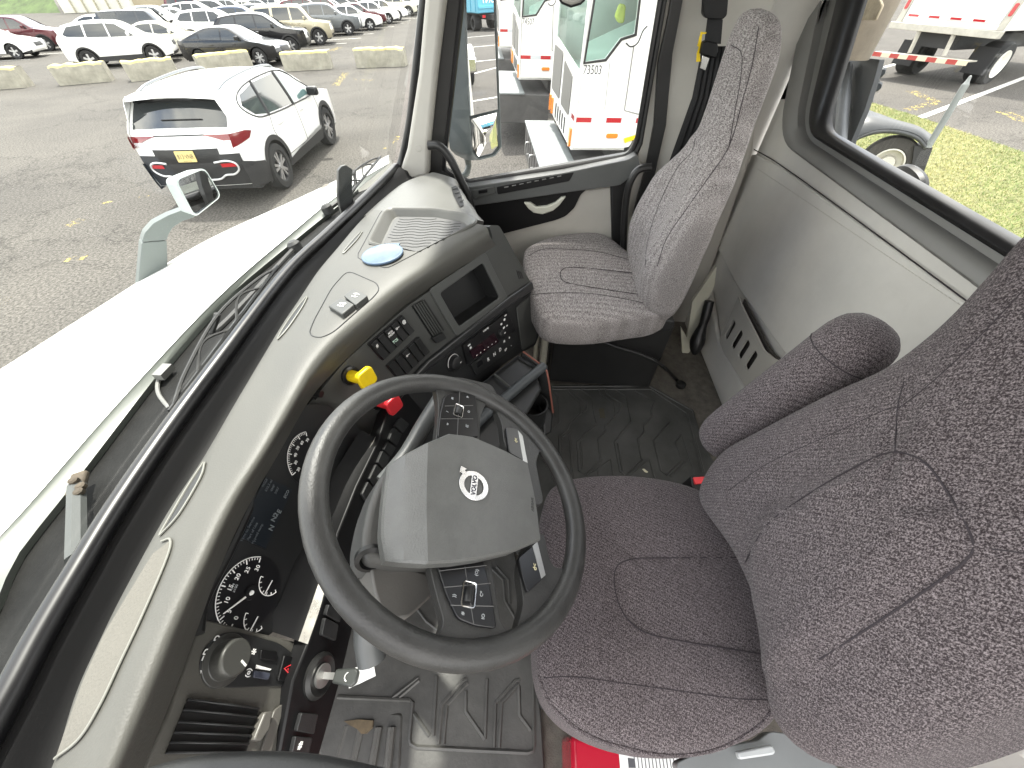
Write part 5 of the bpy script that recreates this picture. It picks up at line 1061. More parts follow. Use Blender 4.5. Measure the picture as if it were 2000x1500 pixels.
mb = MB(); pprism(mb, FPO, [(277, 473), (283, 455), (300, 436), (330, 420), (362, 408), (384, 412), (380, 424), (356, 432), (338, 444), (329, 458), (326, 469)], -.055, .0, .006, at_h=0); mb.build('mirror_elbow', PGG, hm, bevel=.012, seg=3)
# passenger side mirror
pm = thing('side_mirror', 'tall dark passenger side mirror outside the door window with a convex lower glass', 'mirror', at(905, 330, x=1.95))
FM = Fr(at(942, 150, x=1.97), (0.83, -.555, 0), (-.555, -.832, 0.042))
go = [(903, -160), (966, -160), (968, 0), (976, 215), (979, 288), (966, 305), (934, 313), (921, 300), (914, 220), (905, 0)]
gab = round2([FM.ab(x, y) for x, y in go], .012, 4)
mb = MB(); g0 = [FM.P(a, b, 0) for a, b in gab]; bkv = Vector((.0, .10, -.01)); gc = sum((Vector(q) for q in gab), Vector((0, 0)))/len(gab)
inn_ = [FM.P(a+(gc.x-a)*.05, b+(gc.y-b)*.02, .003) for a, b in gab]
mb.grid([[p-FM.n*.012 for p in inn_], inn_, [p+FM.n*.003 for p in g0], [p+bkv*.5 for p in g0], [p+bkv for p in [q.lerp(FM.P(gc.x, gc.y, 0), .08) for q in g0]], [p+bkv*1.25 for p in [q.lerp(FM.P(gc.x, gc.y, 0), .4) for q in g0]]], cu=True)
mb.build('mirror_housing', HOUSING, pm, smooth=55)
mb = MB(); pprism(mb, FM, [(907, -150), (965, -150), (967, 0), (974, 213), (920, 226), (914, 120)], -.008, -.002); mb.build('mirror_glass', MIRG, pm, smooth=0)
mb = MB()
cvx = [(921, 233), (973, 220), (976, 286), (964, 300), (936, 307), (925, 290)]; cab_ = [FM.ab(x, y) for x, y in cvx]; cc = sum((Vector(q) for q in cab_), Vector((0, 0)))/6
lp = round2(cab_, .01, 4); rows = [[FM.P(cc.x+(a-cc.x)*k, cc.y+(b-cc.y)*k, .008-.012*k*k) for a, b in lp] for k in (1, .85, .7, .5, .3, .15)]
mb.grid(rows, cu=True); mb.fan(rows[-1], FM.P(cc.x, cc.y, .008)); mb.build('convex_glass', MIRG, pm, smooth=80)
mb = MB(); mb.tube(cr_spline([FM.px(912, 308, -.05), FM.px(915, 325, -.05), at(908, 342, x=1.88), at(885, 352, x=1.80)], 6), .014, 10); mb.build('mirror_arm', MATS['post_greygreen'], pm)
# exhaust stack and frame behind the rear window
FX = Fr((0, -1.25, 0), (-1, 0, 0), (0, 1, 0))
st = thing('exhaust_stack', 'dusty brown exhaust stack with clamp standing behind the rear window', 'exhaust stack', at(1660, 115, y=-1.5))
b_ = FX.px(1692, 5, .10); b_.z = FX.px(1655, 118, .12).z
mb = MB(); mb.lathe(b_, (0, 0, 1), [(.10, 0), (.10, 1.3), (.095, 1.32), (.095, 1.6)], 40); mb.build('stack_pipe', M('dusty_pipe', (.20, .17, .13), .6, .3, var=.4, vscale=7), st, smooth=50)
mb = MB(); pprism(mb, FX, [(1672, 10), (1684, -20), (1712, -20), (1722, 10), (1708, 40), (1668, 38)], .20, .21); mb.build('stack_clamp', M('clamp_tan', (.42, .36, .26), .5, .3, var=.3, vscale=30), st, bevel=.004)
po_ = thing('frame_post', 'dark grey square bolted post below the exhaust stack outside the rear window', 'post', at(1690, 250, y=-1.3))
PG = M('post_darkgrey', (.022, .026, .030), .55, bump=.2, var=.15)
mb = MB(); pprism(mb, FX, [(1640, 112), (1648, 109), (1718, 116), (1706, 160), (1688, 215), (1660, 282), (1640, 340), (1600, 420), (1560, 420), (1600, 250)], -.02, .0, .004); pprism(mb, FX, [(1640, 112), (1664, 112), (1640, 250), (1610, 420), (1560, 420), (1600, 250)], -.1, -.02, .004); mb.build('post_tube', PG, po_, bevel=.006)
mb = MB()
for x, y in ((1711, 138), (1704, 165), (1688, 192)): mb.lathe(FX.px(x, y, -.05), (-.9, .2, 0), [(.018, 0), (.018, .05), (.012, .06), (0, .06)][::1], 8)
mb.lathe(FX.px(1660, 215, .0), (0, 1, 0), [(.014, 0), (.014, .002), (0, .002)], 12); mb.build('post_bolt', M('bolt_dark', (.03, .035, .04), .5, .5), po_)
mb = MB(); mb.tube([FX.px(1652, 130, .03), FX.px(1648, 200, .03), FX.px(1640, 290, .03), FX.px(1628, 380, .03)], .022, 12); tag(mb.build('steel_pipe', M('pipe_galv', (.16, .17, .18), .5, .4, var=.2), None), 'thin galvanised pipe standing in front of the dark grey post', 'pipe')
mb = MB(); mb.tube(cr_spline([FX.px(x, y, .02) for x, y in ((1740, 350), (1752, 338), (1772, 334), (1790, 346), (1798, 362), (1790, 380))], 6), .02, 10); tag(mb.build('coiled_hose', RUBBER, None), 'black curled air hose just outside the rear window sill', 'hose')

# ================================================================== the lot around the truck
LOT = Matrix.Translation((0, 0, -1.4)) @ Matrix.Rotation(-math.atan(.047), 4, 'X')
LOTI = LOT.inverted()
def lot(px, py, dz=0):
    """pixel -> position on the lot (lot coordinates), dz above the surface"""
    o = LOTI @ CAMO; d = LOTI.to_3x3() @ ray(px, py); t = (dz-o.z)/d.z; return o+d*t
def place(x, y, yaw, z=0): return LOT @ Matrix.Translation((x, y, z)) @ Matrix.Rotation(yaw, 4, 'Z')
def asphalt():
    m = bpy.data.materials.new('asphalt'); m.use_nodes = True; nt = m.node_tree; p = nt.nodes['Principled BSDF']; p.inputs['Roughness'].default_value = .92; p.inputs['Specular IOR Level'].default_value = .2
    tc = nt.nodes.new('ShaderNodeTexCoord'); N = nt.nodes.new; L = nt.links.new
    def nz(sc, det, ro=.6):
        n = N('ShaderNodeTexNoise'); n.inputs['Scale'].default_value = sc; n.inputs['Detail'].default_value = det; n.inputs['Roughness'].default_value = ro; L(tc.outputs['Object'], n.inputs['Vector']); return n
    def ramp(src, a, b, c0, c1):
        r = N('ShaderNodeValToRGB'); r.color_ramp.elements[0].position = a; r.color_ramp.elements[1].position = b; r.color_ramp.elements[0].color = (*c0, 1); r.color_ramp.elements[1].color = (*c1, 1); L(src, r.inputs['Fac']); return r
    def mix(kind, a, b, fac=1.0):
        x = N('ShaderNodeMixRGB'); x.blend_type = kind; L(a, x.inputs['Color1']); L(b, x.inputs['Color2'])
        if isinstance(fac, float): x.inputs['Fac'].default_value = fac
        else: L(fac, x.inputs['Fac'])
        return x
    fine = nz(26, 4, .8); agg = ramp(fine.outputs['Fac'], .38, .66, (.038, .036, .033), (.145, .138, .128))
    big = nz(.35, 5); bigr = ramp(big.outputs['Fac'], .3, .7, (.78, .77, .76), (1.12, 1.1, 1.06))
    c = mix('MULTIPLY', agg.outputs['Color'], bigr.outputs['Color'])
    vo = N('ShaderNodeTexVoronoi'); vo.feature = 'DISTANCE_TO_EDGE'; vo.inputs['Scale'].default_value = .33
    wn = nz(1.2, 5, .7); ad = N('ShaderNodeVectorMath'); ad.operation = 'MULTIPLY_ADD'; ad.inputs[1].default_value = (1.6, 1.6, 1.6); L(wn.outputs['Color'], ad.inputs[0]); L(tc.outputs['Object'], ad.inputs[2]); L(ad.outputs[0], vo.inputs['Vector'])
    cr_ = ramp(vo.outputs['Distance'], .0, .012, (.45, .45, .45), (1, 1, 1)); c = mix('MULTIPLY', c.outputs['Color'], cr_.outputs['Color'], .8)
    st = nz(1.4, 8, .7); sr = ramp(st.outputs['Fac'], .60, .74, (0, 0, 0), (1, 1, 1)); dk = N('ShaderNodeRGB'); dk.outputs[0].default_value = (.075, .07, .062, 1)
    f = N('ShaderNodeMath'); f.operation = 'MULTIPLY'; f.inputs[1].default_value = .45; L(sr.outputs['Color'], f.inputs[0]); c = mix('MIX', c.outputs['Color'], dk.outputs[0], f.outputs[0])
    L(c.outputs['Color'], p.inputs['Base Color']); bu = N('ShaderNodeBump'); bu.inputs['Strength'].default_value = .5; bu.inputs['Distance'].default_value = .01; L(fine.outputs['Fac'], bu.inputs['Height']); L(bu.outputs['Normal'], p.inputs['Normal'])
    return m
mb = MB(); n = 12
mb.grid([[Vector((-160+i*420/n, -160+j*420/n, 0)) for i in range(n+1)] for j in range(n+1)])
gr = mb.build('ground', asphalt(), None, local=True); gr.matrix_basis = LOT; gr['kind'] = 'structure'
def worn(name, col, thr=.47):
    m = bpy.data.materials.new(name); m.use_nodes = True; nt = m.node_tree; p = nt.nodes['Principled BSDF']; p.inputs['Base Color'].default_value = (*col, 1); p.inputs['Roughness'].default_value = .8
    tc = nt.nodes.new('ShaderNodeTexCoord'); n_ = nt.nodes.new('ShaderNodeTexNoise'); n_.inputs['Scale'].default_value = 9; n_.inputs['Detail'].default_value = 8; n_.inputs['Roughness'].default_value = .75
    r = nt.nodes.new('ShaderNodeMapRange'); r.inputs['From Min'].default_value = thr-.04; r.inputs['From Max'].default_value = thr+.06
    nt.links.new(tc.outputs['Object'], n_.inputs['Vector']); nt.links.new(n_.outputs['Fac'], r.inputs['Value']); nt.links.new(r.outputs['Result'], p.inputs['Alpha'])
    return m
WL = worn('worn_white_line', (.66, .65, .61), .40); YL = worn('worn_yellow_paint', (.52, .40, .10), .56)
def mark(name, pairs, mat_, z=.004):
    mb = MB()
    for a, b, w in pairs:
        a, b = Vector((a[0], a[1], z)), Vector((b[0], b[1], z)); d = (b-a); s = Vector((-d.y, d.x, 0)).normalized()*w/2; mb.add([a-s, b-s, b+s, a+s], [(0, 1, 2, 3)])
    o = mb.build(name, mat_, None, local=True); o.matrix_basis = LOT; o['kind'] = 'structure'; return o
hd = Vector((.33, -.944, 0)); rw = Vector((.944, .33, 0))
lines = []
for k in range(24):
    c = Vector((24.3+2.66*k, 14.9, 0)); lines.append((c-hd*2.5, c+hd*2.9, .11))
    c = Vector((25.5+2.66*k, 31.5, 0)); lines.append((c-hd*2.6, c+hd*2.6, .11))
lines.append((lot(1794, 231), lot(2100, 114), .16)); lines.append((lot(1718, 134), lot(1760, 122), .16))
lines += [(lot(905, 186), lot(968, 162), .12), (lot(925, 152), lot(966, 147), .12), (Vector((4.5, -16, 0)), Vector((8.5, -19, 0)), .12), (Vector((3.0, -12, 0)), Vector((9.0, -13.4, 0)), .12), (Vector((2.5, -20, 0)), Vector((12, -21, 0)), .12), (Vector((2.0, -25, 0)), Vector((14, -26.5, 0)), .12), (Vector((3.0, -30, 0)), Vector((16, -32, 0)), .12), (Vector((3.0, -35.5, 0)), Vector((18, -37.5, 0)), .12)]
mark('parking_lines', lines, WL)
yl = [(lot(128, 443), lot(162, 428), .2), (lot(130, 507), lot(168, 503), .14), (lot(192, 400), lot(222, 393), .08), (lot(270, 386), lot(292, 382), .05), (lot(655, 168), lot(676, 142), .3), (lot(645, 100), lot(664, 92), .4), (lot(1780, 178), lot(1830, 200), .35), (lot(1830, 200), lot(1770, 215), .3), (lot(1960, 218), lot(2010, 240), .4), (lot(770, 280), lot(778, 265), .12), (lot(745, 292), lot(760, 288), .08), (lot(690, 155), lot(730, 157), .12)]
mark('yellow_paint_marks', yl, YL)

# ------------------------------------------------------------------ cars
GLS = M('car_glass', (.012, .016, .018), .05, 0, .8, coat=.5)
GLSG = M('car_glass_pale', (.10, .16, .16), .05, 0, .8, coat=.5)
TYRE = M('tyre_rubber', (.018, .018, .018), .85, bump=.2, bscale=60)
RIMM = M('alloy_rim', (.55, .55, .56), .3, .85); RIMD = M('dark_rim', (.06, .06, .065), .35, .6)
CLAD = M('black_cladding', (.022, .022, .023), .6, bump=.1)
LENSW = M('head_lens', (.62, .64, .66), .08, .2, coat=.8); LENSR = M('tail_lens', (.42, .012, .018), .12, coat=.8); LENSD = M('smoked_red_lens', (.17, .010, .014), .12, coat=.8); LENSO = M('amber_lens', (.75, .22, .02), .2, coat=.5)
PAINT = {}
def paint(n, c, metal=0.0):
    if n not in PAINT: PAINT[n] = M('paint_'+n, c, .28 if metal else .25, metal, coat=.9, var=.02, vscale=1)
    return PAINT[n]
class Car:
    def __init__(s, P, W, belt, side_win, wb, wr, gl, roofw=.72, tail=None, L=None, capn=9):
        """P: outline (u,z) from the front bumper foot over the roof to the rear bumper foot"""
        s.W, s.belt, s.wb, s.wr, s.gl = W/2, belt, wb, wr, gl; s.H = max(z for _, z in P); s.L0, s.L1 = max(u for u, _ in P), min(u for u, _ in P); s.roofw = roofw; s.sw = side_win
        Q = cr_spline([Vector((u, z, 0)) for u, z in P], 5); s.P = [(q.x, q.y) for q in Q]; s.key = P
        s.cum = [0]
        for a, b in zip(s.P, s.P[1:]): s.cum.append(s.cum[-1]+math.hypot(b[0]-a[0], b[1]-a[1]))
    def Y(s, u, z):
        e = (u/(s.L0 if u > 0 else -s.L1)); e = abs(e); plan = 1-.05*e**3-.13*max(0, (e-.78)/.22)**2
        if z > s.belt: f = .985-(.985-s.roofw)*min(1.1, (z-s.belt)/(s.H-s.belt))**1.15
        else: f = .985+.015*math.sin(max(0, min(1, (z-.25)/(s.belt-.25)))*math.pi)-.05*max(0, (.45-z)/.3)
        return s.W*plan*f
    def ztop(s, u):
        zs = []
        for (a, b), (c, d) in zip(s.P, s.P[1:]):
            if (a-u)*(c-u) <= 0 and abs(a-c) > 1e-9: zs.append(b+(d-b)*(u-a)/(c-a))
        return max(zs) if zs else .5
    def zbot(s, u, base=.26):
        zb = base+.10*max(0, (abs(u)-s.wb/2-s.wr)/.5)
        for uw in (s.wb/2, -s.wb/2):
            r = s.wr+.055; d = abs(u-uw)
            if d < r: zb = max(zb, s.wr+math.sqrt(r*r-d*d))
        return zb
    def pt(s, i, k, h=0):
        """point on the top-and-ends strip: i float index along the outline, k in -1..1 across"""
        i = max(0, min(len(s.P)-1.001, i)); j = int(i); f = i-j; (u, z), (u2, z2) = s.P[j], s.P[j+1]; tu, tz = u2-u, z2-z; l = math.hypot(tu, tz) or 1; nu, nz_ = -tz/l, tu/l
        if nu*u+nz_*(z-.6) < 0: nu, nz_ = -nu, -nz_
        nu, nz_ = abs(nu)*(1 if u > 0 else -1) if abs(nu) > .5 else nu, nz_
        u, z = u+tu*f, z+tz*f
        u_ = u-(.14 if u > 0 else -.10)*abs(nu)*k*k; y = s.Y(u_, z)*k; z_ = z-.035*abs(nz_)*k*k
        return Vector((u_+nu*h, y, z_+nz_*h))
    def idx(s, kf):
        """outline key index (may be fractional) -> dense index"""
        return kf*5
    def body(s, paint_, parent, fine=1):
        mb = MB(); n = len(s.P); ks = [-1, -.97, -.9, -.7, -.4, 0, .4, .7, .9, .97, 1]
        def cap(i, k):
            p = s.pt(i, k)
            if abs(k) > .95: p = p-Vector((0, 0, .0))
            return p
        mb.grid([[cap(i, k) for k in ks] for i in range(n)])
        us = sorted(set([round(s.L1+(s.L0-s.L1)*k/(70*fine), 4) for k in range(int(70*fine)+1)]+[round(uw+d*(s.wr+.055)*.999, 4) for uw in (s.wb/2, -s.wb/2) for d in (-1, 1)]))
        for sg in (1, -1):
            rows = []
            for u in us:
                u_ = max(s.L1+.005, min(s.L0-.005, u)); zt = s.ztop(u_); zb = min(s.zbot(u_), zt-.02); r = []
                for k in range(13):
                    z = zb+(zt-zb)*k/12; e = abs(u_)/(s.L0 if u_ > 0 else -s.L1); ux = u_-(.14 if u_ > 0 else -.10)*max(0, (e-.95)/.05); r.append(Vector((ux, sg*s.Y(ux, z), z-(.035 if k == 12 and abs(e) < .9 else 0))))
                rows.append(r)
            mb.grid(rows)
        # wheel wells and belly
        mb.mi = 1
        mb.box((0, 0, .30), (s.L0-s.L1-.5, s.W*1.75, .10))
        for uw in (s.wb/2, -s.wb/2): mb.box((uw, 0, s.wr+.1), (s.wr*1.9, s.W*1.5, s.wr*1.6))
        return mb.build('body', [paint_, CLAD], parent, local=True, smooth=32)
    def sidepoly(s, poly, sg, h, n=5):
        """panel lying on the flank, outline in (u,z)"""
        bm = bmesh.new(); P = [Vector((u, z, 0)) for u, z in poly]; D = resample(P, max(12, len(P)*n), True); vs = [bm.verts.new((p.x, 0, p.y)) for p in P]
        es = [bm.edges.new((vs[i], vs[(i+1) % len(vs)])) for i in range(len(vs))]; bmesh.ops.triangle_fill(bm, edges=es, use_beauty=True); bmesh.ops.subdivide_edges(bm, edges=bm.edges, cuts=3, use_grid_fill=True)
        v = [(w.co.x, sg*(s.Y(w.co.x, w.co.z)+h), w.co.z) for w in bm.verts]
        bm.verts.index_update(); f = [tuple(w.index for w in q.verts) for q in bm.faces]; bm.free(); return v, f
    def patch(s, mb, i0, i1, k0, k1, h, n=8, m=8):
        mb.grid([[s.pt(i0+(i1-i0)*a/n, k0+(k1-k0)*b/m, h) for b in range(m+1)] for a in range(n+1)])
    def wheel(s, parent, uw, sg, rim, spokes=5):
        w_ = .11; y = sg*(s.W-.005-w_); mb = MB(); r = s.wr
        mb.lathe((uw, y, r), (0, sg, 0), [(r*.66, -w_), (r*.93, -w_), (r, -w_*.75), (r, w_*.7), (r*.95, w_*.98), (r*.70, w_*1.0), (r*.66, w_*.8)], 28, cap=False); t = mb.build('wheel', TYRE, parent, local=True, smooth=40)
        mb = MB(); mb.lathe((uw, y, r), (0, sg, 0), [(r*.67, -w_*.4), (r*.67, w_*.85), (r*.61, w_*.8), (r*.58, w_*.3), (0, w_*.25)], 28, cap=False); mb.mi = 1
        w5 = .55 if spokes == 10 else 1
        for k in range(spokes):
            a = (k*2*math.pi/spokes+.3) if spokes != 10 else ((k//2)*2*math.pi/5+.3+(k % 2)*.42); ca, sa = math.cos(a), math.sin(a); e = Vector((ca, 0, sa)); q = Vector((-sa, 0, ca)); c = Vector((uw, y+sg*w_*.55, r)); mb.prism([c+e*r*.08-q*r*.09*w5, c+e*r*.62-q*r*.14*w5, c+e*r*.62+q*r*.10*w5, c+e*r*.08+q*r*.09*w5], (0, sg*w_*.25, 0))
        mb.lathe((uw, y+sg*w_*.5, r), (0, sg, 0), [(r*.16, 0), (r*.15, w_*.38), (0, w_*.4)], 16, cap=False)
        mb.build('rim', [RIMD, rim], t, local=True, smooth=30)
def extras(car, t, paint_, low, rim, glass_=GLS, plate=True, sp=5, lights=True, clad=True):
    g = car.gl
    mb = MB(); car.patch(mb, car.idx(g[0]), car.idx(g[1]), -.86, .86, .006); mb.build('windshield', GLSG if low == 'pale' else GLS, t, local=True)
    mb = MB(); car.patch(mb, car.idx(g[2]), car.idx(g[3]), -.84, .84, .006); mb.build('rear_window', glass_, t, local=True)
    for sg in (1, -1):
        for poly in car.sw:
            mb = MB(); mb.add(*car.sidepoly(poly, sg, .006)); mb.build('side_window', glass_, t, local=True)
        mb = MB(); uo = car.sw[-1][-1][0] if False else max(u for p in car.sw for u, _ in p)-.22
        c = Vector((uo, sg*(car.W+.07), car.belt+.10)); mb.box(c, (.10, .20, .14)); mb.box(c+Vector((.0, -sg*.11, -.04)), (.05, .12, .04)); mb.build('door_mirror', paint_, t, local=True, bevel=.03, seg=3)
        mb = MB(); car.patch(mb, car.idx(g[4]), car.idx(g[5]), sg*.52, sg*.99, .008, 5, 6); mb.build('headlight', LENSW, t, local=True)
        mb = MB(); car.patch(mb, car.idx(g[6]), car.idx(g[7]), sg*.66, sg*1.0, .008, 5, 6); mb.build('taillight', LENSR, t, local=True)
        if clad:
            mb = MB()
            for uw in (car.wb/2, -car.wb/2):
                r0, r1 = car.wr+.05, car.wr+.115
                mb.grid([[Vector((uw+r*math.cos(a), sg*(car.Y(uw+r*math.cos(a), car.wr+r*math.sin(a))+.008), car.wr+r*math.sin(a))) for r in (r0, r1)] for a in [math.pi*k/18 for k in range(-1, 20)]])
            a, b = -car.wb/2+car.wr+.05, car.wb/2-car.wr-.05; mb.grid([[Vector((a+(b-a)*k/8, sg*(car.Y(0, .35)+.012), z)) for z in (.24, .42)] for k in range(9)])
            mb.build('side_cladding', CLAD, t, local=True)
        for uw in (car.wb/2, -car.wb/2): car.wheel(t, uw, sg, rim, sp)
        mb = MB()
        for uh in ((-.62, .42) if len(car.sw) > 1 else (.3,)):
            u0 = uh; mb.box((u0, sg*(car.Y(u0, car.belt-.12)+.015), car.belt-.12), (.17, .025, .03))
        mb.build('door_handle', paint_, t, local=True, bevel=.008)
    mb = MB(); car.patch(mb, car.idx(g[8]), car.idx(g[9]), -.5, .5, .010, 4, 6); mb.build('grille', CLAD, t, local=True)
    if clad:
        mb = MB(); car.patch(mb, car.idx(.15), car.idx(.9), -.92, .92, .008, 4, 8); car.patch(mb, car.idx(len(car.key)-1.95), car.idx(len(car.key)-1.15), -.9, .9, .008, 4, 8); mb.build('bumper_cladding', CLAD, t, local=True)
SUVP = [(2.20, .30), (2.30, .45), (2.30, .66), (2.22, .86), (1.95, .98), (1.18, 1.09), (.78, 1.34), (.40, 1.57), (.0, 1.64), (-.8, 1.65), (-1.6, 1.57), (-1.84, 1.46), (-2.12, 1.10), (-2.21, .95), (-2.27, .62), (-2.20, .32)]
SUVW = [[(.95, 1.08), (.62, 1.33), (.38, 1.50), (.0, 1.55), (.0, 1.08)], [(-.06, 1.09), (-.06, 1.555), (-.85, 1.555), (-.92, 1.12)], [(-.99, 1.13), (-.93, 1.54), (-1.50, 1.49), (-1.78, 1.24), (-1.66, 1.17)]]
SEDP = [(2.28, .28), (2.36, .40), (2.34, .58), (2.22, .72), (1.85, .82), (1.15, .93), (.72, 1.16), (.32, 1.37), (-.1, 1.43), (-.7, 1.41), (-1.10, 1.29), (-1.68, 1.04), (-2.1, .99), (-2.28, .93), (-2.34, .60), (-2.25, .30)]
SEDW = [[(.92, .95), (.60, 1.15), (.32, 1.30), (-.02, 1.345), (-.06, .96)], [(-.12, .965), (-.09, 1.345), (-.62, 1.33), (-1.0, 1.22), (-1.12, 1.0)], [(-1.18, 1.01), (-1.07, 1.19), (-1.46, 1.04)]]
FASP = [(2.24, .26), (2.32, .40), (2.30, .58), (2.18, .72), (1.8, .82), (1.12, .92), (.68, 1.15), (.28, 1.35), (-.1, 1.40), (-.7, 1.38), (-1.25, 1.25), (-1.95, 1.02), (-2.14, .99), (-2.26, .90), (-2.32, .58), (-2.22, .30)]
FASW = [[(.90, .94), (.56, 1.14), (.28, 1.27), (-.02, 1.315), (-.06, .95)], [(-.12, .955), (-.09, 1.315), (-.65, 1.30), (-1.08, 1.18), (-1.05, 1.0)], [(-1.11, 1.01), (-1.15, 1.155), (-1.56, 1.03)]]
BOXP = [(2.10, .36), (2.19, .52), (2.18, .74), (2.08, .95), (1.75, 1.04), (1.12, 1.12), (.90, 1.36), (.62, 1.68), (.3, 1.75), (-.8, 1.77), (-1.85, 1.75), (-2.0, 1.62), (-2.13, 1.18), (-2.17, .98), (-2.20, .66), (-2.12, .36)]
BOXW = [[(.98, 1.14), (.78, 1.40), (.58, 1.62), (.12, 1.665), (.10, 1.15)], [(.0, 1.15), (.03, 1.67), (-.80, 1.68), (-.90, 1.16)], [(-1.02, 1.17), (-.96, 1.67), (-1.72, 1.64), (-1.88, 1.18)]]
#            windshield    rear glass    head    tail    grille
STY = {'suv': (SUVP, 1.84, 1.06, SUVW, 2.66, .345, (5.1, 7.0, 11.0, 12.0, 2.5, 3.35, 12.2, 13.6, 1.9, 2.7), .72),
       'sedan': (SEDP, 1.82, .93, SEDW, 2.75, .325, (5.1, 7.0, 9.9, 11.0, 2.4, 3.3, 12.7, 13.8, 1.5, 2.5), .70),
       'fast': (FASP, 1.80, .92, FASW, 2.73, .33, (5.1, 7.0, 9.8, 11.0, 2.4, 3.2, 12.7, 13.7, 1.5, 2.5), .70),
       'box': (BOXP, 1.80, 1.12, BOXW, 2.60, .36, (5.1, 7.0, 11.1, 12.0, 2.3, 3.2, 12.2, 13.6, 2.2, 3.0), .78)}
COLS = {'white': (.80, .80, .78), 'black': (.012, .012, .014), 'silver': (.50, .51, .52), 'grey': (.13, .14, .15), 'maroon': (.09, .014, .02), 'blue': (.03, .05, .10), 'tan': (.42, .38, .28), 'cream': (.62, .60, .50), 'green': (.05, .075, .06), 'charcoal': (.05, .052, .055)}
PROTO = {}
def proto(st, style_col):
    P, W, belt, sw, wb, wr, gl, rw_ = STY[st]; c = Car(P, W, belt, sw, wb, wr, gl, rw_); t = thing('parked_car', '', 'car'); p = paint(style_col, COLS[style_col], .6 if style_col not in ('white', 'cream') else 0)
    c.body(p, t); extras(c, t, p, 'dark', RIMM, sp=5 if st != 'fast' else 10, clad=st in ('suv', 'box')); return t
def kids(o): return [x for x in COL.objects if x.parent is o]
KID = {}
def copy_tree(o, tree):
    c = o.copy(); COL.objects.link(c)
    for ch, sub in tree:
        d = copy_tree(ch, sub); d.parent = c
    return c
def tree_of(o): return [(ch, tree_of(ch)) for ch in kids(o)]
def all_of(o, tree):
    out = []
    for ch, sub in tree: out.append(ch); out += all_of(ch, sub)
    return out
protos = {}
def park(st, col, x, y, yaw, label, first=[True]):
    if (st, col) not in protos:
        if st not in PROTO:
            t = proto(st, col); PROTO[st] = (t, tree_of(t), col); o = t
        else:
            t, tr, c0 = PROTO[st]; o = copy_tree(t, tr); p = paint(col, COLS[col], .6 if col not in ('white', 'cream') else 0)
            for q in o.children_recursive if False else all_of(o, tree_of(o)):
                if q.name.split('.')[0] in ('body', 'door_mirror', 'door_handle'):
                    q.material_slots[0].link = 'OBJECT'; q.material_slots[0].material = p
        protos[(st, col)] = (o, tree_of(o))
    else:
        o, tr = protos[(st, col)]; o = copy_tree(o, tr)
    o.matrix_basis = place(x, y, yaw); o['label'] = label; o['category'] = 'car'; o['group'] = 'cars parked in rows across the lot'; return o
HY = math.atan2(-.944, .33)
NAMEOF = {'suv': 'crossover', 'sedan': 'sedan', 'fast': 'fastback sedan', 'box': 'boxy SUV'}
def wheel_at(px, py, fr_=1.35, sd=.85, yaw=HY):
    c = lot(px, py, .33); h = Vector((math.cos(yaw), math.sin(yaw), 0)); l = Vector((-h.y, h.x, 0)); return c-h*fr_+l*sd
fixed = [('fast', 'black', 451.5, 114, 0, .83, R(-88), 'black fastback sedan parked closest behind the concrete blocks'),
         ('suv', 'black', 570, 90, 1.35, .85, HY, 'black crossover parked between the black fastback and the tan boxy SUV'),
         ('box', 'tan', 624, 74, 1.30, .85, HY, 'tan boxy SUV with gold bumpers at the front of its row'),
         ('suv', 'grey', 681, 56.5, 1.35, .85, HY, 'grey crossover right beside the tan boxy SUV'),
         ('suv', 'white', 240.5, 112.5, 0, .86, R(-62), 'white crossover seen from the side behind the two left concrete blocks'),
         ('sedan', 'white', 27, 101, 1.35, .85, HY, 'white sedan nearest the left edge with its front wheel in view'),
         ('suv', 'maroon', 92, 86, 1.35, .85, HY, 'dark red crossover behind the white sedan at the left edge'),
         ('suv', 'black', -70, 104, 1.35, .85, HY, 'black car cut off by the left edge of the photo'),
         ('box', 'charcoal', 336, 80, 1.3, .85, HY, 'dark grey boxy SUV right behind the white crossover'),
         ('sedan', 'white', 777, 31, 1.35, .85, HY, 'white sedan whose front wheel shows at the end of the row by the windshield pillar')]
taken = []; FIX = []; ROWC = {}
for st, col, px_, py_, fr_, sd_, yaw, lab in fixed:
    c = wheel_at(px_, py_, fr_, sd_, yaw); park(st, col, c.x, c.y, yaw, lab); FIX.append((c.x, c.y)); taken.append((c.x, c.y))
CY = ['white', 'silver', 'white', 'charcoal', 'white', 'cream', 'silver', 'white', 'blue', 'white', 'grey', 'maroon', 'white', 'black', 'silver', 'white']; SY = ['suv', 'sedan', 'suv', 'sedan', 'fast', 'box', 'suv', 'sedan']
ORD = ['first row', 'second row', 'third row', 'fourth row', 'fifth row', 'sixth row']
rg2 = random.Random(5); used = {}
for k, (y0, x0, n) in enumerate(((14.9, 22.6, 15), (20.7, 24.0, 17), (31.3, 27.0, 17), (37.2, 24.5, 18), (48.5, 26, 17), (54.5, 28, 16))):
    for i in range(n):
        x = x0+2.66*i; y = y0+rg2.uniform(-.25, .25)
        if any(abs(x-a)+abs(y-b)*.6 < 3.4 and abs(y-b) < 4.2 and abs(x-a) < 2.35 for a, b in taken): continue
        q = pix(LOT @ Vector((x, y, 1.2)))
        if not (-60 < q[0] < 860) or q[1] < -55 or (k > 2 and q[0] < 330): continue
        st = SY[rg2.randrange(8)]; col = CY[rg2.randrange(16)]
        nb = 'counted from the camera'
        ROWC.setdefault(k, []).append((q[0], park(st, col, x, y, HY+R(rg2.uniform(-2, 2)), ''), col, st)); taken.append((x, y))

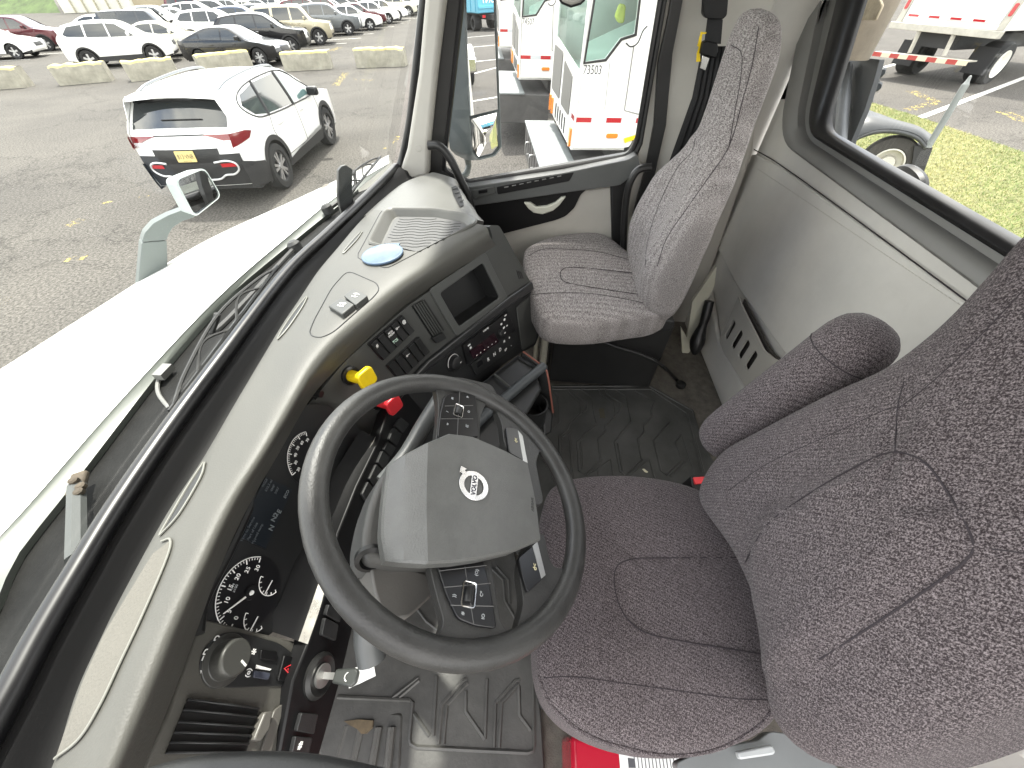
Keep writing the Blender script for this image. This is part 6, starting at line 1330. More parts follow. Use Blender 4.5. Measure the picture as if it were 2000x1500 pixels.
NTH = ['leftmost', 'second from the left', 'third from the left', 'fourth from the left', 'fifth from the left', 'sixth from the left', 'seventh from the left', 'eighth from the left', 'ninth from the left', 'tenth from the left', 'eleventh from the left', 'twelfth from the left', 'thirteenth from the left', 'fourteenth from the left', 'fifteenth from the left', 'sixteenth from the left', 'seventeenth from the left']
for k, L_ in ROWC.items():
    cnt = {}
    for qx, o, col, st in sorted(L_, key=lambda t: t[0]):
        n_ = cnt.get((col, st), 0); cnt[(col, st)] = n_+1; tot = sum(1 for t in L_ if t[2:] == (col, st))
        o['label'] = (f'{col} {NAMEOF[st]} in the {ORD[k]} of parked cars' if tot == 1 else f'{NTH[n_]} {col} {NAMEOF[st]} in the {ORD[k]} of parked cars')

# ------------------------------------------------------------------ the white crossover beside the truck
W_ = paint('suv_white', (.86, .86, .85))
HP = [(2.22, .30), (2.31, .45), (2.32, .68), (2.24, .88), (1.98, 1.00), (1.20, 1.10), (.80, 1.34), (.42, 1.55), (.0, 1.635), (-.9, 1.645), (-1.65, 1.60), (-2.00, 1.575), (-2.03, 1.53), (-1.91, 1.49), (-2.18, 1.18), (-2.25, 1.10), (-2.31, .92), (-2.33, .66), (-2.26, .36)]
HW = [[(.98, 1.08), (.64, 1.32), (.38, 1.47), (.02, 1.53), (.0, 1.07)], [(-.06, 1.07), (-.05, 1.535), (-.88, 1.525), (-1.02, 1.12)], [(-1.09, 1.125), (-.96, 1.515), (-1.46, 1.45), (-1.60, 1.33), (-1.42, 1.18)]]
hero = Car(HP, 1.865, 1.06, HW, 2.70, .365, (5.1, 7.0, 13.05, 14.0, 2.6, 3.4, 14.9, 15.7, 1.9, 2.7), .74)
ra_, fa_ = lot(567, 364), lot(651, 282); yaw = math.atan2(fa_.y-ra_.y, fa_.x-ra_.x); mid = (ra_+fa_)/2; lf = Vector((-math.sin(yaw), math.cos(yaw), 0)); cpos = mid+lf*.90
suv = thing('white_suv', 'clean white SUV standing close in front, seen from behind with a yellow plate', 'car', mw=place(cpos.x, cpos.y, yaw))
hb_ = hero.body(W_, suv, 2)
g = hero.gl
mb = MB(); hero.patch(mb, hero.idx(5.1), hero.idx(7.0), -.87, .87, .006); mb.build('windshield', GLS, suv, local=True)
mb = MB(); hero.patch(mb, hero.idx(13.02), hero.idx(14.0), -.93, .93, .004, 10, 14); rwn = mb.build('rear_window', GLS, suv, local=True)
mb = MB(); hero.patch(mb, hero.idx(12.15), hero.idx(13.1), -.95, .95, .005, 6, 10); mb.build('spoiler_underside', GLOSSB, suv, local=True)
mb = MB(); mb.tube([hero.pt(hero.idx(13.7), k*.1, .014) for k in range(-5, 4)], .008, 6); mb.build('rear_wiper', RUBBER, rwn, local=True)
for sg in (1, -1):
    for poly in HW:
        mb = MB(); mb.add(*hero.sidepoly(poly, sg, .006)); mb.build('side_window', GLSG if poly is HW[0] else GLS, suv, local=True)
    mb = MB()                                   # black frame line round the windows
    loop = [(1.06, 1.055), (.66, 1.34), (.38, 1.50), (.0, 1.565), (-.90, 1.555), (-1.48, 1.475), (-1.66, 1.33), (-1.44, 1.155), (-1.05, 1.095), (0, 1.05)]
    P = cr_spline([Vector((u, z, 0)) for u, z in loop], 4, True); mb.tube([Vector((p.x, sg*(hero.Y(p.x, p.y)+.003), p.y)) for p in P], .012, 6, closed=True)
    for a, b in (((-.03, 1.06), (-.015, 1.55)), ((-1.055, 1.11), (-.92, 1.54))): mb.tube([Vector((a[0]+(b[0]-a[0])*k/5, sg*(hero.Y(a[0]+(b[0]-a[0])*k/5, a[1]+(b[1]-a[1])*k/5)+.004), a[1]+(b[1]-a[1])*k/5)) for k in range(6)], .028, 6)
    mb.build('window_trim', GLOSSB, suv, local=True)
    mb = MB()                                   # door shut lines
    for ln in ([(.02, 1.05), (.03, .7), (.05, .42)], [(1.02, 1.04), (1.08, .75), (1.02, .43)], [(-1.05, 1.09), (-1.12, .86), (-.98, .62), (-.90, .43)], [(-.9, .43), (1.02, .43)]):
        P = cr_spline([Vector((u, z, 0)) for u, z in ln], 6); mb.tube([Vector((p.x, sg*(hero.Y(p.x, p.y)+.0005), p.y)) for p in P], .0045, 5)
    mb.build('door_gap', RUBBER, hb_, local=True)
    mb = MB()
    for u0 in (-.80, .22): mb.box((u0, sg*(hero.Y(u0, .93)+.016), .93), (.20, .026, .035))
    mb.build('door_handle', W_, suv, local=True, bevel=.010)
    mb = MB(); c = Vector((.80, sg*(hero.W+.10), 1.12)); mb.box(c, (.13, .22, .15)); mb.build('door_mirror', GLOSSB, suv, local=True, bevel=.04, seg=3)
    mb = MB()                                   # roof rail
    P = cr_spline([Vector(hero.pt(hero.idx(k), sg*.90, h)) for k, h in ((7.3, .0), (7.8, .035), (8.6, .045), (9.6, .04), (10.2, .0))], 8); mb.tube(P, .018, 8); mb.build('roof_rail', M('rail_satin', (.18, .19, .2), .3, .7), suv, local=True)
    mb = MB()
    for uw in (hero.wb/2, -hero.wb/2):
        r0, r1 = hero.wr+.045, hero.wr+.125
        mb.grid([[Vector((uw+r*math.cos(a), sg*(hero.Y(uw+r*math.cos(a), hero.wr+r*math.sin(a))+.010), hero.wr+r*math.sin(a))) for r in (r0, r1)] for a in [math.pi*k/24 for k in range(-2, 27)]])
    mb.build('arch_cladding', CLAD, suv, local=True)
    mb = MB(); mb.add(*hero.sidepoly([(-.93, .24), (.93, .24), (.93, .42), (.2, .47), (-.90, .36)], sg, .012)); mb.build('sill_cladding', CLAD, suv, local=True)
    mb = MB(); mb.add(*hero.sidepoly([(-.5, .40), (.55, .50), (.9, .50), (.88, .45), (.2, .42)], sg, .016)); mb.build('sill_strip', M('sill_silver', (.45, .46, .47), .3, .7), suv, local=True)
    for uw in (hero.wb/2, -hero.wb/2): hero.wheel(suv, uw, sg, RIMM, 10)
    mb = MB(); hero.patch(mb, hero.idx(2.6), hero.idx(3.4), sg*.5, sg*.99, .008, 5, 6); mb.build('headlight', LENSW, suv, local=True)
    # tail light: lens on the tailgate corner and round the flank
    mb = MB(); hero.grid = None
    mb.grid([[hero.pt(hero.idx(15.05+b*(.06+.80*((a)/7)**1.3)), sg*(.48+.52*a/7), .012) for b in [0, .25, .5, .75, 1]] for a in range(8)]); tl_ = mb.build('taillight', LENSD, suv, local=True)
    mb = MB(); mb.add(*hero.sidepoly([(-2.26, 1.10), (-1.95, 1.08), (-1.80, 1.04), (-1.92, .97), (-2.30, .92)], sg, .010)); mb.build('side_lens', LENSD, tl_, local=True)
    mb = MB(); mb.grid([[hero.pt(hero.idx(15.55+b*.25), sg*(.70+.27*a/4), .016) for b in (0, .5, 1)] for a in range(5)]); mb.build('reverse_lens', LENSW, tl_, local=True)
mb = MB(); mb.tube([hero.pt(hero.idx(15.03), k*.05, .006) for k in range(-10, 11)], .009, 6); mb.build('light_bar', GLOSSB, suv, local=True)
mb = MB(); hero.patch(mb, hero.idx(16.35), hero.idx(17.95), -1.0, 1.0, .012, 8, 14); hero.patch(mb, hero.idx(16.0), hero.idx(16.36), -.66, .66, .012, 3, 10); 
for sg in (1, -1): mb.add(*hero.sidepoly([(-2.30, .74), (-2.05, .66), (-1.80, .60), (-1.78, .27), (-2.26, .33)], sg, .013))
bc_ = mb.build('bumper_cladding', CLAD, suv, local=True)
mb = MB(); hero.patch(mb, hero.idx(16.05), hero.idx(16.75), -.62, .62, .014, 4, 10); mb.build('plate_recess', GLOSSB, suv, local=True)
mb = MB()
for sg in (1, -1):
    P = cr_spline([hero.pt(hero.idx(i), sg*k, .022) for i, k in ((16.75, .50), (16.70, .72), (16.84, .86), (17.15, .87), (17.38, .74), (17.40, .58), (17.60, .40), (17.62, .0))], 6); mb.tube(P, .015, 8)
mb.build('bumper_trim', M('trim_silver', (.70, .70, .70), .3, .4), suv, local=True)
for sg in (1, -1):
    mb = MB(); hero.patch(mb, hero.idx(16.82), hero.idx(17.0), sg*.60, sg*.88, .020, 2, 5); mb.build('rear_reflector', LENSR, suv, local=True)
mb = MB(); c = hero.pt(hero.idx(9.3), 0, 0); mb.prism([c+Vector((.10, -.012, 0)), c+Vector((-.10, -.02, 0)), c+Vector((-.12, 0, .075)), ], (0, .024, 0)); mb.build('roof_antenna', W_, suv, local=True, bevel=.008)
pc_ = hero.pt(hero.idx(16.38), 0, .020); pn = (hero.pt(hero.idx(16.38), 0, .05)-hero.pt(hero.idx(16.38), 0, 0)).normalized(); fp = Fr(pc_, (0, -1, 0), pn)
mb = MB(); aprism(mb, fp, rect(0, 0, .305, .152), 0, .004, .012); pl_ = mb.build('license_plate', M('plate_yellow', (.62, .50, .20), .5, var=.05), suv, local=True)
text('B13\u00b7VNR', M('plate_ink', (.012, .012, .014), .5), pl_, 'plate_number', fp.mat(0, -.005, .0045), .092, sx=.74, bold=.0, local=True)
text('GARDEN STATE', MATS['plate_ink'], pl_, 'plate_caption', fp.mat(0, -.062, .0045), .018, local=True)

# ------------------------------------------------------------------ concrete blocks
CONC = M('block_concrete', (.30, .285, .235), .9, bump=.5, bscale=30, var=.3, vscale=3)
YTOP = M('faded_yellow_top', (.50, .43, .20), .9, bump=.4, bscale=30, var=.3, vscale=6)
def block(a, b, h, label, seed):
    a, b = Vector(a), Vector(b); c = (a+b)/2; d = b-a; yw = math.atan2(d.y, d.x); L = d.length; rr = random.Random(seed)
    t = thing('concrete_block', label, 'concrete block', mw=place(c.x, c.y, yw), group='concrete blocks in a row across the lot')
    n = 12; rows = []
    for i in range(n+1):
        x = -L/2+L*i/n; dz = rr.uniform(-.03, .02)
        rows.append([Vector((x, y+rr.uniform(-.012, .012), z+(dz if z > .3 else 0))) for y, z in ((-.0, 0), (.0, h*.5), (.015, h*.9), (.05, h), (.3, h+.01), (.55, h), (.58, h*.9), (.60, h*.5), (.60, 0))])
    mb = MB(); mb.grid(rows)
    for r in (rows[0], rows[-1]): mb.add(r, [tuple(range(9))])
    mb.build('block_body', CONC, t, local=True, smooth=40)
    mb = MB(); mb.grid([[p+Vector((0, 0, .006)) for p in r[2:7]] for r in rows]); mb.build('painted_top', YTOP, t, local=True, smooth=40)
B_ = [((-40, 178), (54, 171), 'concrete block at the left edge of the row, nearest the left border'), ((117, 168), (219, 159), 'concrete block in front of the white crossover, second from the left'), ((257, 160), (352, 150), 'concrete block left of the white SUV roof, third from the left'),
      ((398, 146), (497, 133), 'concrete block half hidden behind the roof of the white SUV'), ((557, 140), (648, 135), 'mossy concrete block just right of the white SUV roof'), ((697, 133), (792, 130), 'pale concrete block next to the windshield pillar')]
for k, (a, b, lab) in enumerate(B_):
    A, Bq = lot(*a), lot(*b); block((Bq.x, Bq.y), (A.x, A.y), .62, lab, k) if False else block((A.x, A.y), (Bq.x, Bq.y), .62, lab, k)

# ------------------------------------------------------------------ yard tractors
TW = M('tractor_white', (.80, .80, .77), .35, coat=.3, var=.03, vscale=1.5); TGL = glass('tractor_glass', (.74, .87, .82), .06, .06, (.62, .75, .70)); TIN = M('tractor_inside', (.55, .66, .60), .6)
TEAL = M('cab_liner', (.58, .66, .62), .7)
CORN = Vector((6.0, -.45, -.34)); RV = Vector((.13, -.991, 0)).normalized(); FV_ = Vector((-RV.x, -RV.y, 0)); XV = Vector((.991, .13, 0)).normalized()
def tr_side(o): return Fr(o, RV, -XV)
def tr_front(o): return Fr(o, -XV, FV_)
FS1 = tr_side(CORN); FF1 = tr_front(CORN)
def q2(x, y): return (600+x/2.857, y/2.857)
def A1(*p): return [FS1.ab(*q2(*q)) for q in p]
SIDE = [(0, 0), (0.0, 2.1), (2.5, 2.1), (2.5, .45), (1.05, .45), (.80, .02), (.70, 0)]
WIN = A1((1612, -60), (1608, 0), (1552, 345), (1662, 328), (1748, 213), (1826, 188), (1850, 0), (1854, -60))
GASK = A1((1600, -75), (1596, 0), (1540, 358), (1668, 342), (1756, 226), (1838, 200), (1862, 0), (1866, -75))
def tractor(o, number, label, lamp=True):
    S, Fq = tr_side(o), tr_front(o)
    t = thing('yard_tractor', label, 'truck', o+Vector((0, 0, -1.05)), group='white yard tractors outside the passenger window')
    plate_with_holes('cab_side', S, SIDE, [WIN], -.04, 0, TW, t, .012)
    mb = MB(); wv = 2.35
    mb.prism([S.P(0, 0, -.04), S.P(2.5, 0.45, -.04), S.P(2.5, .45, -wv), S.P(0, 0, -wv)], (0, 0, -.04)) if False else None
    far = [S.P(a, b, -wv) for a, b in SIDE]; mb.add(far, [tuple(range(len(far)))]); mb.add([S.P(2.5, .45, -.04), S.P(2.5, 2.1, -.04), S.P(2.5, 2.1, -wv), S.P(2.5, .45, -wv)], [(0, 1, 2, 3)])
    mb.add([S.P(-.05, 2.1, .03), S.P(2.55, 2.1, .03), S.P(2.55, 2.1, -wv-.03), S.P(-.05, 2.1, -wv-.03)], [(0, 1, 2, 3)]); mb.add([S.P(0, .0, -.04), S.P(.75, .0, -.04), S.P(.75, .0, -wv), S.P(0, .0, -wv)], [(0, 1, 2, 3)]); mb.build('cab_shell', TW, t, solid=.03)
    mb = MB(); mb.add([S.P(.03, .65, -.08), S.P(2.4, .65, -.08), S.P(2.4, .65, -wv+.05), S.P(.03, .65, -wv+.05)], [(0, 1, 2, 3)]); mb.add([S.P(.25, .65, -1.0), S.P(.25, 1.0, -1.0), S.P(.9, 1.25, -1.0), S.P(1.3, 1.9, -1.0), S.P(2.4, 1.9, -1.0), S.P(2.4, .65, -1.0)], [(0, 1, 2, 3, 4, 5)]); mb.build('cab_liner', TEAL, t, solid=.02)
    mb = MB(); aprism(mb, S, [(a, b) for a, b in A1((1800, 30), (1835, 40), (1822, 150), (1790, 150), (1770, 110))], -.5, -.4, .03); mb.build('cab_seat', M('seat_hivis', (.62, .62, .10), .7, var=.2), t, bevel=.03)
    mb = MB(); mb.add([S.P(a, b, -.02) for a, b in WIN], [tuple(range(len(WIN)))]); mb.build('door_glass', TGL, t, smooth=0)
    mb = MB(); frame_ring(mb, [S.P(a, b, -.01) for a, b in GASK], [S.P(a, b, -.01) for a, b in WIN], S.n*.025); mb.build('window_gasket', RUBBER, t, bevel=.006)
    # front: windshield, panels, slots, lamps
    FWIN = [(-.95, 1.35), (-.95, 2.02), (-.10, 2.02), (-.10, .80), (-.45, 1.0)]; FWIN = [(-2.2, .95), (-2.2, 2.02), (-.10, 2.02), (-.08, .80)]
    plate_with_holes('cab_front', Fq, [(0, 0), (0, 2.1), (-2.35, 2.1), (-2.35, 0)], [FWIN], -.04, 0, TW, t, .01)
    mb = MB(); mb.add([Fq.P(a, b, -.02) for a, b in FWIN], [(0, 1, 2, 3)]); mb.build('windshield', TGL, t, smooth=0)
    mb = MB(); aprism(mb, Fq, [(-2.2, .30), (-2.2, .86), (-1.35, .86), (-1.35, .30)], 0, .012, .05); aprism(mb, Fq, [(-1.15, .28), (-1.15, .80), (-.45, .72), (-.45, .28)], 0, .012, .05); mb.build('grille_panel', M('grille_grey', (.13, .13, .12), .5), t)
    mb = MB()
    for k in range(5): aprism(mb, Fq, rect(-1.6+k*.22, .10, .09, .20), 0, .006, .02)
    mb.build('front_slot', RUBBER, t)
    for k in (-2.2, -1.95, -.14):
        mb = MB(); aprism(mb, Fq, rect(k, .10, .10, .22), 0, .03, .02); mb.build('marker_lamp', LENSO, t)
    zt_ = A1((1505, 655), (1590, 655))[0][1]; th = .055
    def tape(fr, x0, n, sgn):
        for k in range(n):
            mb = MB(); aprism(mb, fr, [(x0+sgn*k*.2, zt_-th), (x0+sgn*(k*.2+.2), zt_-th), (x0+sgn*(k*.2+.2), zt_), (x0+sgn*k*.2, zt_)], 0, .002+.0002*k); mb.build('reflective_tape', LENSR if k % 2 == 0 else M('tape_silver', (.55, .58, .6), .3), t)
    tape(S, .02, 5, 1); tape(Fq, -.05, 6, -1)
    c = A1((1700, 757))[0]; mb = MB(); mb.lathe(S.P(*c), S.n, [(.001, .02)], 4) if False else None
    aprism(mb, S, rect(c[0], c[1], .16, .055), 0, .018, .027, 5); mb.build('marker_lamp', LENSO, t, bevel=.006)
    c = A1((1592, 392))[0]
    if number: text(number, M('number_ink', (.03, .03, .035), .5), t, 'fleet_number', S.mat(c[0], c[1], .002), .125, sx=.74, bold=.0)
    mb = MB(); mb.tube([S.P(*A1((1822, 260))[0], .004), S.P(*A1((1770, 615))[0], .004), S.P(*A1((1862, 640))[0], .004)], .008, 6); mb.tube([S.P(*A1((1690, 340))[0], .003), S.P(*A1((1660, 610))[0], .003)], .003, 6); mb.build('door_seam', M('seam_grey', (.25, .25, .24), .5), t)
    mb = MB(); q = [S.P(*A1((1778, 240))[0], .01), S.P(*A1((1800, 258))[0], .05), S.P(*A1((1835, 235))[0], .07), S.P(*A1((1860, 170))[0], .09), S.P(*A1((1880, 140))[0], .12)]; mb.tube(cr_spline(q, 6), .007, 6); mb.build('air_line', RUBBER, t)
    mb = MB(); aprism(mb, S, [(1.20, 1.55), (1.50, 1.55), (1.50, 1.0), (1.20, 1.0)], .22, .28, .1); mb.tube([S.P(1.15, 1.5, 0), S.P(1.3, 1.5, .24)], .012, 6); mb.tube([S.P(1.15, 1.2, 0), S.P(1.3, 1.2, .24)], .012, 6); mb.build('cab_mirror', M('mirror_pale', (.5, .52, .5), .3, .4), t, bevel=.02)
    # bumper with step box, chassis, wheel
    mb = MB(); bz = -.23
    mb.prism([S.P(-.42, bz, .10), S.P(.12, bz, .10), S.P(.12, bz, -wv-.1), S.P(-.42, bz, -wv-.1)], (0, 0, -.03)); mb.build('step_plate', M('plate_alu', (.22, .24, .24), .55, .2, var=.15), t, bevel=.006)
    mb = MB(); mb.prism([S.P(-.40, bz-.03, .08), S.P(.65, bz-.03, .08), S.P(.65, bz-.03, -wv-.08), S.P(-.40, bz-.03, -wv-.08)], (0, 0, -.50)); bx = mb.build('step_box', M('box_grey', (.085, .083, .08), .55, var=.15), t, bevel=.01)
    mb = MB()
    FB_ = Fr(S.P(-.401, bz-.03, .08), -XV, FV_)
    for k in range(7): aprism(mb, FB_, rect(-.2-k*.34, -.2, .07, .26), 0, .004, .03)
    mb.build('step_slot', RUBBER, bx)
    mb = MB()
    for k in range(3): mb.tube(cr_spline([FB_.P(-.38-k*.68, -.12, .0), FB_.P(-.38-k*.68, -.13, .06), FB_.P(-.38-k*.68, -.29, .06), FB_.P(-.38-k*.68, -.30, 0)], 5), .012, 8)
    mb.build('grab_handle', STEEL, bx)
    mb = MB(); mb.prism([S.P(.65, .0, -.35), S.P(3.9, .0, -.35), S.P(3.9, .0, -1.9), S.P(.65, .0, -1.9)], (0, 0, -.30)); mb.build('chassis', M('chassis_black', (.02, .02, .02), .6), t)
    mb = MB(); aprism(mb, S, [(.82, .10), (1.02, .42), (1.30, .42), (1.30, .02), (.9, .02)], -.05, .01); mb.build('side_cover', RUBBER, t)
    mb = MB(); aprism(mb, S, A1((1765, 770), (1840, 748), (1838, 772), (1790, 786), (1770, 795)), .01, .03); mb.build('yellow_strap', YELLOW, t)
    for hx in (-.22, -wv+.22):
        mb = MB(); c = S.P(1.55, -.55, hx); mb.lathe(c, S.n, [(.3, -.14), (.46, -.14), (.50, -.10), (.50, .10), (.46, .14), (.30, .14), (.28, .05), (0, .04)], 28); mb.build('wheel', TYRE, t)
    return t
T0 = Vector((9.9, .49, -.19))
tractor(CORN, '73503', 'white yard tractor numbered 73503, nearest outside the passenger window')
tractor(T0, '74507', 'white yard tractor numbered 74507, behind the one numbered 73503')
T2 = Vector((13.9, 1.25, -.13)); tractor(T2, None, 'farthest white yard tractor, half hidden behind the passenger mirror')

# rear axle of the neighbouring tractor, seen through the rear window
ax = thing('tractor_axle', 'grey fender over a large tyre with white rim, standing on the grass outside', 'truck', LOT @ Vector((7.2, -5.7, 0)))
wc = LOT @ Vector((7.25, -5.55, .52)); yawx = Vector((.13, -.99, 0)).normalized(); nx = Vector((-.75, .60, .05)).normalized()
FWX = Fr(LOT @ lot(1735, 322, .50), (.6, -.75, 0), (-.86, .48, .1))
mb = MB(); c = FWX.px(1732, 321); rad = (FWX.px(1788, 318)-c).length*1.13
mb.lathe(c, FWX.n, [(rad*.55, -.28), (rad*.93, -.28), (rad, -.22), (rad, -.04), (rad*.94, .0), (rad*.60, .01), (rad*.56, -.02)], 44, cap=False); ty = mb.build('tyre', M('tyre_dusty', (.05, .047, .043), .9, bump=.4, bscale=40, var=.2), ax)
mb = MB(); mb.lathe(c, FWX.n, [(rad*.57, -.06), (rad*.57, .0), (rad*.52, .005), (rad*.48, -.10), (rad*.30, -.13), (rad*.26, -.05), (0, -.05)], 36, cap=False); mb.build('rim', M('rim_white', (.60, .58, .52), .5, var=.15), ty)
mb = MB(); arc = [(1628, 320), (1645, 296), (1670, 272), (1700, 258), (1730, 253), (1765, 256), (1795, 267), (1812, 286)]; arc2 = [(1600, 290), (1630, 250), (1655, 224), (1682, 214), (1712, 222), (1745, 234), (1790, 247), (1818, 264)]
A_ = cr_spline([FWX.px(x, y, .05) for x, y in arc], 5); B2_ = cr_spline([FWX.px(x, y, -.45) for x, y in arc2], 5); mb.grid([A_, [p.lerp(q, .5)+Vector((0, 0, .02)) for p, q in zip(A_, B2_)], B2_]); FEN = M('fender_grey', (.05, .053, .055), .45, bump=.1, var=.1); mb.grid([A_, [p-Vector((0, 0, .05)) for p in A_]]); mb.build('fender', FEN, ax, solid=.012)
mb = MB(); mb.prism([FWX.px(1786, 285, .04), FWX.px(1822, 288, .04), FWX.px(1805, 335, .04), FWX.px(1780, 330, .04)], -FWX.n*.5); mb.build('mud_flap', CLAD, ax)
mb = MB(); mb.prism([FWX.px(1668, 222, -.3), FWX.px(1690, 212, -.6), FWX.px(1735, 236, -.6), FWX.px(1725, 240, -.3)], (0, 0, -.05)); mb.build('fender_bracket', CLAD, ax)
p0 = FWX.px(1812, 288, .03); p1 = FWX.px(1886, 165, .03); mb = MB(); mb.tube([p0, p1], .042, 14); mb.lathe(p1, p1-p0, [(.038, 0), (.025, .03), (.014, .09), (0, .10)], 12); mb.build('marker_pole', M('pole_grey', (.20, .215, .21), .45, var=.12), ax)

# ------------------------------------------------------------------ grass
GP = [(5.3, -9.9), (9.2, -9.72), (12.2, -9.42), (14.3, -9.05), (13.4, -7.6), (10.0, -4.4), (5.4, -3.4), (3.7, -3.2), (4.4, -6.2)]
mb = MB(); mb.add([Vector((x, y, .012)) for x, y in GP], [tuple(range(len(GP)))]); gb = mb.build('grass_strip', M('grass_soil', (.14, .14, .055), .95, var=.4, vscale=6), None, local=True); gb.matrix_basis = LOT; gb['kind'] = 'structure'
rg3 = random.Random(3); vs, fs, ms = [], [], []
while len(fs) < 70000:
    x, y = rg3.uniform(2, 14.4), rg3.uniform(-9.95, -3.2)
    if not inside((x, y), GP): continue
    q = pix(LOT @ Vector((x, y, 0)))
    if not (1600 < q[0] < 2080): 
        if rg3.random() > .1: continue
    hgt = rg3.uniform(.02, .055); a = rg3.uniform(0, 6.28); w = rg3.uniform(.0025, .006); lx, ly = rg3.gauss(0, .03), rg3.gauss(0, .03); c, s_ = math.cos(a)*w, math.sin(a)*w; n = len(vs)
    vs += [(x-c, y-s_, 0.01), (x+c, y+s_, 0.01), (x+lx, y+ly, hgt)]; fs.append((n, n+1, n+2)); ms.append(0 if rg3.random() < .45+.3*math.sin(x*1.7+y*2.1) else (1 if rg3.random() < .6 else 2))
me = bpy.data.meshes.new('grass'); me.from_pydata(vs, [], fs); me.polygons.foreach_set('material_index', ms)
go_ = link('grass', me, [M('blade_green', (.12, .18, .035), .7), M('blade_yellow', (.27, .27, .09), .8), M('blade_straw', (.42, .37, .17), .8)]); go_.matrix_basis = LOT; tag(go_, 'short patchy green and straw grass on the strip outside the rear window', 'grass', kind='stuff')

# ------------------------------------------------------------------ box truck with a lift gate
L0, L1_ = LOT @ lot(1721, 103, .60), LOT @ lot(1906, 124, .60)
ub = (L1_-L0); ub.z = 0; FT_ = Fr(L0, ub, Vector((ub.y, -ub.x, 0)) if Vector((ub.y, -ub.x, 0)).dot(CAMO-L0) > 0 else Vector((-ub.y, ub.x, 0)))
bt = thing('box_truck', 'white box truck seen from behind, with a folded lift gate edged in red and white', 'truck', LOT @ lot(1850, 140))
def d5(x, y): return (1640+x/5.556, y/5.556)
def bp(*p): return [FT_.ab(*d5(*q)) for q in p]
c0, c1 = bp((600, 235), (1755, 335)); Lw = c1[0]; zd = (c0[1]+c1[1])/2
if FT_.v.z < 0: pass
ext = lambda z, x: (x, z)
HB = 2.6*(1 if FT_.v.z > 0 else -1)
mb = MB(); mb.prism([FT_.P(c0[0], zd, -.1), FT_.P(Lw, zd, -.1), FT_.P(Lw, zd+HB, -.1), FT_.P(c0[0], zd+HB, -.1)], FT_.n*-6.5); mb.build('cargo_box', TW, bt, bevel=.01)
mb = MB(); s1 = HB/2.6
mb.prism([FT_.P(c0[0]+.18, zd+.12*s1, -.1), FT_.P(Lw-.18, zd+.12*s1, -.1), FT_.P(Lw-.18, zd+HB-.1*s1, -.1), FT_.P(c0[0]+.18, zd+HB-.1*s1, -.1)], FT_.n*.02); mb.build('rear_door', paint('suv_white', (.86, .86, .85)), bt, bevel=.006)
ALU = M('frame_alu', (.48, .46, .40), .45, .4, var=.15)
for x in (c0[0]+.07, Lw-.07):
    mb = MB(); mb.prism([FT_.P(x-.08, zd, -.1), FT_.P(x+.08, zd, -.1), FT_.P(x+.08, zd+HB, -.1), FT_.P(x-.08, zd+HB, -.1)], FT_.n*.05); mb.build('corner_post', ALU, bt, bevel=.01)
    mb = MB(); aprism(mb, FT_, rect(x, zd+.42*s1, .09, .26), -.05, -.035, .04, 5); mb.build('taillight', LENSR, bt)
mb = MB(); mb.prism([FT_.P(c0[0]-.05, zd, .12), FT_.P(Lw+.05, zd, .12), FT_.P(Lw+.05, zd-.16*s1, .12), FT_.P(c0[0]-.05, zd-.16*s1, .12)], FT_.n*-.25); mb.build('rear_sill', ALU, bt, bevel=.01)
for k in range(8):
    mb = MB(); x = c0[0]+.25+k*(Lw-c0[0]-.5)/8; mb.prism([FT_.P(x, zd+.14*s1, -.075), FT_.P(x+.30, zd+.14*s1, -.075), FT_.P(x+.30, zd+.19*s1, -.075), FT_.P(x, zd+.19*s1, -.075)], FT_.n*.004); mb.build('reflective_tape', LENSR if k % 2 == 0 else WPAINT, bt)
for a, b in (((900, 290), (765, 575)), ((1270, 335), (1140, 605))):
    A_, B2 = bp(a)[0], bp(b)[0]; mb = MB(); mb.tube([FT_.P(*A_, .05), FT_.P(*B2, .05)], .055, 4); mb.build('lift_rail', ALU, bt)
e0, e1 = bp((455, 575), (1480, 680)); mb = MB(); mb.prism([FT_.P(e0[0], e0[1]+.05*s1, .0), FT_.P(e1[0], e1[1]+.05*s1, .0), FT_.P(e1[0], e1[1]+.05*s1, .45), FT_.P(e0[0], e0[1]+.05*s1, .45)], (0, 0, -.03)); mb.build('lift_platform', ALU, bt)
for k in range(10):
    f0, f1 = k/10, (k+1)/10; a = Vector(e0).lerp(Vector(e1), f0); b = Vector(e0).lerp(Vector(e1), f1); mb = MB(); mb.prism([FT_.P(a.x, a.y-.06*s1, .451), FT_.P(b.x, b.y-.06*s1, .451), FT_.P(b.x, b.y+.05*s1, .451), FT_.P(a.x, a.y+.05*s1, .451)], FT_.n*.006); mb.build('platform_edge', M('edge_redpaint', (.38, .05, .04), .5) if k % 2 == 0 else M('edge_cream', (.62, .54, .40), .5), bt)
def bwheel(px_, dep, name='wheel', rim=False):
    c = FT_.P(*bp(px_)[0], -dep); ax_ = FT_.u; r = .48; mb = MB(); mb.lathe(c, ax_, [(r*.6, -.28), (r*.93, -.28), (r, -.22), (r, .22), (r*.93, .28), (r*.60, .28)], 30); w = mb.build(name, TYRE, bt)
    if rim:
        mb = MB(); mb.lathe(c+ax_*.24, ax_, [(r*.66, .0), (r*.62, .06), (r*.5, .05), (r*.3, -.04), (0, -.04)], 26, cap=False); mb.build('rim', M('rim_white2', (.75, .73, .66), .4), w)
gz_ = lambda p: (LOT @ Vector(((LOTI @ p).x, (LOTI @ p).y, .48)))
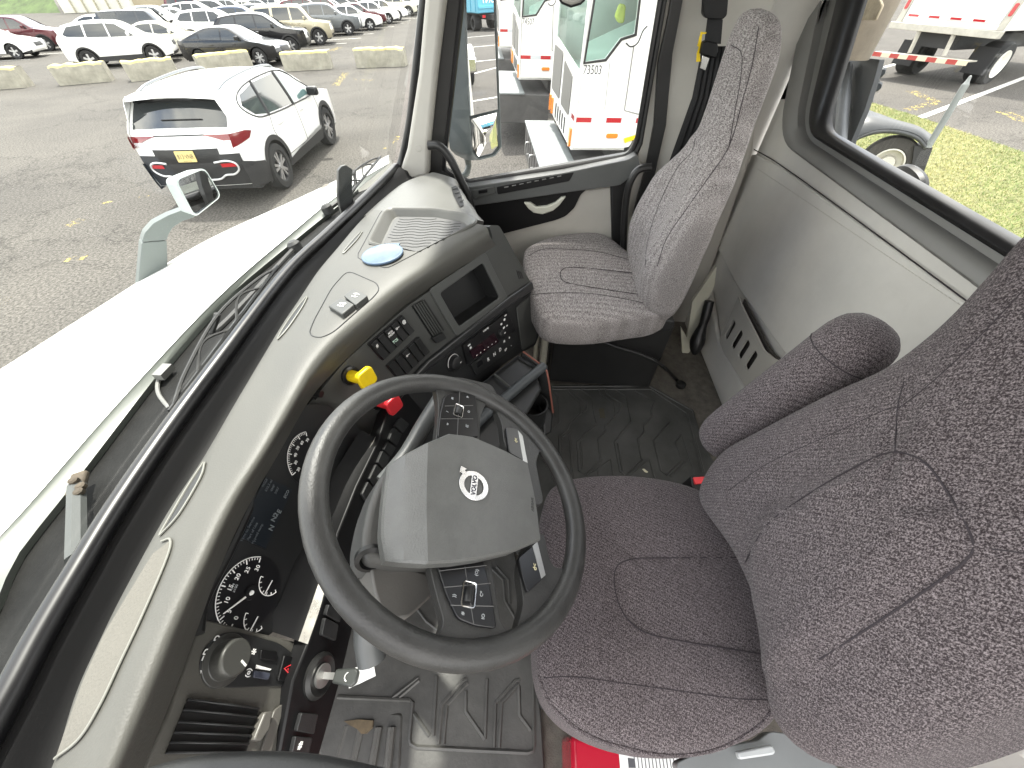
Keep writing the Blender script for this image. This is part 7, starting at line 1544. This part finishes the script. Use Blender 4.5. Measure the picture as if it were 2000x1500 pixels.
for x, rimv in ((c0[0]+.45, False), (Lw-.35, True)):
    p = gz_(FT_.P(x, zd, -1.4)); mb = MB(); r = .5; mb.lathe(p, FT_.u, [(r*.6, -.28), (r*.93, -.28), (r, -.22), (r, .22), (r*.93, .28), (r*.60, .28), (r*.5, .1), (0, .1)], 30); w = mb.build('wheel', TYRE, bt)
    if rimv: mb = MB(); mb.lathe(p+FT_.u*.22, FT_.u, [(r*.68, .0), (r*.64, .08), (r*.5, .06), (r*.3, -.02), (0, -.02)], 26, cap=False); mb.build('rim', M('rim_white2', (.75, .73, .66), .4), w)
    q = gz_(FT_.P(x, zd, -.75)); mb = MB(); mb.box(q+Vector((0, 0, .1)), (.60, .02, .62), FT_.mat().to_3x3() @ Matrix.Rotation(R(90), 3, 'X')); mb.build('mud_flap', CLAD, bt)
mb = MB(); mb.prism([FT_.P(.7, zd-.16*s1, -.2), FT_.P(Lw-.9, zd-.16*s1, -.2), FT_.P(Lw-.9, zd-.5*s1, -.2), FT_.P(.7, zd-.5*s1, -.2)], FT_.n*-6); mb.build('chassis', MATS['chassis_black'], bt)

# ------------------------------------------------------------------ trucks that show only in the passenger mirror
def mirror_hit(px_, py_, dz=0):
    p = FM.px(px_, py_, -.002); d = (p-CAMO).normalized(); r = d-FM.n*2*d.dot(FM.n); o = LOTI @ p; d2 = LOTI.to_3x3() @ r; t = (dz-o.z)/d2.z; return o+d2*t
def rear_truck(name, label, pos, yaw_, bodycol, kind):
    t = thing(name, label, 'truck', mw=place(pos.x, pos.y, yaw_))
    if kind == 'tipper':
        mb = MB(); mb.box((-.2, 0, 1.85), (5.2, 2.45, 1.8)); b = mb.build('tipper_body', bodycol, t, local=True, bevel=.05)
        mb = MB()
        for k in range(6): mb.box((-2.0+k*.8, 1.24, 1.85), (.12, .06, 1.6)); mb.box((-2.0+k*.8, -1.24, 1.85), (.12, .06, 1.6))
        mb.box((2.42, 0, 1.25), (.06, 2.3, .10)); mb.build('body_rib', bodycol, b, local=True)
        text('MOUNT', WHITEP, b, 'body_lettering', Matrix.Translation((2.42, 0, 1.62)) @ Matrix(((0, 0, 1, 0), (1, 0, 0, 0), (0, 1, 0, 0), (0, 0, 0, 1))), .50, bold=.01, local=True)
        mb = MB(); mb.box((0, 0, .75), (6.0, .9, .3)); mb.build('chassis', MATS['chassis_black'], t, local=True)
        for x in (1.4, .1, -3.6):
            for sg in (1, -1):
                mb = MB(); mb.lathe((x, sg*.95, .42), (0, sg, 0), [(.24, -.28), (.38, -.28), (.42, -.2), (.42, .2), (.38, .28), (.24, .28), (.22, .1), (0, .1)], 24); mb.build('wheel', TYRE, t, local=True)
        for sg in (1, -1):
            mb = MB(); mb.box((2.55, sg*.85, .80), (.06, .22, .14)); mb.build('taillight', LENSR, t, local=True)
        mb = MB(); mb.box((-3.4, 0, 1.7), (1.6, 2.2, 1.9)); mb.build('cab', paint('white', COLS['white']), t, local=True, bevel=.12, seg=3)
    else:
        wp_ = paint('white', COLS['white'])
        mb = MB(); rows = [[Vector((x, y*w, z)) for y, z in ((-1, .75), (-1, h*.8), (-.8, h), (0, h+.06), (.8, h), (1, h*.8), (1, .75))] for x, w, h in ((2.9, .75, 1.35), (2.7, .85, 1.55), (1.2, 1.0, 1.8))]; mb.grid(rows); mb.add(rows[0], [tuple(range(7))]); mb.build('hood', wp_, t, local=True, bevel=.04)
        mb = MB(); rows = [[Vector((x, y, z)) for y, z in ((-1.05, .6), (-1.05, 1.85), (-.95, 2.8), (.95, 2.8), (1.05, 1.85), (1.05, .6))] for x in (1.25, -.7)]; mb.grid(rows); mb.add(rows[0], [tuple(range(6))]); mb.add(rows[1], [tuple(range(6))]); mb.build('cab', wp_, t, local=True, bevel=.06, seg=3)
        mb = MB(); mb.prism([(1.27, -.9, 1.95), (1.27, .9, 1.95), (1.27, .85, 2.7), (1.27, -.85, 2.7)], (.01, 0, 0)); mb.build('windshield', GLS, t, local=True)
        for sg in (1, -1):
            mb = MB(); mb.prism([(1.0, sg*1.06, 1.9), (.1, sg*1.06, 1.9), (.1, sg*1.0, 2.65), (.8, sg*1.0, 2.65)], (0, sg*.01, 0)); mb.build('side_window', GLS, t, local=True)
            mb = MB(); mb.lathe((2.0, sg*.95, .52), (0, sg, 0), [(.3, -.16), (.48, -.16), (.52, -.1), (.52, .1), (.48, .16), (.3, .16)], 28); w = mb.build('wheel', TYRE, t, local=True)
            mb = MB(); mb.lathe((2.0, sg*.98, .52), (0, sg, 0), [(.31, .1), (.28, .12), (.18, .02), (.15, .14), (0, .15)], 24, cap=False); mb.build('rim', CHROME, w, local=True)
            mb = MB(); mb.grid([[Vector((2.0+.62*math.cos(a), y, .52+.62*math.sin(a))) for y in (sg*.72, sg*1.16)] for a in [math.pi*k/14 for k in range(15)]]); mb.build('fender', wp_, t, local=True, solid=.03)
            mb = MB(); mb.box((2.75, sg*.72, 1.15), (.25, .3, .25)); mb.build('headlight', LENSW, t, local=True, bevel=.05)
        mb = MB(); mb.box((2.93, 0, .7), (.15, 2.2, .4)); mb.build('bumper', CHROME, t, local=True, bevel=.05)
        mb = MB(); mb.box((-2.5, 0, .9), (5, .9, .3)); mb.build('chassis', MATS['chassis_black'], t, local=True)
        for x in (-2.2, -3.5):
            for sg in (1, -1):
                mb = MB(); mb.lathe((x, sg*.95, .52), (0, sg, 0), [(.3, -.28), (.52, -.25), (.52, .25), (.3, .28), (0, .1)], 24); mb.build('wheel', TYRE, t, local=True)
    return t
m1 = mirror_hit(918, 168); m2 = mirror_hit(938, 56)
rear_truck('tipper_truck', 'light blue tipper truck lettered on its body, seen reflected in the passenger mirror', m2, R(80), M('tipper_blue', (.10, .36, .48), .4, coat=.4), 'tipper')
rear_truck('conventional_truck', 'white long nosed truck reflected at the inner edge of the passenger mirror', m1+Vector((-.95, -2.0, 0)), R(92), None, 'nose')

# ------------------------------------------------------------------ far side of the lot
b0, b1 = lot(126, 26), lot(262, 21)
FBD = None
bld = thing('warehouse', 'long white and tan wall of a low building at the far end of the lot', 'building', LOT @ b0)
def wallbox(p, q, h, mat_, name, th=12):
    p, q = LOT @ Vector((p.x, p.y, 0)), LOT @ Vector((q.x, q.y, 0)); d = (q-p); s = Vector((-d.y, d.x, 0)).normalized(); s = s if s.dot(CAMO-p) < 0 else -s
    mb = MB(); mb.prism([p, q, q+s*th, p+s*th], (0, 0, h)); return mb.build(name, mat_, bld)
w1 = wallbox(b0, b1, 7, M('siding_white', (.62, .61, .54), .7, var=.08, vscale=.6), 'white_wall'); b2 = lot(470, 9); wallbox(b1+Vector((.5, .3, 0)), b2, 6, M('siding_tan', (.36, .31, .22), .8, var=.15, vscale=.4), 'tan_wall')
mb = MB(); p, q = LOT @ b0, LOT @ b1
for k in range(1, 6): mb.box(p.lerp(q, k/6)+Vector((-.15, -.15, 2)), (.15, .15, 4.2))
mb.build('wall_rib', M('rib_tan', (.40, .37, .28), .8), w1)
rg4 = random.Random(9)
c = [lot(-320, 40), lot(-100, 34), lot(20, 27), lot(118, 25)]; rows = []
away = Vector((.75, .66, 0))
for d_, h in ((0, 0), (4, 1.2), (10, 3.6), (18, 6), (40, 8)): rows.append([Vector((p.x, p.y, 0))+away*d_+Vector((0, 0, h+rg4.uniform(0, .4)*(d_ > 0))) for p in resample(c, 18)])
mb = MB(); mb.grid(rows); bk_ = mb.build('grass_bank', M('bank_green', (.06, .09, .03), .95, bump=.6, bscale=2, var=.45, vscale=.8), None, local=True); bk_.matrix_basis = LOT; bk_['kind'] = 'structure'
